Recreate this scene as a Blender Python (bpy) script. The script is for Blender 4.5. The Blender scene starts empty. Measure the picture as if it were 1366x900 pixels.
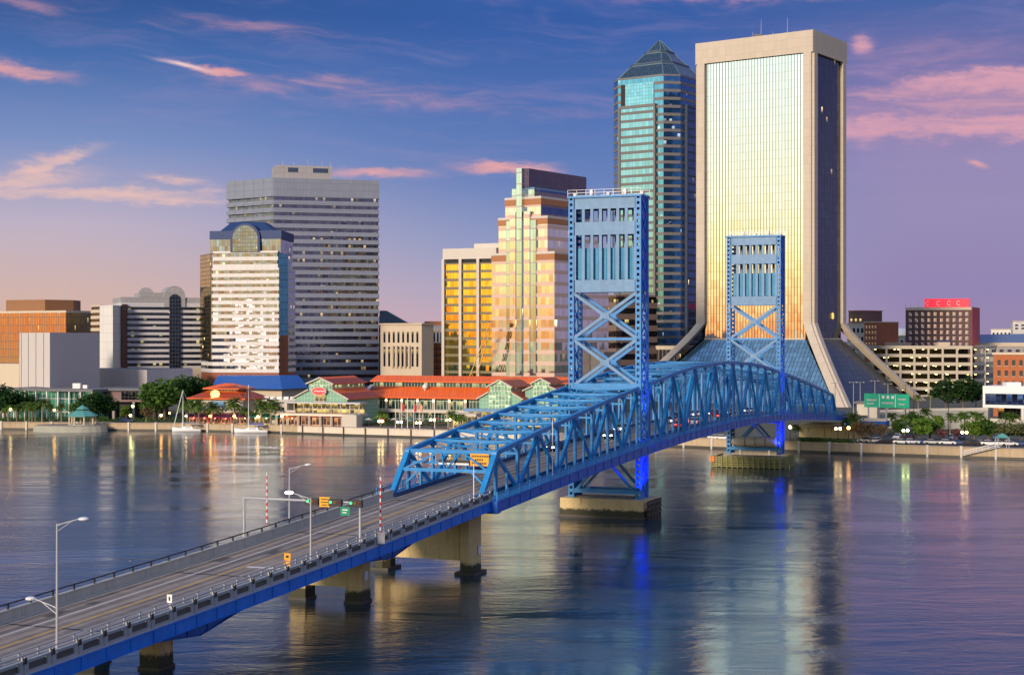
import bpy, math, random
from mathutils import Vector, Matrix
random.seed(7)
C = bpy.context.scene.collection
SC = bpy.context.scene
R = math.radians

# ------------------------------------------------------------------ camera
CAM_H, F, CX, HY = 30.0, 2100.0, 683.0, 452.0     # eye height; focal length, centre and horizon in photo pixels
cd = bpy.data.cameras.new('camera'); cam = bpy.data.objects.new('camera', cd); C.objects.link(cam)
cam.location = (0, 0, CAM_H); cam.rotation_euler = (R(90), 0, 0)
cd.sensor_width = 36.0; cd.lens = F / 1366 * 36; cd.shift_y = (HY - 450) / 1366
cd.clip_start = 1; cd.clip_end = 60000
SC.camera = cam
SC.view_settings.view_transform = 'Standard'; SC.view_settings.look = 'None'
SC.view_settings.exposure = 0.0; SC.view_settings.gamma = 1.0; SC.view_settings.use_curve_mapping = False
SC.cycles.use_denoising = True
SC.cycles.max_bounces = 6; SC.cycles.glossy_bounces = 4; SC.cycles.diffuse_bounces = 3
SC.cycles.caustics_reflective = False; SC.cycles.caustics_refractive = False
SC.cycles.sample_clamp_indirect = 5.0; SC.cycles.sample_clamp_direct = 40.0

def lin(r, g, b, a=1.0):
    f = lambda c: (c / 255 / 12.92) if c / 255 <= 0.04045 else ((c / 255 + 0.055) / 1.055) ** 2.4
    return (f(r), f(g), f(b), a)

class NT:
    """small helper round a node tree"""
    def __init__(s, tree):
        s.t = tree; s.n = tree.nodes; s.l = tree.links
        s.n.clear()
    def node(s, typ, **kw):
        n = s.n.new(typ)
        for k, v in kw.items(): setattr(n, k, v)
        return n
    def put(s, sock, v):
        if hasattr(v, 'is_output') or isinstance(v, bpy.types.NodeSocket): s.l.new(v, sock)
        else:
            try: sock.default_value = v
            except Exception:
                sock.default_value = tuple(v)[:3] if len(v) == 4 else tuple(v) + (1,)
    def math(s, op, a, b=None, c=None, clamp=False):
        n = s.node('ShaderNodeMath', operation=op, use_clamp=clamp)
        s.put(n.inputs[0], a)
        if b is not None: s.put(n.inputs[1], b)
        if c is not None: s.put(n.inputs[2], c)
        return n.outputs[0]
    def vmath(s, op, a, b=None, scale=None):
        n = s.node('ShaderNodeVectorMath', operation=op)
        s.put(n.inputs[0], a)
        if b is not None: s.put(n.inputs[1], b)
        if scale is not None: s.put(n.inputs['Scale'], scale)
        return n.outputs['Value'] if op in ('DOT_PRODUCT', 'LENGTH') else n.outputs[0]
    def sep(s, v):
        n = s.node('ShaderNodeSeparateXYZ'); s.put(n.inputs[0], v); return n.outputs[0], n.outputs[1], n.outputs[2]
    def comb(s, x, y, z=0.0):
        n = s.node('ShaderNodeCombineXYZ')
        for i, q in enumerate((x, y, z)): s.put(n.inputs[i], q)
        return n.outputs[0]
    def smooth(s, v, a, b):
        n = s.node('ShaderNodeMapRange', interpolation_type='SMOOTHSTEP')
        s.put(n.inputs[0], v); n.inputs[1].default_value = a; n.inputs[2].default_value = b
        n.inputs[3].default_value = 0; n.inputs[4].default_value = 1
        return n.outputs[0]
    def mix(s, f, a, b, blend='MIX'):
        n = s.node('ShaderNodeMix', data_type='RGBA', blend_type=blend)
        s.put(n.inputs[0], f); s.put(n.inputs[6], a); s.put(n.inputs[7], b)
        return n.outputs[2]
    def ramp(s, v, stops):
        n = s.node('ShaderNodeValToRGB'); s.put(n.inputs[0], v)
        e = n.color_ramp.elements
        while len(e) > 1: e.remove(e[-1])
        e[0].position = stops[0][0]; e[0].color = stops[0][1]
        for p, c in stops[1:]:
            x = e.new(p); x.color = c
        return n.outputs[0]
    def noise(s, vec, scale=1.0, detail=3.0, rough=0.55, dist=0.0):
        n = s.node('ShaderNodeTexNoise'); s.put(n.inputs['Vector'], vec)
        n.inputs['Scale'].default_value = scale; n.inputs['Detail'].default_value = detail
        n.inputs['Roughness'].default_value = rough; n.inputs['Distortion'].default_value = dist
        return n.outputs['Fac']

# ------------------------------------------------------------------ sky: dusk dome, sunset glow behind the camera to the west
SUN_AZ, SUN_EL = R(-150), R(16)          # azimuth from +Y towards +X
w = bpy.data.worlds.new('World'); SC.world = w; w.use_nodes = True
t = NT(w.node_tree)
D = t.vmath('NORMALIZE', t.node('ShaderNodeTexCoord').outputs['Generated'])
dx, dy, dz = t.sep(D)
az = t.math('ARCTAN2', dx, dy); el = t.math('ARCSINE', dz)
fac = t.math('MULTIPLY', el, 1 / 0.5, clamp=True)
def srgb_ramp(rows): return t.ramp(fac, [(e / 0.5, lin(*c)) for e, c in rows])
skyL = srgb_ramp([(0, (216, 178, 160)), (.03, (206, 176, 170)), (.07, (188, 174, 194)), (.12, (122, 142, 192)), (.17, (68, 106, 170)), (.215, (36, 74, 138)), (.32, (70, 104, 170)), (.5, (128, 146, 198))])
skyC = srgb_ramp([(0, (200, 166, 182)), (.03, (170, 160, 192)), (.06, (138, 148, 192)), (.10, (98, 124, 184)), (.15, (72, 106, 174)), (.2, (44, 86, 160)), (.32, (70, 104, 170)), (.5, (128, 146, 198))])
skyR = srgb_ramp([(0, (150, 134, 170)), (.03, (142, 128, 176)), (.08, (146, 134, 178)), (.11, (146, 132, 178)), (.16, (118, 112, 168)), (.205, (64, 94, 160)), (.32, (80, 96, 170)), (.5, (128, 142, 196))])
front = t.mix(t.smooth(az, -.30, .04), skyL, skyC)
front = t.mix(t.smooth(az, .08, .26), front, skyR)
dusk = t.ramp(fac, [(0, (.46, .36, .42, 1)), (.2, (.50, .45, .56, 1)), (.5, (.46, .48, .66, 1)), (1, (.32, .40, .62, 1))])
base = t.mix(t.smooth(dy, .62, -.25), front, dusk)
glowr = t.ramp(t.math('MULTIPLY', el, 1 / 1.0, clamp=True),
               [(0, (1.10, .36, .10, 1)), (.012, (1.30, .62, .22, 1)), (.045, (1.42, 1.12, .48, 1)), (.09, (1.42, 1.36, .92, 1)),
                (.14, (1.28, 1.40, 1.12, 1)), (.19, (1.12, 1.38, 1.28, 1)), (.26, (.90, 1.18, 1.3, 1)), (.42, (.55, .72, .95, 1)), (1, (.42, .52, .82, 1))])
gd = t.vmath('DOT_PRODUCT', D, (math.sin(R(-113)), math.cos(R(-113)), 0.0))
sky = t.mix(t.smooth(gd, .30, .93), base, glowr)
# streaky cirrus lit pink from below
warp = t.noise(t.comb(t.math('MULTIPLY', az, 9.0), t.math('MULTIPLY', el, 26.0), 3.1), 1.0, 3, .6)
warp2 = t.noise(t.comb(t.math('MULTIPLY', az, 22.0), t.math('MULTIPLY', el, 60.0), 5.5), 1.0, 5, .65)
els = t.math('ADD', el, t.math('MULTIPLY', t.math('SUBTRACT', warp, .5), .035))
els = t.math('ADD', els, t.math('MULTIPLY', az, .05))
cv = t.comb(t.math('MULTIPLY', az, 7.0), t.math('MULTIPLY', els, 62.0), 1.7)
n1 = t.noise(cv, 1.0, 6, .62, .4)
n2 = t.noise(t.comb(t.math('MULTIPLY', az, 16.0), t.math('MULTIPLY', els, 150.0), 8.2), 1.0, 5, .65, .6)
tex = t.math('ADD', t.math('MULTIPLY', n1, .65), t.math('MULTIPLY', n2, .35))
def blob(a, e, sa, se, tilt=0.0):
    da = t.math('DIVIDE', t.math('SUBTRACT', az, a), sa)
    ee = t.math('SUBTRACT', t.math('ADD', el, t.math('MULTIPLY', t.math('SUBTRACT', warp2, .5), se * 4.5)), e)
    if tilt: ee = t.math('ADD', ee, t.math('MULTIPLY', t.math('SUBTRACT', az, a), tilt))
    de = t.math('DIVIDE', ee, se)
    r2 = t.math('ADD', t.math('MULTIPLY', da, da), t.math('MULTIPLY', de, de))
    return t.math('EXPONENT', t.math('MULTIPLY', r2, -1.0))
def layer(skycol, col, blobs, lo, hi, amount):
    acc = None
    for b in blobs:
        x = t.math('MULTIPLY', blob(*b[:-1]), b[-1])
        acc = x if acc is None else t.math('MAXIMUM', acc, x)
    m = t.math('MULTIPLY', t.smooth(t.math('ADD', tex, t.math('MULTIPLY', acc, .34)), lo, hi), t.math('MINIMUM', t.math('MULTIPLY', acc, 1.8), 1.0))
    return t.mix(t.math('MULTIPLY', m, amount, clamp=True), skycol, lin(*col))
veil = t.math('MULTIPLY', t.smooth(tex, .47, .72), t.math('MULTIPLY', t.smooth(el, .03, .10), .24))
sky = t.mix(t.math('MULTIPLY', veil, t.smooth(dy, .2, .8)), sky, lin(160, 142, 188))
sky = layer(sky, (222, 160, 174), [(.31, .152, .12, .009, 0, 1.0), (.30, .131, .13, .009, 0, .95), (.30, .143, .13, .016, 0, .55), (.27, .172, .08, .010, 0, .3), (.16, .213, .10, .0045, 0, .8),
                                   (.30, .214, .03, .006, 0, .8), (.219, .180, .007, .007, 0, .9)], .40, .95, .95)
sky = layer(sky, (240, 168, 160), [(-.32, .162, .05, .0045, .06, .9), (-.13, .160, .11, .006, .05, .38), (-.17, .193, .06, .004, .05, .35), (-.30, .200, .03, .006, .1, .4),
                                   (.0, .108, .032, .0042, .02, 1.0), (-.085, .104, .036, .0038, 0, .9), (-.05, .150, .10, .006, .08, .30), (.288, .106, .008, .0022, .4, .7),
                                   (-.185, .167, .020, .0030, .05, 1.0)], .45, .92, .85)
sky = layer(sky, (246, 196, 176), [(-.315, .094, .05, .007, -.12, .9), (-.25, .089, .10, .0045, 0, .9), (-.285, .107, .03, .006, -.3, .9), (-.21, .098, .022, .003, .12, .6)], .45, .95, .85)
# the contrail: a thin bright streak in the sky
ct = blob(-.205, .1685, .014, .0011, .17)
sky = t.mix(t.math('MULTIPLY', ct, .9), sky, lin(250, 208, 205))
below = t.mix(t.smooth(el, -.004, -.03), sky, (.02, .025, .04, 1))
nish = t.node('ShaderNodeTexSky', sky_type='NISHITA'); nish.sun_disc = False
nish.sun_elevation = SUN_EL; nish.sun_rotation = SUN_AZ
bg1 = t.node('ShaderNodeBackground'); t.put(bg1.inputs[0], below); bg1.inputs[1].default_value = 1.0
bg2 = t.node('ShaderNodeBackground'); t.put(bg2.inputs[0], nish.outputs[0]); bg2.inputs[1].default_value = 0.004
add = t.node('ShaderNodeAddShader'); t.l.new(bg1.outputs[0], add.inputs[0]); t.l.new(bg2.outputs[0], add.inputs[1])
out = t.node('ShaderNodeOutputWorld'); t.l.new(add.outputs[0], out.inputs[0])

sd = bpy.data.lights.new('sun', 'SUN'); sun = bpy.data.objects.new('sun', sd); C.objects.link(sun)
sd.energy = 3.9; sd.angle = R(10); sd.color = (1.0, .80, .60)
sdir = Vector((math.sin(SUN_AZ) * math.cos(SUN_EL), math.cos(SUN_AZ) * math.cos(SUN_EL), math.sin(SUN_EL)))
sun.rotation_euler = sdir.to_track_quat('Z', 'Y').to_euler()

# ------------------------------------------------------------------ geometry helpers
def area2(p): return sum(p[i][0] * p[(i + 1) % len(p)][1] - p[(i + 1) % len(p)][0] * p[i][1] for i in range(len(p)))
def ccw(p): return list(p) if area2(p) > 0 else list(p)[::-1]
def inset(poly, d):
    p = ccw(poly); n = len(p); o = []
    for i in range(n):
        a, b, c = Vector(p[i - 1]), Vector(p[i]), Vector(p[(i + 1) % n])
        e1 = (b - a).normalized(); e2 = (c - b).normalized()
        n1 = Vector((-e1.y, e1.x)); n2 = Vector((-e2.y, e2.x))
        k = 1 + n1.dot(n2)
        o.append(tuple(b + (n1 + n2) * (d / max(k, .25))))
    return o

class MB:
    def __init__(s): s.v = []; s.f = []; s.m = []
    def add(s, pts, faces, m=0):
        o = len(s.v); s.v += [tuple(p) for p in pts]
        for f in faces: s.f.append(tuple(o + i for i in f)); s.m.append(m)
    def poly(s, pts, m=0): s.add(pts, [tuple(range(len(pts)))], m)
    def hexa(s, p, m=0):      # 0-3 bottom ccw, 4-7 top
        s.add(p, [(3, 2, 1, 0), (4, 5, 6, 7), (0, 1, 5, 4), (1, 2, 6, 5), (2, 3, 7, 6), (3, 0, 4, 7)], m)
    def box(s, c, d, rz=0.0, m=0):
        ca, sa = math.cos(rz), math.sin(rz); hx, hy, hz = d[0] / 2, d[1] / 2, d[2] / 2
        q = [(-hx, -hy), (hx, -hy), (hx, hy), (-hx, hy)]
        r = [(c[0] + x * ca - y * sa, c[1] + x * sa + y * ca) for x, y in q]
        s.hexa([(x, y, c[2] - hz) for x, y in r] + [(x, y, c[2] + hz) for x, y in r], m)
    def prism(s, poly, z0, z1, m=0, caps=True, mtop=None):
        p = ccw(poly); n = len(p)
        s.add([(x, y, z0) for x, y in p] + [(x, y, z1) for x, y in p], [(i, (i + 1) % n, n + (i + 1) % n, n + i) for i in range(n)], m)
        if caps:
            s.poly([(x, y, z1) for x, y in p], m if mtop is None else mtop)
            s.poly([(x, y, z0) for x, y in p][::-1], m)
    def beam(s, p, q, w, h, side=None, m=0):
        p, q = Vector(p), Vector(q); d = (q - p)
        if d.length < 1e-6: return
        d.normalize()
        if side is None:
            side = d.cross(Vector((0, 0, 1)))
            if side.length < .05: side = Vector((1, 0, 0))
        side = Vector(side); side = (side - d * side.dot(d)).normalized()
        up = side.cross(d)
        a, b = side * (w / 2), up * (h / 2)
        s.hexa([p - a - b, p + a - b, q + a - b, q - a - b, p - a + b, p + a + b, q + a + b, q - a + b], m)
    def tube(s, p, q, r0, r1=None, n=8, m=0, caps=True):
        r1 = r0 if r1 is None else r1
        p, q = Vector(p), Vector(q); d = (q - p).normalized()
        a = d.cross(Vector((0, 0, 1)));  a = Vector((1, 0, 0)) if a.length < .05 else a.normalized()
        b = d.cross(a)
        pts = [c + (a * math.cos(2 * math.pi * i / n) + b * math.sin(2 * math.pi * i / n)) * r for c, r in ((p, r0), (q, r1)) for i in range(n)]
        s.add(pts, [(i, n + i, n + (i + 1) % n, (i + 1) % n) for i in range(n)], m)
        if caps:
            s.poly(pts[:n], m); s.poly(pts[n:][::-1], m)
    def loft(s, secs, m=0, closed=True, caps=True):
        n = len(secs[0]); o = []
        for q in secs: o += list(q)
        fs = []
        for k in range(len(secs) - 1):
            for i in range(n if closed else n - 1):
                j = (i + 1) % n
                fs.append((k * n + i, k * n + j, (k + 1) * n + j, (k + 1) * n + i))
        s.add(o, fs, m)
        if closed and caps:
            s.poly(list(secs[0])[::-1], m); s.poly(list(secs[-1]), m)
    def sphere(s, c, r, n=8, k=5, m=0, sz=1.0):
        secs = []
        for i in range(1, k):
            a = math.pi * i / k
            secs.append([(c[0] + r * math.sin(a) * math.cos(2 * math.pi * j / n), c[1] + r * math.sin(a) * math.sin(2 * math.pi * j / n), c[2] - r * sz * math.cos(a)) for j in range(n)])
        s.loft(secs, m)
    def build(s, name, mats, parent=None, smooth=False, loc=None):
        if not isinstance(mats, (list, tuple)): mats = [mats]
        off = Vector((0, 0, 0)); q = parent
        while q is not None: off += q.location; q = q.parent
        if loc is not None: off = off + Vector(loc)
        me = bpy.data.meshes.new(name)
        vs = [(x - off.x, y - off.y, z - off.z) for x, y, z in s.v]
        me.from_pydata(vs, [], s.f)
        for m in mats: me.materials.append(m)
        if len(mats) > 1: me.polygons.foreach_set('material_index', s.m)
        if smooth: me.polygons.foreach_set('use_smooth', [True] * len(s.f))
        uv = me.uv_layers.new(name='UVMap').data
        Z = Vector((0, 0, 1))
        for p in me.polygons:
            nn = p.normal
            tt = Z.cross(nn) if abs(nn.z) < .93 else Vector((1, 0, 0))
            tt.normalize(); bb = nn.cross(tt)
            us = [vs[i][0] * tt.x + vs[i][1] * tt.y + vs[i][2] * tt.z for i in p.vertices]
            ws = [vs[i][0] * bb.x + vs[i][1] * bb.y + vs[i][2] * bb.z for i in p.vertices]
            u0 = min(us); w0 = min(ws) if abs(nn.z) > .05 else 0.0
            for li, a, b in zip(p.loop_indices, us, ws): uv[li].uv = (a - u0, b - w0 + (off.z if w0 == 0 else 0))
        me.update()
        o = bpy.data.objects.new(name, me); C.objects.link(o)
        if parent is not None: o.parent = parent
        if loc is not None: o.location = loc
        return o

def tag(o, label=None, cat=None, group=None, kind=None):
    if label: o['label'] = label
    if cat: o['category'] = cat
    if group: o['group'] = group
    if kind: o['kind'] = kind
    return o
def thing(name, label, cat, loc=(0, 0, 0), group=None, rz=0.0):
    o = bpy.data.objects.new(name, None); C.objects.link(o); o.location = loc; o.rotation_euler = (0, 0, rz); o.empty_display_size = .1
    return tag(o, label, cat, group)
def copy_tree(o, loc, rz=0.0, label=None, scale=None):
    c = o.copy(); C.objects.link(c); c.location = loc; c.rotation_euler = (0, 0, rz)
    if scale: c.scale = scale
    if label: c['label'] = label
    for ch in list(o.children):
        d = ch.copy(); C.objects.link(d); d.parent = c
        for g in list(ch.children):
            e = g.copy(); C.objects.link(e); e.parent = d
    return c
def px(x, Z): return (x - CX) / F * Z                 # metres across at depth Z
def hz(y, Z): return CAM_H - (y - HY) / F * Z         # height at depth Z
def pt(x, Z): return (px(x, Z), Z)
def ground(x, y, z=2.2):
    Z = (CAM_H - z) * F / (y - HY)
    for _ in range(4):                                  # keep it on the bank, behind the seawall
        if z == LAND: Z = max(Z, sh(px(x, Z)) + 3.0)
    return (px(x, Z), Z, z)

# ------------------------------------------------------------------ materials
MATS = {}
def newmat(name):
    m = bpy.data.materials.new(name); m.use_nodes = True; return m, NT(m.node_tree)
def finish(t, sh):
    o = t.node('ShaderNodeOutputMaterial'); t.l.new(sh, o.inputs[0])
def pbsdf(t, col, rough=.6, metal=0.0, normal=None, spec=None, emit=None, estr=None):
    b = t.node('ShaderNodeBsdfPrincipled')
    t.put(b.inputs['Base Color'], col); t.put(b.inputs['Roughness'], rough); t.put(b.inputs['Metallic'], metal)
    if normal is not None: t.put(b.inputs['Normal'], normal)
    if spec is not None: t.put(b.inputs['Specular IOR Level'], spec)
    if emit is not None: t.put(b.inputs['Emission Color'], emit); t.put(b.inputs['Emission Strength'], estr)
    return b.outputs[0]
def surf(name, col, rough=.65, metal=0.0, var=.18, scale=.35, streak=False, spec=None, bump=0.0):
    """weathered solid colour: blotches, optional vertical rain streaks"""
    m, t = newmat(name)
    g = t.node('ShaderNodeNewGeometry').outputs['Position']
    x, y, z = t.sep(g)
    v = t.comb(x, y, t.math('MULTIPLY', z, .12)) if streak else g
    n = t.noise(v, scale * (3 if streak else 1), 5, .65)
    n3 = t.noise(g, scale * .15, 2, .5)
    k = t.math('ADD', t.math('MULTIPLY', t.math('SUBTRACT', n, .5), 2 * var), t.math('MULTIPLY', t.math('SUBTRACT', n3, .5), var))
    k = t.math('ADD', k, 1.0)
    c = t.vmath('SCALE', tuple(col[:3]), None, scale=k)
    nr = None
    if bump:
        bn = t.node('ShaderNodeBump'); bn.inputs['Strength'].default_value = bump; bn.inputs['Distance'].default_value = .05
        t.l.new(t.noise(g, 4, 4), bn.inputs['Height']); nr = bn.outputs[0]
    finish(t, pbsdf(t, c, rough, metal, nr, spec)); return m
def pier_mat(name, col, tide=1.3):
    m, t = newmat(name)
    g = t.node('ShaderNodeNewGeometry').outputs['Position']; x, y, z = t.sep(g)
    st = t.noise(t.comb(t.math('MULTIPLY', x, 1.6), t.math('MULTIPLY', y, 1.6), t.math('MULTIPLY', z, .16)), 1.0, 5, .7)
    bl = t.noise(g, .7, 5, .65); fine = t.noise(g, 3.0, 4, .7)
    k = t.math('ADD', .55, t.math('ADD', t.math('MULTIPLY', bl, .5), t.math('MULTIPLY', fine, .4)))
    c = t.vmath('SCALE', tuple(col[:3]), None, scale=k)
    c = t.mix(t.math('MULTIPLY', t.smooth(st, .54, .70), .75), c, (.10, .055, .022, 1))          # rust and soot runs
    zz = t.math('ADD', z, t.math('ADD', t.math('MULTIPLY', t.math('SUBTRACT', bl, .5), 1.1), t.math('MULTIPLY', t.math('SUBTRACT', fine, .5), .7)))
    c = t.mix(t.smooth(zz, tide + .35, tide - .15), c, (.045, .045, .025, 1))                       # algae below the ragged tide line
    finish(t, pbsdf(t, c, .8)); return m
def glow(name, col, strength):
    m, t = newmat(name)
    finish(t, pbsdf(t, col, .5, 0, emit=col, estr=strength)); return m
def cells(t, cw, ch, seed=0.0):
    u, v, _ = t.sep(t.node('ShaderNodeUVMap', uv_map='UVMap').outputs[0])
    uu = t.math('DIVIDE', u, cw); vv = t.math('DIVIDE', v, ch)
    fu = t.math('FRACT', uu); fv = t.math('FRACT', vv)
    wn = t.node('ShaderNodeTexWhiteNoise', noise_dimensions='3D')
    gp = t.vmath('SCALE', t.node('ShaderNodeNewGeometry').outputs['Normal'], None, scale=3.0)
    gp = t.vmath('FLOOR', gp)
    t.put(wn.inputs[0], t.vmath('ADD', t.comb(t.math('FLOOR', uu), t.math('FLOOR', vv), seed), gp))
    return fu, fv, wn.outputs['Value'], wn.outputs['Color']
def glass(name, tint, cw=1.5, ch=3.6, mu=.08, mv=.04, mcol=(.03, .03, .035, 1), lit=.03, litcol=(1.0, .72, .30, 1), lite=1.6,
          jitter=.012, rough=.04, metal=.95, vary=.25, seed=0.0, spand=0.0, spcol=None, wob=.0):
    """curtain-wall glazing: panes, mullions, each pane tilted a hair, some rooms lit; spand = share of a storey that is solid spandrel"""
    m, t = newmat(name)
    fu, fv, val, col = cells(t, cw, ch, seed)
    g = t.node('ShaderNodeNewGeometry')
    jit = t.vmath('SCALE', t.vmath('SUBTRACT', col, (.5, .5, .5)), None, scale=jitter)
    nn = t.vmath('ADD', g.outputs['Normal'], jit)
    if wob:
        nz = t.node('ShaderNodeTexNoise'); t.put(nz.inputs['Vector'], g.outputs['Position']); nz.inputs['Scale'].default_value = .16; nz.inputs['Detail'].default_value = 3
        nn = t.vmath('ADD', nn, t.vmath('SCALE', t.vmath('SUBTRACT', nz.outputs['Color'], (.5, .5, .5)), None, scale=wob))
    nn = t.vmath('NORMALIZE', nn)
    _, sy, _ = t.sep(col)
    k = t.math('ADD', t.math('MULTIPLY', t.math('SUBTRACT', sy, .5), vary), 1.0)
    c = t.vmath('SCALE', tuple(tint[:3]), None, scale=k)
    es = t.math('MULTIPLY', t.math('GREATER_THAN', val, 1 - lit), t.math('MULTIPLY', sy, lite * 2))
    # a lit room shows ceiling lights in the upper part of its pane
    es = t.math('MULTIPLY', es, t.smooth(fv, .25, .95))
    gl = pbsdf(t, c, rough, metal, nn, emit=litcol, estr=es)
    fr = pbsdf(t, mcol, .5)
    mask = t.math('MAXIMUM', t.math('LESS_THAN', fu, mu), t.math('LESS_THAN', fv, mv))
    mx = t.node('ShaderNodeMixShader'); t.put(mx.inputs[0], mask); t.l.new(gl, mx.inputs[1]); t.l.new(fr, mx.inputs[2])
    sh = mx.outputs[0]
    if spand:
        m2 = t.node('ShaderNodeMixShader'); t.put(m2.inputs[0], t.math('LESS_THAN', fv, spand)); t.l.new(sh, m2.inputs[1])
        t.l.new(pbsdf(t, spcol, .45, .0), m2.inputs[2]); sh = m2.outputs[0]
    finish(t, sh)
    try: m.cycles.emission_sampling = 'NONE'
    except Exception: pass
    return m
def panelled(name, col, cw, ch, gap=.03, rough=.6, var=.1, gcol=None):
    """solid cladding with fine joints"""
    m, t = newmat(name)
    fu, fv, val, _ = cells(t, cw, ch)
    g = t.node('ShaderNodeNewGeometry').outputs['Position']
    x, y, z = t.sep(g)
    n = t.noise(t.comb(x, y, t.math('MULTIPLY', z, .1)), .5, 4, .6)
    k = t.math('ADD', 1 - var, t.math('ADD', t.math('MULTIPLY', val, var), t.math('MULTIPLY', n, var * 1.5)))
    mask = t.math('MAXIMUM', t.math('LESS_THAN', fu, gap), t.math('LESS_THAN', fv, gap))
    c = t.mix(mask, t.vmath('SCALE', tuple(col[:3]), None, scale=k), gcol or tuple(q * .45 for q in col[:3]) + (1,))
    finish(t, pbsdf(t, c, rough)); return m
# ------------------------------------------------------------------ water and land
def water_mat():
    m, t = newmat('river_water')
    g = t.node('ShaderNodeNewGeometry').outputs['Position']
    x, y, z = t.sep(g)
    # crest lines roughly across the view, longer than they are deep
    r = t.noise(t.comb(t.math('MULTIPLY', x, .8), t.math('MULTIPLY', y, 1.15)), 1.0, 3, .6, .5)
    r2 = t.noise(t.comb(t.math('MULTIPLY', x, .07), t.math('MULTIPLY', y, .16), 4), 1.0, 3, .55, 1.2)
    sw = t.noise(t.comb(t.math('MULTIPLY', x, .012), t.math('MULTIPLY', y, .045), 9), 1.0, 4, .6, 1.6)
    calm = t.smooth(sw, .38, .62)
    h = t.math('ADD', t.math('MULTIPLY', r, t.math('ADD', t.math('MULTIPLY', calm, .17), .03)), t.math('MULTIPLY', r2, .34))
    b = t.node('ShaderNodeBump'); b.inputs['Strength'].default_value = .55; b.inputs['Distance'].default_value = .5
    t.l.new(h, b.inputs['Height'])
    rough = t.math('ADD', .11, t.math('MULTIPLY', calm, .08))
    p = t.node('ShaderNodeBsdfPrincipled')
    t.put(p.inputs['Base Color'], (.008, .036, .062, 1)); t.put(p.inputs['Roughness'], rough); t.put(p.inputs['IOR'], 3.0)
    t.put(p.inputs['Specular IOR Level'], .6)
    t.put(p.inputs['Specular Tint'], (1.0, 1.0, 1.0, 1)); t.l.new(b.outputs[0], p.inputs['Normal'])
    finish(t, p.outputs[0]); return m
M = MATS
M['water'] = water_mat()
mb = MB(); mb.poly([(-9000, -3000, 0), (9000, -3000, 0), (9000, 20000, 0), (-9000, 20000, 0)])
tag(mb.build('river_water', M['water']), kind='structure')

M['soil'] = surf('ground_soil', (.07, .075, .055), .9, var=.4, scale=.08)
M['paving'] = surf('paving', (.24, .21, .18), .8, var=.25, scale=.2)
M['asphalt'] = surf('asphalt', (.07, .062, .058), .85, var=.3, scale=.25)
M['lawn'] = surf('lawn', (.035, .085, .025), .95, var=.5, scale=.3)
SHORE = [(-420, 566), (-170, 523), (-126, 515), (-108, 514), (-77, 504), (-49.5, 488), (-28, 478), (0, 465), (16, 455), (44, 439), (83, 414), (127, 391), (330, 296)]
LAND = 2.2
def sh(x):
    for a, b in zip(SHORE[:-1], SHORE[1:]):
        if x <= b[0]: return a[1] + (b[1] - a[1]) * (x - a[0]) / (b[0] - a[0])
    return SHORE[-1][1]
mb = MB(); mb.prism([(x, y + 1.5) for x, y in SHORE] + [(3000, 300), (9000, 9000), (0, 16000), (-9000, 9000), (-3000, 570)], -3, LAND)
tag(mb.build('ground', M['soil']), kind='structure')
def strip(d0, d1, z0, z1, i0=0, i1=None):
    q = SHORE[i0:i1]; m_ = MB()
    for a, b in zip(q[:-1], q[1:]):
        m_.hexa([(a[0], a[1] + d0, z0), (b[0], b[1] + d0, z0), (b[0], b[1] + d1, z0), (a[0], a[1] + d1, z0), (a[0], a[1] + d0, z1), (b[0], b[1] + d0, z1), (b[0], b[1] + d1, z1), (a[0], a[1] + d1, z1)])
    return m_
tag(strip(1.6, 13, LAND - .5, LAND + .02).build('riverside_path', M['paving']), kind='structure')

# ------------------------------------------------------------------ the lift bridge
def steel(name, col, rough=.42):
    m, t = newmat(name)
    g = t.node('ShaderNodeNewGeometry').outputs['Position']
    x, y, z = t.sep(g)
    n = t.noise(g, .6, 5, .7); n2 = t.noise(t.comb(t.math('MULTIPLY', x, 2.0), t.math('MULTIPLY', y, 2.0), t.math('MULTIPLY', z, .25)), 1, 4, .6)
    k = t.math('ADD', .40, t.math('ADD', t.math('MULTIPLY', n, .75), t.math('MULTIPLY', n2, .45)))
    c = t.vmath('SCALE', col, None, scale=k)
    c = t.mix(t.math('MULTIPLY', t.smooth(n, .55, .75), .25), c, (col[0] * .8 + .10, col[1] * .8 + .11, col[2] * .8 + .10, 1))    # chalky faded paint
    r = t.noise(g, 1.7, 5, .75)
    c = t.mix(t.math('MULTIPLY', t.smooth(r, .63, .74), .55), c, (.09, .045, .025, 1))                                  # rust patches
    finish(t, pbsdf(t, c, rough, 0, spec=.5)); return m
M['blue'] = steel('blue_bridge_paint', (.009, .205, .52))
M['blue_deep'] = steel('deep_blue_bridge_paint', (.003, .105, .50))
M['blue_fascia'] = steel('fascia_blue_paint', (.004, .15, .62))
M['blue_side'] = steel('tower_side_glow_paint', (.004, .13, .60))  # brighter copy of the deep blue, floodlight glow put into the colour
M['blue_dark'] = steel('shadow_blue_paint', (.008, .05, .16))  # darker copy of the bridge blue, shade put into the colour
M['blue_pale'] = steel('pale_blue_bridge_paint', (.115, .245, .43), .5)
M['teal'] = steel('counterweight_paint', (.03, .26, .46), .55)
M['galv'] = surf('galvanised_metal', (.42, .43, .45), .45, .3, var=.1)
M['white'] = surf('white_paint', (.75, .75, .75), .5, var=.06)
M['black'] = surf('black_metal', (.012, .012, .014), .5)
M['yellow'] = surf('sign_yellow', (.80, .36, .01), .45, var=.05)
M['red'] = surf('sign_red', (.55, .02, .02), .45, var=.05)
M['green_sign'] = surf('sign_green', (.004, .24, .13), .4, var=.04)
M['conc'] = surf('bridge_concrete', (.43, .42, .38), .8, var=.30, scale=.4, streak=True)
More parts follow.
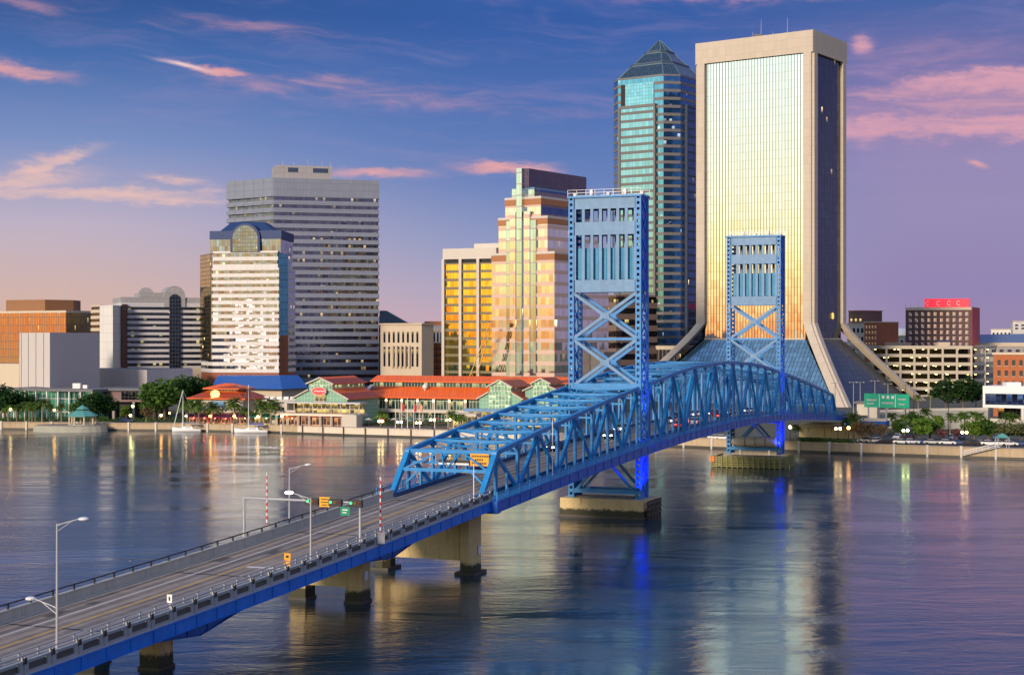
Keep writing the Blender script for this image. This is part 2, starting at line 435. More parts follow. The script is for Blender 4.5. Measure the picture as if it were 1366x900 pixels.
M['conc_warm'] = pier_mat('pier_concrete', (.62, .48, .24))  # warm lamp light on the piers put into the concrete colour
M['wet'] = surf('wet_pier_base', (.045, .04, .03), .5, var=.4)
M['rail_grey'] = surf('grey_parapet', (.33, .35, .37), .7, var=.2, scale=.8)
M['rail_shade'] = surf('mesh_grey', (.085, .08, .075), .7, var=.4, scale=1.5)
M['rust'] = surf('old_timber_fender', (.26, .25, .10), .85, var=.5, scale=.5)
M['line_white'] = surf('lane_white', (.62, .62, .60), .7, var=.3, scale=1.0)
M['line_yellow'] = surf('lane_yellow', (.70, .42, .06), .7, var=.3, scale=1.0)
def road_mat():
    m, t = newmat('bridge_road')
    g = t.node('ShaderNodeNewGeometry').outputs['Position']; x, y, z = t.sep(g)
    vv = t.math('ADD', t.math('MULTIPLY', t.math('SUBTRACT', x, 15.7), .929), t.math('MULTIPLY', t.math('SUBTRACT', y, 266), -.369))
    uu = t.math('ADD', t.math('MULTIPLY', x, .369), t.math('MULTIPLY', y, .929))
    a = t.noise(t.comb(t.math('MULTIPLY', vv, 1.6), t.math('MULTIPLY', uu, .03)), 1, 5, .6)
    b = t.noise(g, .5, 5, .65)
    # tyre-polished bands along every lane
    tr = t.math('ABSOLUTE', t.math('SINE', t.math('MULTIPLY', vv, math.pi / 1.38)))
    k = t.math('ADD', t.math('ADD', t.math('MULTIPLY', a, 1.1), t.math('MULTIPLY', b, .4)), t.math('MULTIPLY', tr, -.16))
    c = t.ramp(k, [(.36, (.05, .046, .045, 1)), (.54, (.15, .128, .112, 1)), (.78, (.34, .27, .21, 1))])
    finish(t, pbsdf(t, c, .62)); return m
M['road'] = road_mat()

UD = (.369, .929)
BT = [(-330, 2.6), (-260, 3.1), (-200, 4.1), (-160, 5.3), (-107, 7.5), (-69, 9.55), (-30, 11.4), (0, 12.5), (30, 13.2), (57, 13.45), (84, 13.2), (115, 12.3), (150, 10.6), (184, 9.0), (230, 6.9), (280, 4.6), (330, 3.0)]
def deck(u):
    for i in range(len(BT) - 1):
        if u <= BT[i + 1][0] or i == len(BT) - 2: break
    p0 = BT[max(i - 1, 0)]; p1 = BT[i]; p2 = BT[i + 1]; p3 = BT[min(i + 2, len(BT) - 1)]
    h = p2[0] - p1[0]; s = (u - p1[0]) / h
    m1 = (p2[1] - p0[1]) / max(p2[0] - p0[0], 1e-6) * h; m2 = (p3[1] - p1[1]) / max(p3[0] - p1[0], 1e-6) * h
    return (2 * s**3 - 3 * s * s + 1) * p1[1] + (s**3 - 2 * s * s + s) * m1 + (-2 * s**3 + 3 * s * s) * p2[1] + (s**3 - s * s) * m2
def B(u, v, z): return Vector((15.7 + .369 * u + .929 * v, 266 + .929 * u - .369 * v, z))
def BD(u, v, dz=0.0): return B(u, v, deck(u) + dz)
VAX = Vector((.929, -.369, 0)); UAX = Vector((.369, .929, 0)); ZAX = Vector((0, 0, 1))
def rng(a, b, st):
    n = max(1, int(round((b - a) / st))); return [a + (b - a) * i / n for i in range(n + 1)]
def sweep(m_, us, sec, mi=0):
    """sec: list of (v, dz) or function of u"""
    m_.loft([[BD(u, v, dz) for v, dz in (sec(u) if callable(sec) else sec)] for u in us], mi)
def rect(v0, v1, z0, z1): return [(v0, z0), (v1, z0), (v1, z1), (v0, z1)]

U0, U1 = -300, 330
S0, S1 = -69.5, 184.5        # where the trusses begin and end
bridge = thing('lift_bridge', 'long blue steel truss bridge with two tall lift towers crossing the river', 'bridge', tuple(B(57, 0, 0)))
us = rng(U0, U1, 3)
mb = MB(); sweep(mb, us, rect(-5.5, 5.5, -.55, 0)); mb.build('road_deck', M['road'], bridge)
def lines(m_, v, wdt, a, b, dash=None):
    u = a
    while u < b:
        e = min(u + (dash[0] if dash else 4), b)
        m_.poly([BD(u, v - wdt / 2, .012), BD(u, v + wdt / 2, .012), BD(e, v + wdt / 2, .012), BD(e, v - wdt / 2, .012)])
        u = e + (dash[1] if dash else 0)
mb = MB()
for v in (-.13, .13): lines(mb, v, .10, U0, U1)
mb.build('centre_line', M['line_yellow'], bridge)
mb = MB()
for v in (-5.25, 5.25): lines(mb, v, .11, U0, U1)
lines(mb, -2.75, .16, U0, U1); lines(mb, 2.75, .12, U0, U1, (3, 6))
mb.build('lane_line', M['line_white'], bridge)
mb = MB(); mb.poly([BD(-116, .35, .014), BD(-116, 5.2, .014), BD(-115.4, 5.2, .014), BD(-115.4, .35, .014)]); mb.build('stop_line', M['line_white'], bridge)

# approaches: pavement slabs, solid wall on one side, open balustrade on the other, haunched girders
PIER_L = [(-67.5, -8.0, 4.2, 1), (-92.5, -6.3, .9, 0), (-131.5, -6.6, .4, 0), (-170, -6, 1, 0), (-210, -6, 1, 0)]
def gdepth(u):
    d = 1.0
    for pu, _, _, big in PIER_L:
        a = abs(u - pu)
        if a < 13 and not big: d = max(d, 1.0 + 1.5 * (1 - a / 13) ** 1.2)
    return d
APP = rng(U0, S0, 2)
def sidewalk(us_, name='sidewalk', mat=None):
    m_ = MB(); sweep(m_, us_, rect(5.52, 7.98, -.35, .14)); sweep(m_, us_, rect(-6.35, -5.52, -.35, .16)); m_.build(name, mat or M['conc'], bridge)
sidewalk(APP)
for v in (4.9, 1.6, -1.7, -5.0):
    mb = MB(); sweep(mb, APP, lambda u: rect(v - .16, v + .16, -.56 - gdepth(u), -.56))
    sweep(mb, APP, lambda u: rect(v - .3, v + .3, -.64 - gdepth(u), -.565 - gdepth(u)))
    if v > 4:
        for u in rng(U0, S0, 3.2): mb.beam(BD(u, v + .2, -.55 - gdepth(u)), BD(u, v + .2, -.57), .12, .10, UAX)
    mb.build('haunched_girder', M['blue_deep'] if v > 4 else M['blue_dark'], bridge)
for v, sg_ in ((8.06, 1), (-6.42, -1)):
    mb = MB(); sweep(mb, APP, rect(v - .05, v + .05, -1.0, .0)); sweep(mb, APP, rect(v - .12, v + .16, -1.06, -1.0)); sweep(mb, APP, rect(v - .10, v + .12, .0, .06))
    for u in rng(U0, S0, 3.2): mb.beam(BD(u, v + .09 * sg_, -.99), BD(u, v + .09 * sg_, -.01), .10, .08, UAX)
    mb.build('fascia_girder', M['blue_fascia'], bridge)
for u in rng(U0 + 2, S0 - 2, 6.4):
    mb = MB(); mb.beam(BD(u, 4.9, -.6), BD(u, 8.0, -.6), .2, .5, UAX); mb.build('bracket', M['blue_dark'], bridge)
# solid concrete wall on the upstream side with a pipe rail on top
mb = MB(); sweep(mb, APP, rect(-6.2, -5.85, .1, .95))
for u in rng(U0, S0, 6): mb.beam(BD(u, -5.83, .2), BD(u, -5.83, .94), .25, .06, UAX)
sweep(mb, APP, rect(-6.28, -5.77, .95, 1.03))
mb.build('parapet_wall', M['conc'], bridge)
def pipe_rail(us_, v, h0, h1, name, mat, post=2.4, rails=(1.0,), r=.05):
    m_ = MB()
    for k in rails:
        z = h0 + (h1 - h0) * k
        m_.loft([[BD(u, v - r, z - r), BD(u, v + r, z - r), BD(u, v + r, z + r), BD(u, v - r, z + r)] for u in us_])
    u = us_[0]
    while u < us_[-1]:
        m_.beam(BD(u, v, h0), BD(u, v, h1), .14, .14, UAX); u += post
    m_.build(name, mat, bridge)
pipe_rail(APP, -6.05, 1.03, 1.5, 'pipe_railing', M['black'], 3.0)
# inner traffic rail and outer concrete balustrade with rectangular openings
mb = MB(); sweep(mb, APP, rect(5.55, 5.8, .16, .55)); mb.build('kerb_barrier', M['rail_grey'], bridge)
pipe_rail(APP, 5.68, .55, 1.12, 'pipe_railing', M['galv'], 2.2, (1.0, .45), .055)
mb = MB(); sweep(mb, APP, rect(7.6, 7.9, .1, .34)); sweep(mb, APP, rect(7.58, 7.92, .98, 1.12))
for u in rng(U0, S0, 1.6 * 2): mb.hexa([BD(u - .5, 7.62, .33), BD(u + .5, 7.62, .33), BD(u + .5, 7.88, .33), BD(u - .5, 7.88, .33), BD(u - .5, 7.62, .99), BD(u + .5, 7.62, .99), BD(u + .5, 7.88, .99), BD(u - .5, 7.88, .99)])
for u in rng(U0, S0, 1.6 * 2): mb.beam(BD(u, 7.93, .14), BD(u, 7.93, 1.42), .16, .10, UAX)
for u in rng(U0, S0, 3.2): mb.beam(BD(u, 7.96, .9), BD(u, 7.96, 1.34), .3, .12, UAX, 1)
mb.build('balustrade', [M['rail_grey'], M['black']], bridge)
mb = MB(); sweep(mb, APP, rect(7.66, 7.70, .34, .80)); mb.build('balustrade_mesh', M['rail_shade'], bridge)
for u in rng(-292, S0 - 2, 25.0):
    mb = MB(); mb.poly([BD(u, -5.5, .010), BD(u, 5.5, .010), BD(u + .32, 5.5, .010), BD(u + .32, -5.5, .010)]); mb.build('expansion_joint', M['black'], bridge)
rp = random.Random(11); M['patch'] = surf('road_patch', (.085, .075, .068), .75, var=.5)
for _ in range(9):
    u, v, a, c_ = rp.uniform(-160, S0 - 4), rp.choice((-4, -1.4, 1.4, 4)) + rp.uniform(-.5, .5), rp.uniform(.8, 3), rp.uniform(.3, .9)
    mb = MB(); mb.poly([BD(u, v - c_, .008), BD(u + a * .1, v + c_, .008), BD(u + a, v + c_ * rp.uniform(.6, 1), .008), BD(u + a * .9, v - c_ * rp.uniform(.6, 1), .008)]); mb.build('road_patch', M['patch'], bridge)
pipe_rail(APP, 7.75, 1.12, 1.5, 'pipe_railing', M['galv'], 3.2, (1.0,), .045)

# truss spans: deck edges
TR = rng(S0, S1, 2.5)
mb = MB(); sweep(mb, TR, rect(6.7, 8.7, -.25, .12)); sweep(mb, TR, rect(-8.2, -6.7, -.25, .12)); mb.build('walkway', M['blue'], bridge)
for v in (8.7, -8.2):
    mb = MB(); sweep(mb, TR, rect(v - .1, v + .1, -1.25, -.05)); sweep(mb, TR, rect(v - .25, v + .25, -1.32, -1.22)); sweep(mb, TR, rect(v - .2, v + .22, -.07, .06))
    for u in rng(S0, S1, 3.85): mb.beam(BD(u, v + .12 * (1 if v > 0 else -1), -1.22), BD(u, v + .12 * (1 if v > 0 else -1), -.05), .14, .12, UAX)
    mb.build('edge_girder', M['blue_deep'], bridge)
    mb = MB()
    for z in (.35, .62, .88, 1.12): sweep(mb, TR, rect(v - .04, v + .04, z - .035, z + .035))
    for u in rng(S0, S1, 3.85): mb.beam(BD(u, v, .05), BD(u, v, 1.22), .14, .14, UAX)
    for u in rng(S0, S1, .64): mb.beam(BD(u, v, .32), BD(u, v, 1.1), .035, .035, UAX)
    mb.build('walkway_railing', M['blue'], bridge)
mb = MB(); sweep(mb, TR, rect(5.5, 5.75, .02, .55)); sweep(mb, TR, rect(-5.75, -5.5, .02, .55))
mb.build('guard_rail', M['blue_dark'], bridge)
mb = MB()
for v in (-4, -1.4, 1.4, 4): sweep(mb, TR, rect(v - .14, v + .14, -1.15, -.56))
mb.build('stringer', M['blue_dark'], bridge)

for ue, sg_ in ((S0, 1), (S1, -1)):
    for v0, v1 in ((5.5, 8.95), (-8.45, -5.5)):
        mb = MB(); mb.hexa([BD(ue - .6, v0, -1.45), BD(ue - .6, v1, -1.45), BD(ue + .6, v1, -1.45), BD(ue + .6, v0, -1.45), BD(ue - .6, v0, .10), BD(ue - .6, v1, .10), BD(ue + .6, v1, .10), BD(ue + .6, v0, .10)]); mb.build('end_diaphragm', M['blue_deep'], bridge)
TT = [(-64, 15.25), (-48.5, 17.05), (-33, 18.7), (-17.5, 20.3), (-2, 21.7), (5, 22.3), (20, 23.7), (35, 24.7), (57.5, 25.25), (80, 24.7), (95, 23.7), (110, 22.3), (117, 21.7), (132.5, 20.1), (148, 18.4), (163.5, 16.6), (179, 14.7)]
def top(u):
    for (a, za), (b, zb) in zip(TT[:-1], TT[1:]):
        if u <= b: return za + (zb - za) * (u - a) / (b - a)
    return TT[-1][1]
VT = 6.25
def laced(m_, p, q, w=.55, dpt=.42, s=VAX):
    p, q = Vector(p), Vector(q); d = (q - p).normalized(); n_ = d.cross(s).normalized()
    for k in (-1, 1): m_.beam(p + n_ * (k * w / 2), q + n_ * (k * w / 2), dpt, .10, s)
    L = (q - p).length; nn = max(3, int(L / (w * 1.15)))
    for f in (-.5, .5):
        for i in range(nn):
            a = p + d * (L * i / nn) + n_ * (w / 2 * (1 if i % 2 else -1)) + s * (dpt * f)
            b = p + d * (L * (i + 1) / nn) + n_ * (w / 2 * (-1 if i % 2 else 1)) + s * (dpt * f)
            m_.beam(a, b, .03, .09, s)
def span(nodes, ends, side):
    """nodes: panel points; ends: (start, end) of bottom chord when raked end posts are wanted"""
    v = side * VT
    m_ = MB()
    for a, b in zip(nodes[:-1], nodes[1:]): m_.beam(B(a, v, top(a)), B(b, v, top(b)), .62, .58, VAX)
    bn = ([ends[0]] if ends[0] is not None else []) + nodes + ([ends[1]] if ends[1] is not None else [])
    lc = MB()
    for a, b in zip(bn[:-1], bn[1:]): lc.beam(BD(a, v, -.55), BD(b, v, -.55), .60, .75, VAX)
    if ends[0] is not None: m_.beam(BD(ends[0], v, -.2), B(nodes[0], v, top(nodes[0])), .70, .66, VAX)
    if ends[1] is not None: m_.beam(BD(ends[1], v, -.2), B(nodes[-1], v, top(nodes[-1])), .70, .66, VAX)
    for a in nodes:      # gusset plates
        z = top(a); m_.hexa([B(a - .75, v - .34, z - .75), B(a + .75, v - .34, z - .75), B(a + .75, v + .34, z - .75), B(a - .75, v + .34, z - .75), B(a - .55, v - .34, z + .15), B(a + .55, v - .34, z + .15), B(a + .55, v + .34, z + .15), B(a - .55, v + .34, z + .15)])
    tr = m_.build('truss', M['blue'], bridge); lc.build('bottom_chord', M['blue'], tr)
    for i, a in enumerate(nodes):
        m_ = MB()
        if i % 2 == 0: laced(m_, BD(a, v, -.2), B(a, v, top(a) - .2), .42, .36)
        else: laced(m_, BD(a, v, -.2), B(a, v, top(a) - .2), .46, .36)
        m_.build('vertical_post', M['blue'], tr)
    for i, (a, b) in enumerate(zip(nodes[:-1], nodes[1:])):
        m_ = MB()
        p, q = (B(a, v, top(a) - .2), BD(b, v, -.3)) if i % 2 == 0 else (BD(a, v, -.3), B(b, v, top(b) - .2))
        if i % 2 == 0: m_.beam(p, q, .46, .42, VAX)
        else: laced(m_, p, q, .62, .44)
        m_.build('diagonal', M['blue'], tr)
        # sub-strut from mid-diagonal
        m_ = MB(); mid = (Vector(p) + Vector(q)) / 2; u_ = (a + b) / 2
        laced(m_, BD(u_, v, -.3), mid, .30, .26); m_.build('sub_post', M['blue'], tr)
    return tr
def laterals(nodes):
    for a in nodes:
        m_ = MB(); m_.beam(B(a, -VT, top(a) - .05), B(a, VT, top(a) - .05), .42, .40, UAX); m_.beam(B(a, -VT, top(a) - 1.5), B(a, VT, top(a) - 1.5), .26, .28, UAX)
        for k in range(4):
            v0, v1 = -VT + 3.125 * k, -VT + 3.125 * (k + 1); zz = (top(a) - .2, top(a) - 1.4)
            m_.beam(B(a, v0, zz[k % 2]), B(a, v1, zz[(k + 1) % 2]), .14, .14, UAX)
        m_.build('sway_frame', M['blue'], bridge)
    for a, b in zip(nodes[:-1], nodes[1:]):
        m_ = MB(); zc = (top(a) + top(b)) / 2
        for s in (1, -1): laced(m_, B(a, -VT * s, top(a) + .02), B(b, VT * s, top(b) + .02), .34, .12, ZAX)
        m_.build('lateral_brace', M['blue'], bridge)
NS = [-64 + 7.75 * i for i in range(9)]
NL = [5 + 7.5 * i for i in range(15)]
NE = [117 + 7.75 * i for i in range(9)]
for s in (1, -1):
    span(NS, (S0, None), s); span(NL, (None, None), s); span(NE, (None, S1), s)
laterals(NS); laterals(NL); laterals(NE)
for a in NS + NL + NE:
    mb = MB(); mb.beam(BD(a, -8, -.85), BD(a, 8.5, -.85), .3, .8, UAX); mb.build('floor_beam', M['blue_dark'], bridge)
# entrance portals
for ue, un in ((S0, NS[0]), (S1, NE[-1])):
    mb = MB(); f = lambda s: tuple(BD(ue, 0, 0) * (1 - s) + B(un, 0, top(un)) * s)
    zt = top(un); zl = deck(ue) + (zt - deck(ue)) * .60; ul = ue + (un - ue) * .60
    mb.beam(B(un, -VT, zt), B(un, VT, zt), .5, .5, UAX); mb.beam(B(ul, -VT, zl), B(ul, VT, zl), .4, .42, UAX)
    for s in (-1, 1):
        mb.beam(B(ul, s * VT, zl - .1), B(un, s * 1.5, zt), .22, .22, UAX); mb.beam(B(ul, s * VT * .93, zl - 2.0), B(ul, s * 3.6, zl), .26, .26, UAX)
        mb.beam(B(un, s * 1.5, zt), B(ul, 0, zl), .2, .2, UAX)
    mb.build('portal_frame', M['blue'], bridge)

# lift towers
def tower(u0, tz=53.9):
    D_ = 4.0; V_ = 5.95
    t_ = MB()
    zb = lambda z: z
    # cap slab and head panels (front and rear), pierced by seven windows in two rows
    W_ = 5.35; pitch = 2 * W_ / 7
    for uu in (u0, u0 + D_):
        for z0, z1 in ((52.0, 53.9), (47.6, 49.8), (37.9, 40.0)):
            t_.hexa([B(uu - .16, -W_, z0), B(uu - .16, W_, z0), B(uu + .16, W_, z0), B(uu + .16, -W_, z0), B(uu - .16, -W_, z1), B(uu - .16, W_, z1), B(uu + .16, W_, z1), B(uu + .16, -W_, z1)])
        for i in range(8):
            v = -W_ + pitch * i; hw = .26 if 0 < i < 7 else .20
            for z0, z1 in ((40.0, 47.6), (49.8, 52.0)):
                t_.hexa([B(uu - .13, v - hw, z0), B(uu - .13, v + hw, z0), B(uu + .13, v + hw, z0), B(uu + .13, v - hw, z0), B(uu - .13, v - hw, z1), B(uu - .13, v + hw, z1), B(uu + .13, v + hw, z1), B(uu + .13, v - hw, z1)])
    tw = t_.build('lift_tower', M['blue_pale'], bridge)
    m_ = MB()
    m_.hexa([B(u0 - .5, -6.6, 53.9), B(u0 - .5, 6.6, 53.9), B(u0 + D_ + .5, 6.6, 53.9), B(u0 + D_ + .5, -6.6, 53.9), B(u0 - .5, -6.6, 54.25), B(u0 - .5, 6.6, 54.25), B(u0 + D_ + .5, 6.6, 54.25), B(u0 + D_ + .5, -6.6, 54.25)])
    m_.build('cap_slab', M['blue'], tw)
    m_ = MB()
    for uu in (u0 - .45, u0 + D_ + .45):
        for z in (54.75, 55.25): m_.beam(B(uu, -6.55, z), B(uu, 6.55, z), .06, .06)
        for i in range(9): m_.beam(B(uu, -6.5 + 13 / 8 * i, 54.2), B(uu, -6.5 + 13 / 8 * i, 55.28), .07, .07, UAX)
    for i in range(5): m_.beam(B(u0 + 2, -6 + 3 * i, 54.2), B(u0 + 2, -6 + 3 * i, 54.9 + .5 * (i % 2)), .8, .5, UAX)
    m_.build('roof_railing', M['galv'], tw)
    for vs in (-1, 1):
        for k, uu in enumerate((u0, u0 + D_)):
            m_ = MB(); v = vs * V_
            for s in (-.36, .36): m_.beam(B(uu, v + s, 3.0), B(uu, v + s, 54.0), .24, .62, VAX)
            z = 3.3
            while z < 53.8:
                for f in (-.26, .26): m_.beam(B(uu + f, v - .34, z), B(uu + f, v + .34, z), .06, .52, UAX)
                z += 1.0
            m_.build('tower_leg', M['blue'], tw)
        # web between front and rear leg, with lacing standing proud
        m_ = MB(); v = vs * (V_ + .22)
        m_.hexa([B(u0 + .3, v - .08, 38.2), B(u0 + D_ - .3, v - .08, 38.2), B(u0 + D_ - .3, v + .08, 38.2), B(u0 + .3, v + .08, 38.2), B(u0 + .3, v - .08, 53.9), B(u0 + D_ - .3, v - .08, 53.9), B(u0 + D_ - .3, v + .08, 53.9), B(u0 + .3, v + .08, 53.9)])
        m_.hexa([B(u0 + .3, v - .08, 3), B(u0 + D_ - .3, v - .08, 3), B(u0 + D_ - .3, v + .08, 3), B(u0 + .3, v + .08, 3), B(u0 + .3, v - .08, 13), B(u0 + D_ - .3, v - .08, 13), B(u0 + D_ - .3, v + .08, 13), B(u0 + .3, v + .08, 13)])
        z = 3.4; k = 0
        while z < 53:
            za = min(z + 3.4, 53.8); a, b = (u0 + .3, u0 + D_ - .3) if k % 2 else (u0 + D_ - .3, u0 + .3)
            m_.beam(B(a, v + .14 * vs, z), B(b, v + .14 * vs, za), .16, .34, VAX); m_.beam(B(b, v + .14 * vs, z), B(a, v + .14 * vs, za), .14, .2, VAX)
            m_.beam(B(u0 + .3, v + .14 * vs, za), B(u0 + D_ - .3, v + .14 * vs, za), .14, .24, VAX)
            z = za; k += 1
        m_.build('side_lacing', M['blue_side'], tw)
    for uu in (u0, u0 + D_):
        for z0, z1 in ((30.2, 37.7), (22.2, 29.8)):
            m_ = MB()
            for s in (-1, 1): m_.beam(B(uu, -s * 5.5, z0), B(uu, s * 5.5, z1), .34, .52, UAX)
            zm = (z0 + z1) / 2; m_.hexa([B(uu - .2, -.9, zm - .5), B(uu - .2, .9, zm - .5), B(uu + .2, .9, zm - .5), B(uu + .2, -.9, zm - .5), B(uu - .2, -.7, zm + .5), B(uu - .2, .7, zm + .5), B(uu + .2, .7, zm + .5), B(uu + .2, -.7, zm + .5)])
            m_.build('cross_brace', M['blue_pale'] if uu == u0 else M['blue'], tw)
        for zz, wd, hh in ((30.0, .32, .42), (22.0, .4, .9)):
            m_ = MB(); m_.beam(B(uu, -5.6, zz), B(uu, 5.6, zz), wd, hh, UAX); m_.build('strut', M['blue'], tw)
        m_ = MB()
        for s in (-1, 1): m_.beam(B(uu, s * 5.5, 4.0), B(uu, -s * 5.5 * .1, 10.6), .3, .45, UAX)
        m_.beam(B(uu, -5.6, 4.3), B(uu, 5.6, 4.3), .4, .7, UAX); m_.beam(B(uu, -5.6, 10.7), B(uu, 5.6, 10.7), .4, .6, UAX)
        m_.build('base_brace', M['blue'], tw)
    m_ = MB()
    n_ = 14
    for i in range(n_):
        v0 = -5.1 + 10.2 / n_ * i; dd = .12 if i % 2 else 0
        m_.hexa([B(u0 + .7 + dd, v0, 40.1), B(u0 + .7 + dd, v0 + 10.2 / n_, 40.1), B(u0 + 3.3 - dd, v0 + 10.2 / n_, 40.1), B(u0 + 3.3 - dd, v0, 40.1), B(u0 + .7 + dd, v0, 45.4), B(u0 + .7 + dd, v0 + 10.2 / n_, 45.4), B(u0 + 3.3 - dd, v0 + 10.2 / n_, 45.4), B(u0 + 3.3 - dd, v0, 45.4)])
    m_.build('counterweight', M['teal'], tw)
    m_ = MB()
    for i in range(6):
        v = -4.6 + 1.84 * i; m_.tube(B(u0 + 1.6, v, 45.3), B(u0 + 1.6, v, 53.9), .07, n=6)
    m_.build('lift_cable', M['black'], tw)
    return tw
tower(0.0); tower(111.0)

# piers
def pier_box(name, u0, u1, v0, v1, z0, z1, mat, batter=0.0, parent=bridge):
    m_ = MB(); b = batter
    m_.hexa([B(u0 - b, v0 - b, z0), B(u0 - b, v1 + b, z0), B(u1 + b, v1 + b, z0), B(u1 + b, v0 - b, z0), B(u0, v0, z1), B(u0, v1, z1), B(u1, v1, z1), B(u1, v0, z1)])
    return m_.build(name, mat, parent)
pier = pier_box('pier', -1.8, 6.0, -7.4, 7.3, -2, 3.15, M['conc_warm'], .1)
pier_box('waterline_course', -2.1, 6.3, -7.7, 7.6, -2, .4, M['wet'], 0, pier)
mb = MB()
for i in range(7): mb.beam(B(-1.0 + 1.2 * i, 7.9, -1), B(-1.0 + 1.2 * i, 7.9, 3.0), .3, .3)
for z in (.8, 1.7, 2.6): mb.beam(B(-1.6, 7.95, z), B(6.5, 7.95, z), .3, .3)
for i in range(4): mb.beam(B(-1.6, 8.4 + i * .5, -1), B(-1.6, 8.4 + i * .5, 2.4), .28, .28)
mb.build('fender', M['wet'], pier)
pier = pier_box('pier', 108.5, 116.5, -6.8, 6.8, -1, 2.4, M['conc_warm'], 0)
mb = MB()
for k in range(5):
    z = .35 + k * .5
    mb.beam(B(107.6, -9.2, z), B(107.6, 7.0, z), .35, .34, UAX); mb.beam(B(107.6, 7.0, z), B(118, 8.0, z), .35, .34); mb.beam(B(107.6, -9.2, z), B(118, -9.2, z), .35, .34)
for i in range(14): mb.tube(B(107.25, -9.2 + 1.25 * i, -1), B(107.25, -9.2 + 1.25 * i, 2.85), .17, n=6)
for i in range(6): mb.tube(B(108 + 2 * i, 8.1, -1), B(108 + 2 * i, 8.1, 2.85), .17, n=6)
mb.build('fender', M['rust'], pier)
mb = MB()
for i in range(4): mb.tube(B(110, -3.9 + 2.4 * i, 6.0), B(110, -1.75 + 2.4 * i, 6.0), 1.15, n=12)
mb.tube(B(110, -4.9, 6.0), B(110, 5.6, 6.0), .8, n=10)
mb.build('machinery_drum', surf('cream_drum', (.62, .54, .40), .5), pier)
mb = MB(); mb.hexa([B(107.2, -9.6, 1.3), B(107.2, -8.5, 1.3), B(107.5, -8.5, 1.3), B(107.5, -9.6, 1.3), B(107.2, -9.6, 2.6), B(107.2, -8.5, 2.6), B(107.5, -8.5, 2.6), B(107.5, -9.6, 2.6)]); mb.build('marker_board', surf('marker_orange', (.8, .16, .02), .5), pier)
for pu, vl, vr, big in PIER_L:
    dz = deck(pu); ztop = dz - 1.55 if big else dz - .64 - gdepth(pu)
    if big:
        pier = pier_box('pier', pu - .8, pu + .8, vl + 1.2, vr - 1.2, 1.7, ztop - .25, M['conc_warm'])
        pier_box('cap_beam', pu - 1.2, pu + 1.2, min(vl, -6) - .2, max(vr, 7.2), ztop - .1, ztop + .55, M['blue_dark'], 0, pier)
    else:
        pier = pier_box('pier', pu - .85, pu + .85, vl + 1.0, vr - 1.0, 1.75, ztop - .3, M['conc_warm'])
        pier_box('bearing', pu - .6, pu + .6, vl - 1.2, vr + 1.2, ztop - .3, ztop, M['blue_dark'], 0, pier)
        pier_box('ledge', pu - 1.0, pu + 1.0, vl + .9, vr - .9, 2.9, 3.2, M['conc_warm'], 0, pier)
    for v in (vl, vr):
        if big:
            o = MB(); o.prism([tuple(B(pu + 1.9 * math.cos(a), v + 1.25 * math.sin(a), 0))[:2] for a in [R(22.5 + 45 * i) for i in range(8)]], -2, ztop); o.build('pier_column', M['conc_warm'], pier)
            pier_box('footing', pu - 2.0, pu + 2.0, v - 1.4, v + 1.4, -2, .35, M['wet'], 0, pier)
        else:
            pier_box('pier_column', pu - 1.15, pu + 1.15, v - 1.0, v + 1.0, -2, ztop - .3, M['conc_warm'], .05, pier)
            pier_box('footing', pu - 1.3, pu + 1.3, v - 1.15, v + 1.15, -2, .3, M['wet'], 0, pier)
    m_ = MB(); m_.hexa([B(pu - .5, vr + 1.26 if big else vr + 1.06, 2.6), B(pu + .4, vr + 1.26 if big else vr + 1.06, 2.6), B(pu + .4, vr + 1.30 if big else vr + 1.1, 2.6), B(pu - .5, vr + 1.30 if big else vr + 1.1, 2.6), B(pu - .5, vr + 1.26 if big else vr + 1.06, 3.6), B(pu + .4, vr + 1.26 if big else vr + 1.06, 3.6), B(pu + .4, vr + 1.30 if big else vr + 1.1, 3.6), B(pu - .5, vr + 1.30 if big else vr + 1.1, 3.6)])
    m_.build('notice_board', M['white'], pier)
# blue floodlights at the feet of the towers (lit in the photograph)
for u0 in (0.0, 111.0):
    for dv in (6.9, ):
        l = bpy.data.lights.new('tower_floodlight', 'SPOT'); o = bpy.data.objects.new('tower_floodlight', l); C.objects.link(o)
        l.energy = 11000; l.color = (.02, .05, 1.0); l.spot_size = R(70); l.shadow_soft_size = .3
        p = B(u0 - 4.0, dv + 3.0, 3.4); o.location = p
        o.rotation_euler = (p - B(u0 + 1, 6.2, 11)).to_track_quat('Z', 'Y').to_euler()

# and more of them on the walkway, washing the outer sides of the towers
    l = bpy.data.lights.new('tower_uplight', 'SPOT'); o = bpy.data.objects.new('tower_uplight', l); C.objects.link(o)
    l.energy = 9000; l.color = (.02, .24, 1.0); l.spot_size = R(64); l.spot_blend = .9; l.shadow_soft_size = .3
    p = BD(u0 + 2, 9.6, .2); o.location = p; o.rotation_euler = (p - B(u0 + 2, 6.2, 34)).to_track_quat('Z', 'Y').to_euler()

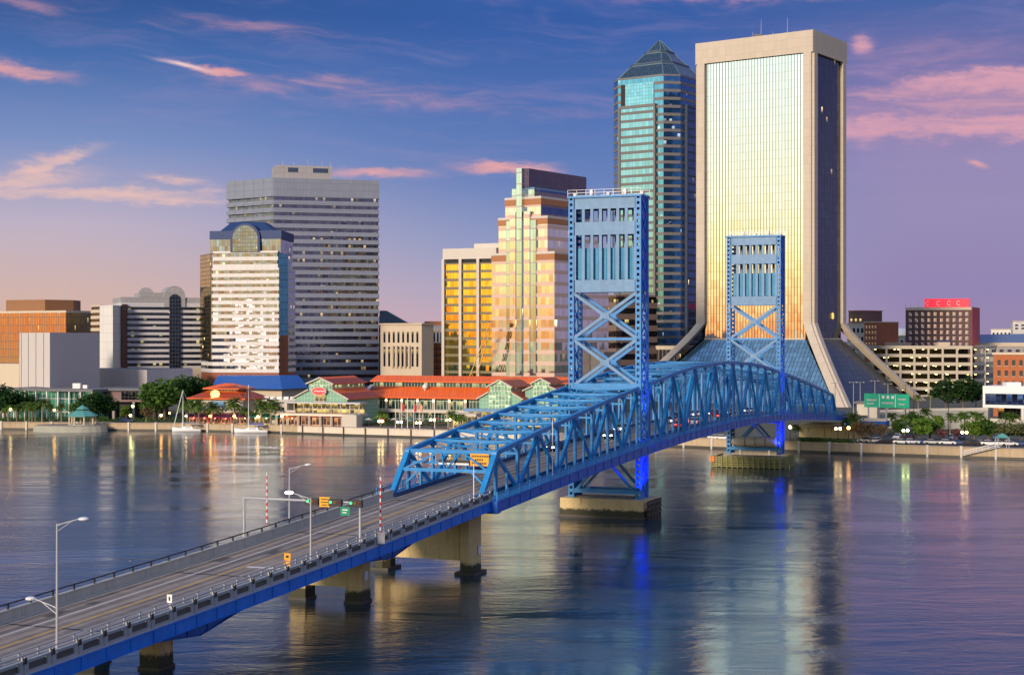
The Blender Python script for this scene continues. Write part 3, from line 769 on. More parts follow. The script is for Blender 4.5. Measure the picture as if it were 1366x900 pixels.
# things standing on the bridge
def road_lamp(u, v, h, armdir, label, lit=False, second=None, pole_mat='galv'):
    p = BD(u, v, 0); t_ = thing('street_lamp', label, 'street lamp', tuple(p), 'lamp posts along the bridge')
    m_ = MB(); m_.tube(p, p + ZAX * h, .11, .07, 8); m_.tube(p, p + ZAX * .5, .2, .18, 8); m_.build('pole', M[pole_mat], t_)
    for (dr, z0) in [(armdir, h)] + ([second] if second else []):
        a = p + ZAX * (z0 - .6); e = p + ZAX * (z0 + .45) + VAX * (dr * 2.1)
        m_ = MB(); m_.tube(p + ZAX * (z0 - .1), a + ZAX * .5 + VAX * dr * .3, .05); m_.tube(a + ZAX * .55 + VAX * dr * .2, e, .045); m_.tube(a, e - VAX * dr * .7 - ZAX * .2, .03); m_.build('arm', M[pole_mat], t_)
        m_ = MB(); m_.sphere(tuple(e + VAX * dr * .35), .42, 10, 6, sz=.38); m_.build('lamp_head', M['lamp_lit'] if lit else M['white'], t_)
    return t_
M['lamp_lit'] = glow('lit_lamp', (1, .86, .60, 1), 14)
def uvz(xp, v, z=None):
    """bridge u where the upright at offset v shows at photo column xp"""
    k = (xp - CX) / F
    return (k * (266 - .369 * v) - 15.7 - .929 * v) / (.369 - k * .929)
def lampat(xp, v, ytop, *a, **k):
    u = uvz(xp, v); p = BD(u, v); h = hz(ytop, p.y) - p.z
    return road_lamp(u, v, h, *a, **k)
lampat(386, -6.5, 624, 1, 'unlit tall lamp post behind the signal gantry on the solid wall side')
lampat(414.5, 7.4, 664, -1, 'lit lamp post on the open balustrade in front of the signal gantry', lit=True)
lampat(76, 7.3, 698, 1, 'lamp post with two unlit heads nearest the bottom corner of the bridge', second=(-1, 4.2))
for xp, v, y0, lab in ((632, 7.2, 618, 'thin white pole standing before the yellow sign at the truss entrance'), (737, 7.2, 560, 'thin pale pole beside the walkway railing short of the first lift tower')):
    u = uvz(xp, v); p = BD(u, v); mb = MB(); mb.tube(p, (p.x, p.y, hz(y0, p.y)), .07, .05, 6); mb.tube(p, p + ZAX * .4, .14, .12, 6)
    tag(mb.build('slim_pole', M['white']), lab, 'pole')

u = -104.8; gl = BD(u, -6.6); gr = BD(u, 7.5); zt = 12.75
g = thing('signal_gantry', 'grey steel gantry spanning the bridge road with signals and a yellow sign', 'traffic gantry', tuple(BD(u, 0)))
for p in (gl, gr):
    mb = MB(); mb.tube(p, (p.x, p.y, zt + .1), .15, .13, 8); mb.tube(p, p + ZAX * .5, .28, .25, 8); mb.build('post', M['galv'], g)
mb = MB(); mb.tube((gl.x, gl.y, zt), (gr.x, gr.y, zt), .12, .12, 8); mb.build('crossbeam', M['galv'], g)
M['lens_red'] = glow('signal_green', (.04, .8, .28, 1), 1.0); M['lens_off_y'] = surf('unlit_amber', (.16, .08, .01), .3); M['lens_off_r'] = surf('unlit_red', (.10, .01, .01), .3)
for v in (2.0, 4.75, 7.15):
    mb = MB(); mb.hexa([B(u - .5, v - .75, zt - .42), B(u - .5, v + .75, zt - .42), B(u - .15, v + .75, zt - .42), B(u - .15, v - .75, zt - .42), B(u - .5, v - .75, zt + .34), B(u - .5, v + .75, zt + .34), B(u - .15, v + .75, zt + .34), B(u - .15, v - .75, zt + .34)])
    s = mb.build('signal_head', M['black'], g)
    for k, mm in ((-.48, M['lens_red']), (0, M['lens_off_y']), (.48, M['lens_off_r'])):
        mb = MB(); mb.tube(B(u - .56, v + k, zt), B(u - .5, v + k, zt), .16, .16, 8); mb.build('lens', mm, s)
def board(m_, u, v0, v1, z0, z1, th=.08): m_.hexa([B(u - th, v0, z0), B(u - th, v1, z0), B(u, v1, z0), B(u, v0, z0), B(u - th, v0, z1), B(u - th, v1, z1), B(u, v1, z1), B(u, v0, z1)])
mb = MB(); board(mb, u - .3, 2.85, 4.1, zt - .55, zt + .5); s = mb.build('warning_panel', M['yellow'], g)
mb = MB()
for i, (a, b) in enumerate(((3.05, 3.9), (3.05, 3.9), (3.15, 3.8))): board(mb, u - .385, a, b, zt + .22 - i * .3, zt + .32 - i * .3, .01)
mb.build('lettering', M['black'], s)
mb = MB(); board(mb, u - .3, 5.35, 6.5, zt - 1.35, zt - .45); s = mb.build('street_name_panel', M['green_sign'], g)
mb = MB(); board(mb, u - .385, 5.6, 6.25, zt - .82, zt - .70, .01); board(mb, u - .385, 5.6, 6.1, zt - 1.1, zt - 1.0, .01); mb.build('lettering', M['white'], s)

def barrier(xp, v, ytop, label):
    u = uvz(xp, v); p = BD(u, v, .3); h = hz(ytop, p.y) - p.z
    t_ = thing('barrier_gate', label, 'barrier gate', tuple(p), 'raised barrier arms')
    m_ = MB(); m_.box(tuple(p + ZAX * .55), (.8, .7, 1.1), .3); m_.box(tuple(p + ZAX * 1.15), (.95, .8, .12), .3); m_.build('cabinet', M['galv'], t_)
    m_ = MB(); n_ = 16
    for i in range(n_): m_.tube(p + ZAX * (1.0 + (h - 1) * i / n_), p + ZAX * (1.0 + (h - 1) * (i + 1) / n_), .11 - .04 * i / n_, .11 - .04 * (i + 1) / n_, 6, i % 2)
    m_.build('arm', [M['red'], M['white']], t_)
barrier(356, -6.7, 630, 'red and white barrier arm raised upright on the solid wall side')
barrier(507.5, 8.1, 636, 'red and white barrier arm raised upright on the open balustrade')
u = uvz(384, 6.0); p = BD(u, 6.0)
t_ = thing('warning_sign', 'yellow double warning sign on a low post at the stop line', 'road sign', tuple(p))
mb = MB(); mb.tube(p, p + ZAX * 1.9, .05, n=6); mb.build('post', M['galv'], t_)
mb = MB(); board(mb, u - .06, 5.66, 6.36, deck(u) + 1.25, deck(u) + 1.95, .06); s = mb.build('upper_plate', M['yellow'], t_)
mb = MB(); board(mb, u - .13, 5.85, 6.17, deck(u) + 1.5, deck(u) + 1.75, .01); mb.build('symbol', M['black'], s)
mb = MB(); board(mb, u - .06, 5.7, 6.32, deck(u) + .55, deck(u) + 1.15, .06); s = mb.build('lower_plate', M['yellow'], t_)
u = uvz(227, 7.1); p = BD(u, 7.1)
t_ = thing('road_sign', 'small white road sign on a thin post beside the balustrade', 'road sign', tuple(p))
mb = MB(); mb.tube(p, p + ZAX * 2.2, .04, n=6); mb.build('post', M['galv'], t_)
mb = MB(); board(mb, u - .06, 6.85, 7.35, deck(u) + 1.5, deck(u) + 2.2, .05); s = mb.build('plate', M['white'], t_)
mb = MB(); board(mb, u - .115, 7.02, 7.18, deck(u) + 1.68, deck(u) + 2.02, .01); mb.build('symbol', M['black'], s)
# yellow board and height bar on the entrance portal
un = NS[0]; zz = top(un); uf = un - .5
t_ = thing('portal_sign', 'yellow warning board hung on the portal of the near truss', 'road sign', tuple(B(uf, 4.2, zz)))
mb = MB(); board(mb, uf, 2.9, 5.5, zz - 1.75, zz - .15, .1); s = mb.build('board', M['yellow'], t_)
mb = MB()
for i, (a, b) in enumerate(((3.1, 5.3), (3.6, 4.7), (3.1, 5.2))):
    v = a
    while v < b: board(mb, uf - .105, v, v + .17, zz - .60 - i * .45, zz - .35 - i * .45, .01); v += .24
mb.build('lettering', M['black'], s)
mb = MB(); board(mb, uf - .6, 1.9, 4.9, zz - 2.75, zz - 2.25, .1); mb.build('clearance_board', M['yellow'], t_)
mb = MB(); board(mb, uf, -1.6, 2.7, zz - 1.42, zz - 1.05, .12); s = mb.build('signal_bar', M['black'], t_)
mb = MB(); board(mb, uf, -1.6, 2.7, zz - 1.68, zz - 1.43, .12); mb.build('white_strip', M['white'], t_)
# cars crossing the lift span with their lamps on
M['head'] = glow('headlamp', (1.0, .80, .52, 1), 30); M['tail'] = glow('tail_lamp', (1.0, .03, .02, 1), 14)
M['carglass'] = surf('car_glass', (.01, .012, .015), .08, 0, spec=.8); M['tyre'] = surf('tyre_rubber', (.012, .012, .012), .8)
def car_proto(paint, label, group):
    t_ = thing('parked_car', label, 'car', (0, 0, 0), group)
    prof = [(-2.2, .35), (2.2, .35), (2.25, .72), (1.9, .88), (1.05, .95), (-1.75, .98), (-2.22, .86)]
    m_ = MB(); m_.loft([[(x, s * .88, z) for x, z in prof] for s in (-1, 1)]); body = m_.build('body', paint, t_)
    m_ = MB(); m_.loft([[(1.05, -.80, .96), (-1.75, -.80, .97), (-1.75, .80, .97), (1.05, .80, .96)], [(.3, -.64, 1.42), (-1.25, -.64, 1.42), (-1.25, .64, 1.42), (.3, .64, 1.42)]]); m_.build('window_glass', M['carglass'], t_)
    m_ = MB(); m_.box((-.48, 0, 1.44), (1.6, 1.3, .05)); m_.build('roof', paint, t_)
    for x in (-1.35, 1.35):
        for s in (-1, 1):
            m_ = MB(); m_.tube((x, s * .70, .33), (x, s * .91, .33), .33, .33, 10); m_.build('wheel', M['tyre'], t_)
    for s in (-1, 1):
        m_ = MB(); m_.box((2.2, s * .62, .68), (.12, .38, .16)); m_.build('headlight', M['head_off'], t_)
        m_ = MB(); m_.box((-2.22, s * .65, .76), (.08, .34, .14)); m_.build('tail_light', M['tail_off'], t_)
    return t_
M['head_off'] = surf('lamp_glass', (.6, .6, .6), .2); M['tail_off'] = surf('tail_lens', (.35, .01, .01), .2)
PAINT = [surf('car_white', (.70, .70, .72), .25, var=.03), surf('car_blue', (.03, .07, .22), .25, .3, var=.03), surf('car_silver', (.40, .42, .45), .3, .5, var=.03), surf('car_black', (.02, .02, .025), .2, var=.03), surf('car_red', (.32, .02, .02), .25, var=.03)]
def lit_car(u, v, paint, sgn, label):
    c = car_proto(paint, label, 'cars crossing the lift bridge'); c.name = 'car'
    for ch in c.children:
        if ch.name.startswith('headlight'): ch.data.materials[0] = M['head']
        if ch.name.startswith('tail_light'): ch.data.materials[0] = M['tail']
    d = (BD(u + sgn, v) - BD(u - sgn, v)).normalized()
    c.location = BD(u, v, .02); c.rotation_euler = (0, -math.asin(d.z), math.atan2(d.y, d.x))
for u, v, pi, sg, lab in ((22, -4.0, 0, -1, 'white car driving towards us just past the first lift tower, headlights on'), (46, -1.4, 2, -1, 'silver car coming over the crest of the lift span, headlights on'),
                          (58, -4.0, 3, -1, 'dark car at the middle of the lift span in the outer oncoming lane'), (34, 4.0, 4, 1, 'red car driving away along the lift span nearest the walkway railing'),
                          (52, 1.4, 0, 1, 'white car driving away over the crest with tail lights on'), (92, -1.4, 2, -1, 'silver car coming down towards us just before the second lift tower'),
                          (8, -1.4, 3, -1, 'dark car in the inner oncoming lane beside the first lift tower'), (72, -4.0, 0, -1, 'white car in the outer oncoming lane beyond the crest'), (80, -1.4, 4, -1, 'red car in the inner oncoming lane beyond the crest'),
                          (104, -4.0, 2, -1, 'silver car in the outer oncoming lane under the second lift tower'), (66, 4.0, 3, 1, 'dark car driving away beyond the crest nearest the walkway'), (44, 4.0, 0, 1, 'white car driving away just before the crest nearest the walkway'), (-14, -4.0, 1, -1, 'blue car on the near truss span just short of the first lift tower'),
                          (124, -4.0, 0, -1, 'white car on the far truss span beyond the second lift tower')):
    lit_car(u, v, PAINT[pi], sg, lab)
# ------------------------------------------------------------------ downtown
GR = Vector((.819, -.574)); GG = Vector((.574, .819))      # the street grid: along a front, and back from it
M['beige'] = panelled('beige_precast', (.50, .43, .35), 3.0, 3.9, .012, .7, .08)
M['lilac_conc'] = panelled('pale_cladding', (.55, .51, .50), 4.2, 30, .012, .7, .05)
M['crown_grey'] = panelled('crown_cladding', (.31, .30, .32), 2.2, 2.6, .03, .7, .08)
M['white_clad'] = panelled('white_cladding', (.62, .60, .58), 3.0, 3.6, .02, .6, .06)
M['grey_clad'] = panelled('grey_cladding', (.20, .225, .30), 1.6, 3.3, .03, .6, .08)  # albedo lowered, the slab's shade put into the cladding colour
M['cream'] = surf('cream_stone', (.56, .47, .36), .8, var=.12, streak=True)
M['brick'] = panelled('red_brown_brick', (.30, .10, .05), .5, .25, .10, .85, .3)
M['brick_or'] = panelled('orange_brick', (.42, .13, .05), .5, .25, .10, .85, .3)
M['roof_grey'] = surf('flat_roof', (.16, .16, .17), .9, var=.3)
M['dark_glass'] = glass('dark_window', (.10, .12, .16), 1.3, 3.3, .05, .03, lit=.10, lite=.8, rough=.08)
M['dark'] = surf('dark_opening', (.012, .012, .014), .7)

def bldg(name, label, cat, poly, z0=LAND, group=None):
    cx = sum(p[0] for p in poly) / len(poly); cy = sum(p[1] for p in poly) / len(poly)
    return thing(name, label, cat, (cx, cy, z0), group)
def bands(b, poly, zs, gmat, ins=.35, name='window_band'):
    for z0, z1 in zs:
        m_ = MB(); m_.prism(inset(poly, ins), z0 - .05, z1 + .05, caps=False); m_.build(name, gmat, b)
def ribbon(b, poly, z0, z1, n, frac, wmat, gmat, ztop=None, ins=.35, roof=True):
    """n storeys: a ribbon of glass (share frac) over a solid spandrel, solid up to ztop"""
    h = (z1 - z0) / n; m_ = MB(); zs = []
    for k in range(n):
        a = z0 + k * h
        m_.prism(poly, a, a + h * (1 - frac)); zs.append((a + h * (1 - frac), a + h))
    m_.prism(poly, z1, ztop or z1 + .8)
    w_ = m_.build('wall', wmat, b); bands(b, poly, zs, gmat, ins)
    if roof:
        m_ = MB(); m_.prism(inset(poly, .6), (ztop or z1 + .8) - .3, (ztop or z1 + .8) + .03); m_.build('roof', M['roof_grey'], b)
    return w_
def rect4(p0, p1, depth, back=None):
    """front edge p0 (screen-side start) to p1, extruded away"""
    a, b = Vector(p0), Vector(p1); d = (b - a).normalized(); n_ = Vector((-d.y, d.x))
    if n_.y < 0: n_ = -n_
    if back is not None: n_ = Vector(back)
    return [tuple(a), tuple(b), tuple(b + n_ * depth), tuple(a + n_ * depth)]
def lerp2(a, b, s): return (a[0] + (b[0] - a[0]) * s, a[1] + (b[1] - a[1]) * s)
def slab_on(m_, p0, p1, z0, z1, out=.15, back=.3, m=0):
    """a slab lying on the wall p0-p1 (outside is to the camera side)"""
    a, b = Vector(p0), Vector(p1); d = (b - a).normalized(); n_ = Vector((d.y, -d.x))
    if n_.y > 0: n_ = -n_
    q = [a + n_ * out, b + n_ * out, b - n_ * back, a - n_ * back]
    m_.prism([tuple(x) for x in q], z0, z1, m)
def windows(b, p0, p1, z0, z1, nx, nz, fw, fh, mat, margin=0.0, frame=None, name='window'):
    """one object per window, all sharing one mesh per wall"""
    a, e = Vector(p0), Vector(p1); L = (e - a).length; d = (e - a).normalized()
    ang = math.atan2(d.y, d.x); n_ = Vector((d.y, -d.x))
    if n_.y > 0: n_ = -n_
    cw = (L - 2 * margin) / nx; ch = (z1 - z0) / nz
    m_ = MB(); s = 1 if (n_ - Vector((d.y, -d.x))).length < .01 else -1
    m_.box((0, -.03 * s, 0), (cw * fw, .16, ch * fh)); off = None
    src = None
    for i in range(nx):
        for k in range(nz):
            c = a + d * (margin + cw * (i + .5)); z = z0 + ch * (k + .5)
            if src is None:
                src = m_.build(name, mat, None); src.parent = b
                o = src
                if frame:
                    f_ = MB(); f_.box((0, -.08 * s, -ch * fh / 2 - .1), (cw * fw + .3, .22, .18)); fo = f_.build('sill', frame); fo.parent = src
            else:
                o = src.copy(); C.objects.link(o)
                if frame:
                    f2 = fo.copy(); C.objects.link(f2); f2.parent = o
            o.location = (c.x - b.location.x, c.y - b.location.y, z - b.location.z); o.rotation_euler = (0, 0, ang)
def rooftop(b, c, d, z, h, ang=0.0, mat=None, name='plant_room'):
    m_ = MB(); m_.box((c[0], c[1], z + h / 2), (d[0], d[1], h), ang); return m_.build(name, mat or M['grey_clad'], b)
def mast(b, x, y, z0, h, r=.12):
    m_ = MB(); m_.tube((x, y, z0), (x, y, z0 + h), r, r * .4, 6); m_.build('mast', M['galv'], b)

# --- tower with the flared base
Cn = Vector((129.6, 677.0)); WL, WR = 57.5, 36.5
g = [Cn, Cn - GR * WL, Cn - GR * WL + GG * WR, Cn + GG * WR]
b = bldg('flared_tower', 'tallest broad tower, beige frame round mirror glass, legs flaring out at its base', 'skyscraper', [tuple(p) for p in g])
TOPZ = 163.0; FZ = 37.0
def fl(z): return 0.0 if z >= FZ else 27.0 * ((FZ - z) / (FZ - LAND)) ** 1.12
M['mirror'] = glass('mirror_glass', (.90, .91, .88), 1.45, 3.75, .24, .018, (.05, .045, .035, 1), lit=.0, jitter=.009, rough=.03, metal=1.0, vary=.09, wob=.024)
M['mirror_side'] = glass('mirror_glass_side', (.07, .10, .14), 1.7, 3.75, .22, .03, (.03, .03, .035, 1), lit=.006, jitter=.02, rough=.05, metal=1.0, vary=.3, seed=3, lite=.8)  # side glass tinted dark, the dimmer sky it mirrors put into the colour
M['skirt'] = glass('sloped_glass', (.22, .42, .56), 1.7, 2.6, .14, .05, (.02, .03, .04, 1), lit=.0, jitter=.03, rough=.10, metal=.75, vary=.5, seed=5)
M['skirt_dark'] = glass('sloped_glass_side', (.07, .09, .11), 1.7, 2.6, .10, .05, (.03, .035, .04, 1), lit=.0, jitter=.02, rough=.3, metal=.6, vary=.4, seed=6)  # darker copy of the sloped glass, side shade put into its tint
SECZ = [TOPZ - 9.52, 120, 80, FZ + 6, FZ, 33, 28, 20, 10, LAND - .5]
def face_frame(P, A, N, L, glassm, skirtm, colw, gap):
    """P corner, A unit along the face, N outward; columns flare along +-A and N"""
    for s in (0, 1):
        secs = []
        for z in SECZ:
            e = fl(z)
            base = P + (A * (L + e) if s else A * (-e)) + N * e
            din = -A if s else A
            o = base + din * gap; i = base + din * colw
            thick = 2.6
            secs.append([(o.x, o.y, z), (i.x, i.y, z), (i.x - N.x * thick, i.y - N.y * thick, z), (o.x - N.x * thick, o.y - N.y * thick, z)])
        if s: secs = [q[::-1] for q in secs]
        m_ = MB(); m_.loft(secs[::-1]); m_.build('flared_column', M['beige'], b)
    m_ = MB(); q0, q1 = P + A * .25, P + A * (L - .25)
    m_.prism([tuple(q0), tuple(q1), tuple(q1 - A * 2.6 - N * 2.6), tuple(q0 + A * 2.6 - N * 2.6)], TOPZ - 9.5, TOPZ); m_.build('top_band', M['beige'], b)
    p0, p1 = P + A * (colw - .5) - N * 1.3, P + A * (L - colw + .5) - N * 1.3
    m_ = MB(); m_.poly([(p0.x, p0.y, 30.0), (p1.x, p1.y, 30.0), (p1.x, p1.y, TOPZ - 9.4), (p0.x, p0.y, TOPZ - 9.4)]); m_.build('glass_curtain_wall', glassm, b)
    m_ = MB()
    e = fl(LAND) - 3.5
    r0, r1 = P + A * (colw - 1 - e) + N * (e - 1.5), P + A * (L - colw + 1 + e) + N * (e - 1.5)
    m_.poly([(r0.x, r0.y, LAND), (r1.x, r1.y, LAND), (p1.x, p1.y, 30.0), (p0.x, p0.y, 30.0)]); m_.build('sloped_glazing', skirtm, b)
    m_ = MB(); m_.beam((p0.x, p0.y, 30.0), (p1.x, p1.y, 30.0), .8, .7); m_.build('glazing_sill', M['beige'], b)
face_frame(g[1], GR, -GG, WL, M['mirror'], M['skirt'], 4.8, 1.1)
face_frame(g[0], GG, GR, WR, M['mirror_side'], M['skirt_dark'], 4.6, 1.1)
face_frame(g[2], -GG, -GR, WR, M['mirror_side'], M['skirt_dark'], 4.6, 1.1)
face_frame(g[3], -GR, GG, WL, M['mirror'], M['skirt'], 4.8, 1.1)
mb = MB(); mb.prism(inset([tuple(p) for p in g], 1.0), TOPZ - 2, TOPZ - .4); mb.build('roof', M['roof_grey'], b)
mb = MB(); mb.prism(inset([tuple(p) for p in g], 2.4), LAND, 31); mb.prism(inset([tuple(p) for p in g], 2.4), 30, TOPZ - 3); mb.build('core', M['dark'], b)
for s, h in ((.45, 4), (.52, 9), (.62, 3), (.74, 8.5)):
    p = g[1] + GR * WL * s + GG * 6; mast(b, p.x, p.y, TOPZ - .5, h, .16)
p = g[1] + GR * WL * .5 + GG * 5; mb = MB(); mb.box((p.x, p.y, TOPZ + .6), (3, 2, 2.4)); mb.box((p.x + 4, p.y, TOPZ + .4), (2, 2, 1.8)); mb.build('roof_plant', M['roof_grey'], b)
p = Cn + GG * (WR * .62) + GR * (-.9); mb = MB()
for i in range(4):
    for j in (-1, 1): mb.beam((p.x, p.y, 40.2), (p.x + GG.x * 1.5 * math.cos(i * .8) * j, p.y + GG.y * 1.5 * math.cos(i * .8) * j, 40.2 + 1.5 * math.sin(i * .8) * j), .25, .25)
mb.build('lit_emblem', glow('emblem_gold', (1, .62, .12, 1), 1.0), b)

# --- tall tower with the stepped glass pyramid
Pc = Vector(pt(885, 790)); fw, ch_, S = 26.8, 6.3, 39.5
q = [Pc - GR * fw, Pc, Pc + (GR + GG) * ch_, Pc + (GR + GG) * ch_ + GG * fw, Pc + GG * (fw + 2 * ch_), Pc + GG * (fw + 2 * ch_) - GR * fw, Pc - GR * (fw + ch_) + GG * (fw + ch_), Pc - GR * (fw + ch_) + GG * ch_]
octo = [tuple(p) for p in q]
b = bldg('pyramid_tower', 'teal glass skyscraper with chamfered corners and a stepped glass pyramid on top', 'skyscraper', octo)
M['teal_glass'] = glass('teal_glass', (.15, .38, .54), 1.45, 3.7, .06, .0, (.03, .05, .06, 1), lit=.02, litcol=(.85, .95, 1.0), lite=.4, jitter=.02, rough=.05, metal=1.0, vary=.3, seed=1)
M['teal_glass_shaded'] = glass('teal_glass_shaded', (.05, .17, .40), 1.45, 3.7, .05, .0, (.01, .03, .07, 1), lit=.025, litcol=(.9, .95, 1.0), lite=.5, jitter=.02, rough=.08, metal=.9, vary=.35, seed=2)  # dark copy for faces turned from the sunset, dim reflection put into the tint
M['band_taupe'] = surf('taupe_spandrel', (.15, .14, .14), .5, var=.1)
M['band_navy'] = surf('navy_spandrel', (.03, .05, .10), .4, var=.1)
EAVE = 162.0; nf = 40; fh = (EAVE - LAND) / nf
mw = MB()
for k in range(nf):
    a = LAND + k * fh; mw.prism(octo, a, a + fh * .36)
mw.prism(octo, EAVE, EAVE + .8)
mw.build('wall', M['band_taupe'], b)
for k in range(nf):
    a = LAND + k * fh; po = inset(octo, .18); n_ = len(po)
    m_ = MB()
    for i in range(n_):
        e1 = po[i]; e2 = po[(i + 1) % n_]
        m_.poly([(e1[0], e1[1], a + fh * .34), (e2[0], e2[1], a + fh * .34), (e2[0], e2[1], a + fh + .02), (e1[0], e1[1], a + fh + .02)])
    m_.m = []
    cc = ccw(inset(octo, .18))
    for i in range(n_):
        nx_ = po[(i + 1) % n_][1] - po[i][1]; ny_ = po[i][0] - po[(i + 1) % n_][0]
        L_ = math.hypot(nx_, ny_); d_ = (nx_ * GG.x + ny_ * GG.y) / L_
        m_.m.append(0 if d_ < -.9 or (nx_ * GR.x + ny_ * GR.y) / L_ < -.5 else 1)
    m_.build('window_band', [M['teal_glass'], M['teal_glass_shaded']], b)
# projecting glass bay on the front and on the side
def bay(P, A, N, L, m0, m1, ztop, gm, frm):
    a, e = P + A * m0, P + A * (L - m1)
    m_ = MB(); m_.prism([tuple(a + N * .9), tuple(e + N * .9), tuple(e - N * .1), tuple(a - N * .1)], LAND, ztop); m_.build('glass_bay', gm, b)
    m_ = MB()
    for s_ in (a, e): m_.prism([tuple(s_ + N * 1.4 - A * .55), tuple(s_ + N * 1.4 + A * .55), tuple(s_ - N * .1 + A * .55), tuple(s_ - N * .1 - A * .55)], LAND, ztop + .2)
    m_.prism([tuple(a + N * 1.41 - A * .4), tuple(e + N * 1.41 + A * .4), tuple(e - N * .1 + A * .4), tuple(a - N * .1 - A * .4)], ztop, ztop + 1.4); m_.build('bay_frame', frm, b)
M['bay_glass'] = glass('bay_glass', (.26, .50, .62), 1.9, fh, .05, .0, (.04, .06, .07, 1), lit=.0, jitter=.02, rough=.05, metal=1.0, vary=.3, seed=4, spand=.36, spcol=(.13, .13, .13, 1))
M['bay_glass_shaded'] = glass('bay_glass_shaded', (.05, .12, .24), 1.9, fh, .05, .0, (.01, .03, .07, 1), lit=.05, jitter=.02, rough=.08, metal=.9, vary=.3, seed=7, spand=.3, spcol=(.02, .04, .09, 1))
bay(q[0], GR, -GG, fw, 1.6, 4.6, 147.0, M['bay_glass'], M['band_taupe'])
bay(q[2], GG, GR, fw, 5.0, 5.0, 147.0, M['bay_glass_shaded'], M['band_navy'])  # side bay in darker glass and frame, shade put into their colours
m_ = MB(); a, e = q[0] + GR * 4.6, q[0] + GR * (fw - 5.6)
m_.prism([tuple(a - GG * .25), tuple(e - GG * .25), tuple(e + GG * .3), tuple(a + GG * .3)], 148.6, 159.5); m_.build('sky_window', glass('sky_window', (.26, .54, .68), 1.7, 1.8, .05, .05, lit=0, jitter=.02, metal=1.0), b)
m_ = MB(); m_.prism([tuple(a - GR * 2.6 - GG * .05), tuple(a - GR * .05 - GG * .05), tuple(a - GR * .05 + GG * .2), tuple(a - GR * 2.6 + GG * .2)], 148.6, 159.5); m_.build('recess', M['dark'], b)
cen = Vector((sum(p[0] for p in octo) / 8, sum(p[1] for p in octo) / 8))
M['pyr'] = glass('pyramid_glass', (.06, .11, .16), 1.5, 1.6, .16, .08, (.05, .09, .11, 1), lit=0, jitter=.03, rough=.12, metal=.8, vary=.4, seed=9)
M['pyr_edge'] = surf('pyramid_edge', (.13, .21, .25), .4, .4, var=.1)
def ring(k, z): return [(cen.x + (p[0] - cen.x) * k, cen.y + (p[1] - cen.y) * k, z) for p in octo]
def sqring(k, z):
    r_ = []
    hs = S / 2 * k
    for sx, sy in ((-1, -1), (1, -1), (1, 1), (-1, 1)): r_.append((cen.x + GR.x * hs * sx + GG.x * hs * sy, cen.y + GR.y * hs * sx + GG.y * hs * sy, z))
    return r_
for (k0, z0, k1, z1) in ((.97, EAVE + .8, .66, 169.6), (.60, 170.8, .335, 176.6), (.285, 177.8, .015, 184.0)):
    m_ = MB(); m_.loft([ring(k0, z0), ring(k1, z1)]); py_ = m_.build('pyramid_tier', M['pyr'], b)
    m_ = MB()
    A_, B_ = ring(k0, z0), ring(k1, z1)
    for i in range(8): m_.beam(A_[i], B_[i], .45, .45)
    for i in range(8): m_.beam(A_[i], A_[(i + 1) % 8], .5, .5); m_.beam(B_[i], B_[(i + 1) % 8], .35, .35)
    m_.build('ridge_frame', M['pyr_edge'], py_)
for (k0, z0, z1) in ((.66, 169.6, 170.8), (.335, 176.6, 177.8)):
    m_ = MB(); m_.loft([ring(k0 * .97, z0), ring(k0 * .97, z1)]); m_.build('pyramid_neck', M['band_navy'], b)

# --- stepped tower with pale glass front and a fin
ZS = 565; P1 = Vector(pt(739.6, ZS)); b = None
M['pale_stone'] = surf('pale_band', (.55, .50, .45), .6, var=.06)
M['brown_band'] = surf('brown_cornice', (.36, .15, .06), .6, var=.1)
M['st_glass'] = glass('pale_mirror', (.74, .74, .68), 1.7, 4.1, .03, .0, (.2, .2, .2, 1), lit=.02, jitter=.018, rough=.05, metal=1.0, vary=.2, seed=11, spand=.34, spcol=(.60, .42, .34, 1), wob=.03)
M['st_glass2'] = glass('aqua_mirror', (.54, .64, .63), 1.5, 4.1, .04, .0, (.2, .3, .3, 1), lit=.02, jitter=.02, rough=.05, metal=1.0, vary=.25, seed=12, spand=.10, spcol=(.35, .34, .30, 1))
M['st_side'] = glass('pale_mirror_shaded', (.06, .11, .26), 1.5, 4.1, .05, .0, (.02, .03, .06, 1), lit=.06, lite=.5, jitter=.02, rough=.06, metal=.9, vary=.35, seed=13, spand=.38, spcol=(.17, .12, .18, 1))  # side copy of the front glass and spandrels, shade put into the colours
Wt = 27.8
def along(s): return P1 - GR * (Wt * (1 - s))      # s from 0 (far corner) to 1 (near corner)
b = bldg('stepped_tower', 'stepped tower of pale mirror glass with brown cornices and a flat dark fin on top', 'skyscraper', [tuple(along(0)), tuple(P1), tuple(P1 + GG * 38)])
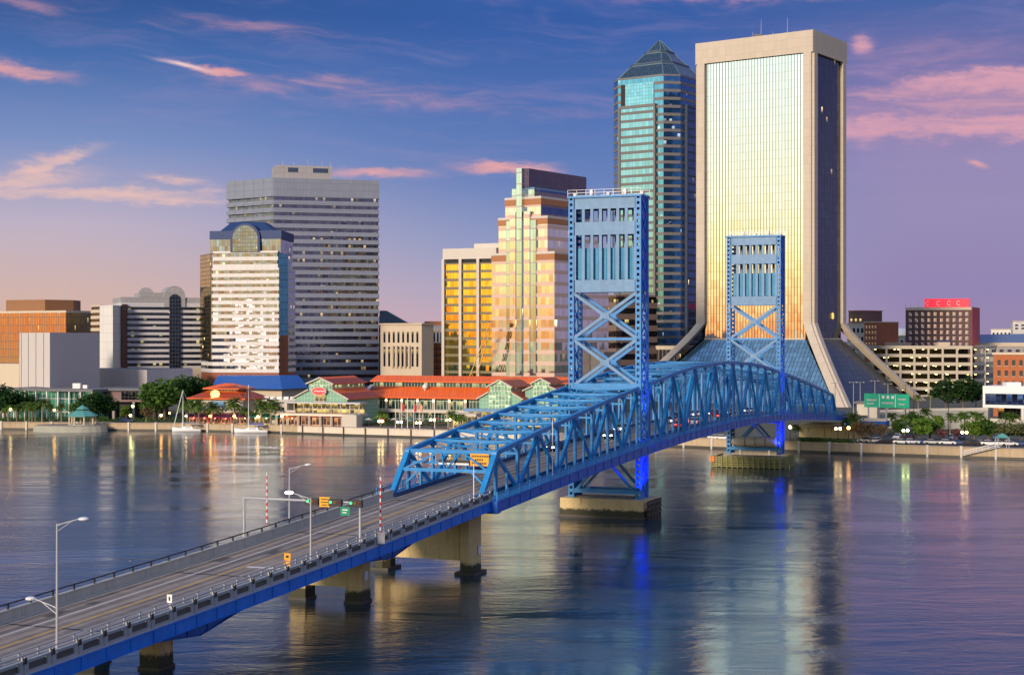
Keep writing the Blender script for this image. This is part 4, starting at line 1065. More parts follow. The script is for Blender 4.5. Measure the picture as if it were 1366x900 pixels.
def tier(s0, s1, z0, z1, dpt, back=0.0, front=None, cornice=True):
    a, e = along(s0), along(s1); a = a + GG * back; e = e + GG * back
    po = [tuple(a), tuple(e), tuple(e + GG * dpt), tuple(a + GG * dpt)]
    m_ = MB(); pc_ = ccw(po); n_ = 4
    m_.add([(x, y, z0) for x, y in pc_] + [(x, y, z1) for x, y in pc_], [(i, (i + 1) % n_, n_ + (i + 1) % n_, n_ + i) for i in range(n_)])
    fs = []
    for i in range(4):
        nx_ = pc_[(i + 1) % 4][1] - pc_[i][1]; ny_ = pc_[i][0] - pc_[(i + 1) % 4][0]
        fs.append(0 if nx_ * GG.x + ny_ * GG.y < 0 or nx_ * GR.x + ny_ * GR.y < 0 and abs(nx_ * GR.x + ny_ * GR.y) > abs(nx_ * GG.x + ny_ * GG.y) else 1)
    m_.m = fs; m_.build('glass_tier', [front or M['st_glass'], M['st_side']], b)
    m_ = MB(); m_.prism(po, z1 - .05, z1 + .02); m_.build('tier_roof', M['roof_grey'], b)
    if cornice:
        m_ = MB(); m_.prism(inset(po, -.12), z1 - 1.9, z1 + .25); m_.build('cornice', M['brown_band'], b)
        m_ = MB(); m_.prism(inset(po, -.14), z1 + .26, z1 + 1.1); m_.build('coping', M['pale_stone'], b)
Z_ = lambda y: hz(y, ZS)
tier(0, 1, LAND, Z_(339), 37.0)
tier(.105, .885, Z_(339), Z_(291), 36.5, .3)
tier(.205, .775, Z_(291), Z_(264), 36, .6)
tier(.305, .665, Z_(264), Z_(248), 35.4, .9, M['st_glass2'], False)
for s0, s1, zt, mm in ((.27, .66, 291, 'st_glass2'), ):       # shallow aqua bay with brighter strips each side of the shaft
    m_ = MB(); a, e = along(.25), along(.72); m_.prism([tuple(a - GG * .5), tuple(e - GG * .5), tuple(e + GG * .2), tuple(a + GG * .2)], LAND, Z_(292)); m_.build('glass_bay', M['st_glass2'], b)
for s0, s1 in ((.31, .405), (.535, .63)):
    m_ = MB(); a, e = along(s0), along(s1); m_.prism([tuple(a - GG * .75), tuple(e - GG * .75), tuple(e + GG * .2), tuple(a + GG * .2)], LAND, Z_(280)); m_.build('glass_strip', M['st_glass'], b)
m_ = MB(); a, e = along(.43), along(.515); m_.prism([tuple(a - GG * 1.2), tuple(e - GG * 1.2), tuple(e + GG * 2), tuple(a + GG * 2)], LAND, Z_(221.5)); m_.build('centre_shaft', M['st_glass2'], b)
a, e = along(.52), along(.60)
m_ = MB(); m_.prism([tuple(a + GG * .0), tuple(e + GG * .0), tuple(e + GG * 39), tuple(a + GG * 39)], Z_(247.5), Z_(222)); m_.build('dark_fin', glass('fin_glass', (.08, .06, .12), 1.0, 2.4, .22, .08, (.10, .07, .12, 1), lit=0, jitter=.01, rough=.3, metal=.4, vary=.5, seed=14), b)
m_ = MB(); m_.prism([tuple(a + GG * .5), tuple(e + GR * 2 + GG * .5), tuple(e + GR * 2 + GG * 42), tuple(a + GG * 42)], Z_(250), Z_(247.6)); m_.build('fin_ledge', M['blue_pale'], b)
m_ = MB(); m_.prism([tuple(P1 + GR * .15 + GG * 24), tuple(P1 + GR * 6 + GG * 24), tuple(P1 + GR * 6 + GG * 36), tuple(P1 + GR * .15 + GG * 36)], LAND, Z_(470)); m_.build('side_annex', M['band_taupe'], b)

# --- gold-glass office with three bays
P0, P1g = Vector(pt(590.5, 699)), Vector(pt(662, 689)); d_ = (P1g - P0).normalized(); nb = Vector((-d_.y, d_.x))
po = [tuple(P0), tuple(P1g), tuple(P1g + nb * 26), tuple(P0 + nb * 26)]
b = bldg('gold_office', 'office block with three bays of gold mirror glass between white piers', 'office building', po)
M['gold'] = glass('gold_glass', (.88, .62, .10), 1.55, 3.7, .05, .0, (.05, .04, .02, 1), lit=.01, jitter=.02, rough=.04, metal=1.0, vary=.2, seed=15, spand=.33, spcol=(.16, .13, .06, 1), wob=.02)
zt = hz(333, 705)
m_ = MB(); m_.prism(inset(po, .5), LAND, zt - 6.4, caps=False); m_.build('glass_curtain_wall', M['gold'], b)
m_ = MB(); m_.prism(inset(po, 1.0), zt - 6.6, zt - 4.6); m_.build('recessed_storey', M['dark'], b)
m_ = MB(); m_.prism(po, zt - 4.7, zt); m_.build('parapet', M['pale_stone'], b)
L_ = (P1g - P0).length
for s in (0.012, .335, .665, .988):
    c_ = P0 + d_ * (L_ * s); m_ = MB(); m_.prism([tuple(c_ - d_ * .65 - nb * .5), tuple(c_ + d_ * .65 - nb * .5), tuple(c_ + d_ * .65 + nb * .8), tuple(c_ - d_ * .65 + nb * .8)], LAND, zt - 4.69); m_.build('pier', M['pale_stone'], b)
m_ = MB(); m_.prism([tuple(P0 + d_ * L_ * .52 + nb * 4), tuple(P0 + d_ * L_ * .99 + nb * 4), tuple(P0 + d_ * L_ * .99 + nb * 22), tuple(P0 + d_ * L_ * .52 + nb * 22)], zt, zt + 2.2); m_.build('plant_room', M['pale_stone'], b)

# --- big grey slab with dark ribbons
ZG = 760
ga, gb, gc = pt(302, 780), pt(365, ZG), pt(506, 774)
saw = []
for i in range(5):
    p, r_ = lerp2(ga, gb, i / 5), lerp2(ga, gb, (i + 1) / 5)
    saw += [p, (lerp2(p, r_, .82)[0], lerp2(p, r_, .82)[1] - .8)]
po = saw + [gb, gc, (gc[0] - 6, gc[1] + 40), (ga[0] + 4, ga[1] + 34)]
b = bldg('ribbon_slab', 'large grey slab office with dark window ribbons and a blank top storey', 'office building', [ga, gb, gc, (gc[0] + 6, gc[1] + 40)])
M['rib_glass'] = glass('ribbon_glass', (.15, .16, .23), 1.25, 3.3, .10, .0, (.03, .03, .045, 1), lit=.07, litcol=(1, .75, .36), lite=.42, jitter=.05, rough=.06, metal=.95, vary=.5, seed=21, wob=.03)
z1 = hz(262, ZG); z0 = LAND + 3; n = 25; h = (z1 - z0) / n
m_ = MB(); zs = []
for k in range(n):
    a = z0 + k * h; m_.prism(po, a, a + h * .55); zs.append((a + h * .55, a + h))
m_.prism(po, z1, hz(237, ZG)); m_.prism(po, LAND, z0)
m_.build('wall', M['grey_clad'], b)
simple = [(ga[0] + 1, ga[1] + 1.5), (gb[0], gb[1] + .8), (gc[0] - .6, gc[1] + .6), (gc[0] - 6.4, gc[1] + 39), (ga[0] + 5, ga[1] + 33)]
for a, e in zs: mm = MB(); mm.prism(simple, a - .04, e + .04, caps=False); mm.build('window_band', M['rib_glass'], b)
mm = MB(); mm.prism(inset(simple, 1), hz(237, ZG) - .4, hz(237, ZG) + .05); mm.build('roof', M['roof_grey'], b)
pa, pb = pt(367.5, 775), pt(443, 782)
mm = MB(); mm.prism(rect4(pa, pb, 18), hz(237, ZG), hz(221, 778)); ph = mm.build('penthouse', M['crown_grey'], b)
for s0, s1 in ((.22, .40), (.66, .93)):
    mm = MB(); slab_on(mm, lerp2(pa, pb, s0), lerp2(pa, pb, s1), hz(230, 778), hz(224, 778), .05, .3); mm.build('louvre', M['band_navy'], ph)
for s in (.1, .3, .55, .62, .8, .95): c_ = lerp2(pa, pb, s); mast(b, c_[0], c_[1] + 5, hz(221, 778), random.uniform(2, 5), .1)

# --- blue mansard tower with arched gable
ZA = 640
fa, fb = pt(283, 645), pt(372, ZA); fw0 = pt(268.5, 660)
po = [fa, fb, (fb[0] + 3, fb[1] + 28), (fw0[0], fw0[1] + 24), fw0]
b = bldg('mansard_tower', 'striped white tower with blue mansard roof and a big arched glass gable', 'office building', po)
M['arch_glass'] = glass('arch_mirror', (.30, .33, .40), 1.2, 3.4, .06, .0, (.05, .05, .06, 1), lit=.05, lite=.5, jitter=.045, rough=.05, metal=1.0, vary=.4, seed=31, wob=.03)
M['sunset_strip'] = glass('sunset_strip', (.75, .55, .18), 1.2, 1.7, .12, .12, (.04, .03, .02, 1), lit=.04, jitter=.02, rough=.05, metal=1.0, vary=.3, seed=32)
M['blue_strip'] = glass('blue_strip', (.10, .30, .55), 1.3, 3.0, .06, .06, (.02, .06, .12, 1), lit=.0, jitter=.02, rough=.10, metal=.9, vary=.2, seed=33)
M['mansard'] = surf('blue_metal_roof', (.003, .030, .13), .6, 0, var=.1)
ribbon(b, po, hz(497, ZA), hz(360, ZA), 15, .46, M['white_clad'], M['arch_glass'], hz(357, ZA), .3)
m_ = MB(); m_.prism(po, LAND, hz(497, ZA) - .01); m_.build('ground_floor', M['brick'], b)
u2 = [lerp2(fa, fb, .01), lerp2(fa, fb, .985), (fb[0] + 2, fb[1] + 26), (fa[0] + 6, fa[1] + 24)]
ribbon(b, u2, hz(357, ZA), hz(337, ZA), 2, .5, M['white_clad'], M['arch_glass'], None, .3, False)
u3 = [lerp2(fa, fb, -.03), lerp2(fa, fb, 1.02), (fb[0] + 2, fb[1] + 25), (fa[0], fa[1] + 23)]
u3 = [(x, y + 1.2) for x, y in u3]
m_ = MB(); m_.prism(u3, hz(337, ZA), hz(318, ZA), caps=True); m_.build('upper_glazing', M['arch_glass'], b)
# strip proud of the left face, sunset reflection put into its gold tint
gp = [fw0, fa]
m_ = MB(); slab_on(m_, fw0, lerp2(fw0, fa, .97), hz(480, ZA), hz(337, ZA), .5, .2); m_.build('sunset_strip', M['sunset_strip'], b)
m_ = MB(); m_.prism([(x, y + 1.1) for x, y in (lerp2(fw0, fa, .78), lerp2(fa, fb, .05), (fa[0] + 8, fa[1] + 10), (fa[0], fa[1] + 12))], hz(337, ZA), hz(316, ZA)); m_.build('corner_glazing', M['sunset_strip'], b)
bp0, bp1 = pt(371.5, 641), pt(384.5, 646)
m_ = MB(); m_.prism(rect4(bp0, bp1, 20), hz(447, ZA), hz(338, ZA)); m_.build('blue_strip', M['blue_strip'], b)
m_ = MB(); m_.prism(rect4(bp0, bp1, 20), LAND, hz(447.2, ZA)); m_.build('brick_base', M['brick'], b)
ez, tz = hz(318, ZA), hz(294, ZA)
r0 = u3; c0 = Vector((sum(p[0] for p in r0) / 4, sum(p[1] for p in r0) / 4))
t0_, t1_ = lerp2(r0[0], r0[1], .27), lerp2(r0[0], r0[1], .72)
r1 = [(t0_[0], t0_[1] + 5), (t1_[0], t1_[1] + 5), (t1_[0] + 1, t1_[1] + 18), (t0_[0], t0_[1] + 18)]
m_ = MB(); m_.prism(inset(ccw(r0), -.4), ez - .1, ez + 3.4); m_.loft([[(x, y, ez + 1.0) for x, y in ccw(inset(ccw(r0), .6))], [(x, y, tz) for x, y in ccw(r1)]]); m_.build('mansard_roof', M['mansard'], b)
gc_ = lerp2(fa, fb, .50); gr_ = 5.4; d2 = (Vector(fb) - Vector(fa)).normalized(); n2 = Vector((d2.y, -d2.x))
def arch_sec(r, z0, zc, off, nseg=14):
    pts = [(-r, z0), (r, z0)] + [(r * math.cos(math.pi * i / nseg), zc + r * math.sin(math.pi * i / nseg)) for i in range(nseg + 1)]
    return [(gc_[0] + d2.x * x + n2.x * off, gc_[1] + d2.y * x + n2.y * off, z) for x, z in pts]
zc = hz(318, ZA)
m_ = MB(); m_.loft([arch_sec(gr_ + .9, hz(336, ZA), zc, .3)[::-1], arch_sec(gr_ + .9, hz(336, ZA), zc, -8)[::-1]]); m_.build('arched_gable', M['mansard'], b)
m_ = MB(); m_.loft([arch_sec(gr_, hz(335.5, ZA), zc, .5)[::-1], arch_sec(gr_, hz(335.5, ZA), zc, .2)[::-1]]); m_.build('arched_window', glass('arched_glass', (.26, .28, .32), 1.1, 1.5, .12, .14, lit=.02, jitter=.035, rough=.05, metal=1.0, vary=.3, seed=35, wob=.03), b)

# --- striped office with an arched crown
ZC = 660
p0, p1 = pt(161, ZC), pt(268.5, 672)
po = rect4(p0, p1, 30)
b = bldg('arched_office', 'long striped grey office with a round arch over its dark central bay', 'office building', po)
M['cs_glass'] = glass('black_ribbon', (.05, .06, .08), 1.3, 3.3, .05, .0, lit=.06, litcol=(1, .85, .3), lite=.5, jitter=.03, rough=.08, metal=.9, vary=.4, seed=41)
ribbon(b, po, hz(492, ZC), hz(409, ZC), 11, .52, surf('grey_spandrel', (.48, .47, .49), .7, var=.06), M['cs_glass'], hz(403, ZC), .35)
m_ = MB(); m_.prism(po, LAND, hz(492.1, ZC)); m_.build('base', M['cream'], b)
m_ = MB(); m_.prism(inset(po, .15), hz(403, ZC) + .1, hz(396, ZC)); m_.prism(rect4(lerp2(p0, p1, .24), lerp2(p0, p1, .55), 20), hz(396, ZC), hz(390, ZC)); m_.build('crown', M['crown_grey'], b)
gc_ = lerp2(p0, p1, .665); d2 = (Vector(p1) - Vector(p0)).normalized(); n2 = Vector((d2.y, -d2.x))
rr = 14.0 / F * ZC
m_ = MB(); m_.loft([arch_sec(rr, hz(409, ZC), hz(394.5, ZC), .6)[::-1], arch_sec(rr, hz(409, ZC), hz(394.5, ZC), -12)[::-1]]); m_.build('arched_crown', M['crown_grey'], b)
r2 = 7.4 / F * ZC
m_ = MB(); m_.loft([arch_sec(r2, hz(492, ZC), hz(399, ZC), 1.0)[::-1], arch_sec(r2, hz(492, ZC), hz(399, ZC), -1)[::-1]]); m_.build('central_bay', glass('bay_black', (.03, .045, .07), 1.2, 1.6, .10, .10, (.06, .07, .08, 1), lit=.01, jitter=.03, rough=.06, metal=.9, seed=42), b)
m_ = MB(); gc_ = lerp2(p0, p1, .33); m_.loft([arch_sec(10.5 / F * ZC, hz(396, ZC), hz(393, ZC), -4)[::-1], arch_sec(10.5 / F * ZC, hz(396, ZC), hz(393, ZC), -6)[::-1]]); m_.build('rear_arch', M['crown_grey'], b)
# its blank white flank and the little striped return beyond
w0, w1 = pt(133, 655), pt(150.5, 648)
m_ = MB(); m_.prism([w0, w1, (w1[0] + 4, w1[1] + 22), (w0[0] + 2, w0[1] + 26)], LAND, hz(407, 650)); m_.build('blank_flank', M['white_clad'], b)
m_ = MB(); m_.prism([(w1[0] + 2, w1[1] + 7), (p0[0] + .2, p0[1] + 1.5), (p0[0] + 1, p0[1] + 22), (w1[0] + 4, w1[1] + 21)], LAND, hz(405.5, 655)); m_.build('recess_wall', panelled('brown_recess', (.12, .065, .055), 1.2, 1.8, .2, .7, .3), b)
e0, e1 = pt(121, 676), pt(133.5, 664)
ribbon(b, [e0, e1, (e1[0] + 2, e1[1] + 20), (e0[0], e0[1] + 20)], hz(490, 670), hz(409, 670), 10, .5, M['cream'], M['cs_glass'], hz(407, 670), .3)
# pale podium in front
b = bldg('white_podium', 'low blank off-white podium below the arched office', 'podium', [pt(132, 610), pt(196, 600), pt(255, 620)])
m_ = MB(); m_.prism([pt(132, 622), pt(196, 600), pt(257, 625), pt(257, 640), pt(132, 640)], LAND, hz(493, 605)); m_.build('wall', M['lilac_conc'], b)
m_ = MB(); m_.prism(inset([pt(132, 622), pt(196, 600), pt(257, 625), pt(257, 640), pt(132, 640)], .5), hz(493, 605) - .2, hz(493, 605) + .04); m_.build('roof', M['roof_grey'], b)

# --- bronze office far to the west
p0, p1, p2 = pt(-70, 735), pt(88, 700), pt(124, 716)
b = bldg('bronze_office', 'wide bronze-fronted office catching the orange sunset, with a brown rooftop box', 'office building', [p0, p1, p2])
M['bronze'] = glass('bronze_glass', (.75, .42, .20), 1.05, 3.6, .42, .10, (.22, .12, .07, 1), lit=.04, litcol=(1, .8, .3), lite=.6, jitter=.012, rough=.08, metal=1.0, vary=.15, seed=51)
po = [p0, p1, p2, (p2[0] - 20, p2[1] + 30), (p0[0], p0[1] + 30)]
m_ = MB(); m_.prism(po, LAND, hz(417, 700), caps=False); m_.build('finned_front', M['bronze'], b)
m_ = MB(); m_.prism(inset(po, -.5), hz(417, 700), hz(414, 700)); m_.build('cornice', M['cream'], b)
q0, q1, q2 = pt(8, 722), pt(60, 712), pt(98, 722)
m_ = MB(); m_.prism([q0, q1, q2, (q2[0], q2[1] + 12), (q0[0], q0[1] + 12)], hz(414, 700), hz(399.5, 712)); m_.build('rooftop_box', surf('brown_metal', (.26, .12, .05), .6, var=.15), b)
mast(b, px(86, 725), 725, hz(414, 700), 13, .2)

# --- windowless white hall and its neighbours
p0, p1, p2 = pt(26, 590), pt(66.5, 560), pt(133, 596)
po = [p0, p1, p2, (p2[0] - 6, p2[1] + 20), (p0[0], p0[1] + 30)]
b = bldg('blank_hall', 'big windowless pale hall like a block, with dark joints down its sunlit side', 'hall', po)
m_ = MB(); m_.prism(po, LAND, hz(443.5, 560)); m_.build('wall', surf('pale_render', (.56, .51, .49), .75, var=.05), b)
m_ = MB()
for s in (0.06, .30, .55, .80): c_ = lerp2(p0, p1, s); slab_on(m_, c_, lerp2(p0, p1, s + .012), LAND, hz(444.2, 570), .04, .1)
m_.build('wall_joint', M['dark'], b)
m_ = MB(); m_.prism(inset(po, .6), hz(443.5, 560) - .2, hz(443.5, 560) + .05); m_.build('roof', M['roof_grey'], b)
b = bldg('low_white_wing', 'low plain pale wing beside the windowless hall at the picture edge', 'hall', [pt(-40, 600), pt(25, 592)])
m_ = MB(); m_.prism([pt(-60, 612), pt(25.6, 592), pt(25.6, 600), pt(-60, 640)], LAND, hz(485, 595)); m_.build('wall', M['cream'], b)
m_ = MB(); m_.prism(inset([pt(-60, 612), pt(25.6, 592), pt(25.6, 600), pt(-60, 640)], .5), hz(485, 595), hz(484.6, 595)); m_.build('roof', M['roof_grey'], b)

b = bldg('glass_foyer', 'long glass-fronted foyer with a flat white roof behind the riverside palms', 'foyer', [pt(0, 548), pt(122, 540)])
p0, p1 = pt(5, 556), pt(123, 540)
po = rect4(p0, p1, 16)
M['foyer'] = glass('foyer_glass', (.10, .34, .26), 2.0, 4.6, .10, .06, (.45, .46, .45, 1), lit=.12, litcol=(.35, 1.0, .65), lite=.2, jitter=.02, rough=.1, metal=.7, vary=.5, seed=52)
m_ = MB(); m_.prism(inset(po, .6), LAND, hz(522, 545), caps=False); m_.build('glass_curtain_wall', M['foyer'], b)
m_ = MB(); m_.prism(inset(po, -1.0), hz(522, 545), hz(518.6, 545)); m_.build('roof', M['roof_grey'], b)
for i in range(9):
    c_ = lerp2(p0, p1, i / 8); m_ = MB(); m_.tube((c_[0], c_[1] - .6, LAND), (c_[0], c_[1] - .6, hz(522, 545)), .28, n=8); m_.build('column', M['white'], b)
m_ = MB(); c_ = lerp2(p0, p1, .78); m_.box((c_[0], c_[1] + 6, hz(518, 545) + .8), (2.6, 2, 1.8)); m_.box((c_[0] + 3, c_[1] + 6, hz(518, 545) + .5), (1.5, 2, 1.2)); m_.build('roof_plant', M['white'], b)
b = bldg('brick_annex', 'low purple-brown riverside annex with dark openings and a flat grey roof', 'annex', [pt(123, 548), pt(214, 545)])
p0, p1 = pt(124, 548), pt(214, 545); po = rect4(p0, p1, 18)
m_ = MB(); m_.prism(po, hz(536, 546), hz(521, 546)); m_.build('wall', surf('purple_brick', (.22, .15, .15), .85, var=.25, scale=1), b)
m_ = MB(); m_.prism(inset(po, 2.5), LAND, hz(536, 546)); m_.build('undercroft', M['dark'], b)
for s in (.02, .3, .6, .98): c_ = lerp2(p0, p1, s); m_ = MB(); m_.box((c_[0], c_[1] + .6, (LAND + hz(536, 546)) / 2), (.8, .8, hz(536, 546) - LAND)); m_.build('column', M['conc'], b)
m_ = MB(); slab_on(m_, lerp2(p0, p1, .42), lerp2(p0, p1, .96), hz(533, 546), hz(522, 546), .04, .2); m_.build('window_band', M['dark_glass'], b)
m_ = MB(); m_.prism(inset(po, -1.2), hz(521, 546), hz(518.5, 546)); m_.build('roof', M['roof_grey'], b)

# --- blue canopy hall in front of the mansard tower
b = bldg('blue_roofed_hall', 'low hall with a bright blue sloping metal roof at the foot of the striped tower', 'hall', [pt(285, 585), pt(405, 575)])
m_ = MB(); a0, a1, a2 = pt(283, 590), pt(376, 582), pt(410, 600)
m_.prism([a0, a1, a2, pt(395, 628), pt(290, 628)], LAND, hz(519, 585)); m_.build('wall', M['cream'], b)
m_ = MB(); zt, ze = hz(502, 600), hz(518.5, 585)
r_ = [(*pt(281, 588), ze), (*pt(376, 579), ze), (*pt(412, 598), ze), (*pt(398, 632), ze), (*pt(284, 630), ze), (*pt(290, 606), zt), (*pt(373, 600), zt + .3), (*pt(398, 612), zt + .3), (*pt(390, 622), zt), (*pt(292, 622), zt)]
m_.add(r_, [(0, 1, 6, 5), (1, 2, 7, 6), (2, 3, 8, 7), (3, 4, 9, 8), (4, 0, 5, 9), (5, 6, 7, 8, 9)]); m_.build('roof', surf('bright_blue_roof', (.005, .11, .42), .6, 0, var=.12), b)

# --- courthouse and neighbours
p0, p1 = pt(507.5, 700), pt(562.5, 688); po = rect4(p0, p1, 9)
b = bldg('stone_courthouse', 'cream stone courthouse with tall columns between dark openings', 'courthouse', po)
m_ = MB(); m_.prism(po, LAND, hz(433, 694)); m_.build('wall', M['cream'], b)
windows(b, p0, p1, hz(458, 694), hz(441, 694), 8, 1, .42, .85, M['dark_glass'], 1)
windows(b, p0, p1, hz(490, 694), hz(461, 694), 8, 1, .42, .9, M['dark_glass'], 1)
for i in range(5):
    c_ = lerp2(p0, p1, .3 + .1 * i); m_ = MB(); m_.tube((c_[0], c_[1] - .8, hz(490, 694)), (c_[0], c_[1] - .8, hz(461, 694)), .55, n=8); m_.build('column', M['cream'], b)
m_ = MB(); m_.prism(inset(po, -.5), hz(433.2, 694), hz(431, 694)); m_.build('cornice', M['cream'], b)
m_ = MB(); f0, f1 = pt(505, 840), pt(541, 835); m_.prism(rect4(f0, f1, 30), LAND, hz(430.5, 840)); m_.loft([[(f0[0], f0[1], hz(430.5, 840)), (f1[0], f1[1], hz(430.5, 840)), (f1[0], f1[1] + 30, hz(430.5, 840)), (f0[0], f0[1] + 30, hz(430.5, 840))], [(f0[0], f0[1] + 8, hz(414, 845)), (f0[0] + 3, f0[1] + 8, hz(414, 845)), (f0[0] + 3, f0[1] + 22, hz(414, 845)), (f0[0], f0[1] + 22, hz(414, 845))]]); m_.build('hipped_roof', surf('dark_slate', (.035, .055, .075), .6, var=.15), b)
p0, p1 = pt(562.5, 812), pt(592, 806); po = rect4(p0, p1, 25)
b = bldg('grey_office', 'small grey office with tall narrow windows behind the brown brick block', 'office building', po)
m_ = MB(); m_.prism(po, LAND, hz(434, 810)); m_.build('wall', M['grey_clad'], b)
windows(b, p0, p1, hz(458, 810), hz(437, 810), 6, 1, .5, .8, M['dark_glass'], .5)
m_ = MB(); c_ = lerp2(p0, p1, .5); m_.box((c_[0], c_[1] + 8, hz(432, 810)), (9, 6, 2.8)); m_.build('plant_room', M['brick'], b)
p0, p1 = pt(562, 708), pt(590.5, 702); po = rect4(p0, p1, 14)
b = bldg('brick_block', 'small brown brick block with paired windows beside the gold office', 'apartment block', po)
m_ = MB(); m_.prism(po, LAND, hz(458, 705)); m_.build('wall', M['brick_or'], b)
windows(b, p0, p1, hz(495, 705), hz(461, 705), 6, 4, .36, .5, M['dark_glass'], .4, M['cream'])
m_ = MB(); m_.prism(inset(po, -.2), hz(458, 705), hz(456.5, 705)); m_.build('coping', M['cream'], b)
# brown office seen through the first lift tower, and the low colonnaded block by the flared tower
p0, p1 = pt(772, 735), pt(822, 715); po = rect4(p0, p1, 26)
b = bldg('brown_office', 'brown office with dark ribbons seen through the braces of the first lift tower', 'office building', po)
ribbon(b, po, LAND, hz(396, 725), 9, .5, surf('brown_spandrel', (.17, .12, .10), .7, var=.12), glass('brown_ribbon', (.10, .09, .10), 1.3, 3, .08, .0, lit=.14, litcol=(1, .8, .3), lite=.6, jitter=.03, seed=61), None, .3)
p0, p1 = pt(822, 742), pt(905, 726); po = rect4(p0, p1, 22)
b = bldg('colonnade_block', 'low dark block with pale vertical fins beside the flared tower', 'office building', po)
m_ = MB(); m_.prism(po, LAND, hz(466, 735)); m_.build('wall', M['dark_glass'], b)
m_ = MB(); m_.prism(inset(po, -.6), hz(466, 735), hz(461, 735)); m_.build('roof', M['cream'], b)
for i in range(17): c_ = lerp2(p0, p1, i / 16); m_ = MB(); m_.box((c_[0], c_[1] - .4, (LAND + hz(466, 735)) / 2), (.5, .8, hz(466, 735) - LAND)); m_.build('fin', M['band_taupe'], b)

# --- east side: hotel, garage, small blocks
p0, p1, p2 = pt(1208, 868), pt(1296, 856), pt(1306.5, 884)
po = [p0, p1, p2, (p2[0] + 2, p2[1] + 6), (p0[0] + 6, p0[1] + 22)]
b = bldg('red_brick_hotel', 'dark brick hotel with a bright red rooftop sign box and red flank', 'hotel', po)
zr = hz(411, 860)
m_ = MB(); m_.prism(po, LAND, zr); m_.build('wall', panelled('hotel_brick', (.13, .075, .075), .9, .45, .10, .85, .35), b)
M['pale_win'] = glass('hotel_window', (.50, .46, .50), .9, 1.4, .10, .10, (.35, .33, .33, 1), lit=.08, litcol=(1, .8, .6), lite=.4, jitter=.05, rough=.1, metal=.8, vary=.6, seed=62)
windows(b, p0, p1, hz(463, 862), hz(414.5, 862), 10, 6, .48, .55, M['pale_win'], .8, M['cream'])
m_ = MB(); slab_on(m_, p0, p1, zr - 1.0, zr + .5, .5, 1); m_.build('cornice', M['cream'], b)
M['hotel_neon'] = glow('red_lit_sign', (.55, .012, .03, 1), 1.7)
M['hotel_red'] = surf('hotel_red', (.42, .012, .022), .5, var=.1)
m_ = MB(); slab_on(m_, lerp2(p1, p2, .02), lerp2(p1, p2, 1.0), LAND + 4, zr + .6, .25, .3); m_.build('red_flank', M['hotel_red'], b)
s0, s1 = lerp2(p0, p1, .31), lerp2(p0, p1, .99)
m_ = MB(); m_.prism(rect4((s0[0], s0[1] + 3), (s1[0], s1[1] + 3), 7), zr, hz(398.5, 866)); sg = m_.build('sign_box', M['hotel_neon'], b)
for s in (.07, .31, .55, .76):      # four pale ring-like letters
    c_ = lerp2(s0, s1, s); m_ = MB(); zc_ = hz(404.5, 866)
    for i in range(12):
        a, e = 2 * math.pi * i / 12, 2 * math.pi * (i + 1) / 12
        m_.beam((c_[0] + 0.9 * math.cos(a), c_[1] + 2.85, zc_ + 1.25 * math.sin(a)), (c_[0] + 0.9 * math.cos(e), c_[1] + 2.85, zc_ + 1.25 * math.sin(e)), .2, .34, (0, 1, 0))
    m_.build('letter', M['white'], sg)
for s in (.02, .1, .22): c_ = lerp2(p0, p1, s); mast(b, c_[0], c_[1] + 3, zr, 3.5, .12)

p0, p1, p2 = pt(1128, 775), pt(1297, 752), pt(1330, 784)
b = bldg('parking_garage', 'open multi-storey parking garage with beige decks and yellow ceiling lamps', 'parking garage', [p0, p1, p2])
M['deck_beige'] = surf('garage_beige', (.46, .41, .33), .75, var=.12, streak=True)
poly = [p0, p1, p2, (p2[0] - 4, p2[1] + 34), (p0[0] + 12, p0[1] + 40)]
lv = [hz(y, 760) for y in (530, 519.5, 508.5, 497.5, 486.5, 475.5, 464.5)]
M['garage_lamp'] = glow('garage_lamp', (1.0, .78, .28, 1), 9)
for k, z in enumerate(lv):
    m_ = MB(); m_.prism(poly, z - .25, z + .9 if False else z); m_.build('deck', M['deck_beige'], b)
    m_ = MB(); slab_on(m_, p0, p1, z - .3, z + 1.25, .12, .1); slab_on(m_, p1, p2, z - .3, z + 1.25, .12, .1); m_.build('parapet', M['deck_beige'], b)
    if k < len(lv) - 1:
        for i in range(10):
            for row in (2.5, 9.5):
                if random.random() < .66:
                    c_ = lerp2(p0, p1, (i + random.uniform(.2, .8)) / 10); m_ = MB(); m_.box((c_[0], c_[1] + row, z + 3.35), (.8, .45, .18)); m_.build('ceiling_lamp', M['garage_lamp'], b)
        for s in (.25, .75): c_ = lerp2(p1, p2, s); m_ = MB(); m_.box((c_[0] - 1, c_[1] + 2, z + 3.3), (.8, .5, .25)); m_.build('ceiling_lamp', M['garage_lamp'], b)
for i in range(10):
    c_ = lerp2(p0, p1, i / 9 * .995); m_ = MB(); m_.box((c_[0], c_[1] + .25, (LAND + lv[-1]) / 2), (.95, 1.1, lv[-1] - LAND + 1.0), math.atan2(p1[1] - p0[1], p1[0] - p0[0])); m_.build('column', M['deck_beige'], b)
for s in (.5, .98): c_ = lerp2(p1, p2, s); m_ = MB(); m_.box((c_[0], c_[1] + .3, (LAND + lv[-1]) / 2), (.8, .8, lv[-1] - LAND + 1.0)); m_.build('column', M['deck_beige'], b)
m_ = MB(); c_ = lerp2(p0, p1, .5); m_.prism(inset(poly, 13), LAND, lv[-1] - .5); m_.build('ramp_core', surf('garage_inside', (.10, .085, .06), .9, var=.3), b)
m_ = MB(); c_ = lerp2(p0, p1, .80); m_.box((c_[0], c_[1] + 6, lv[-1] + 1.6), (5.8, 4, 3.2)); m_.build('stair_head', M['cream'], b)
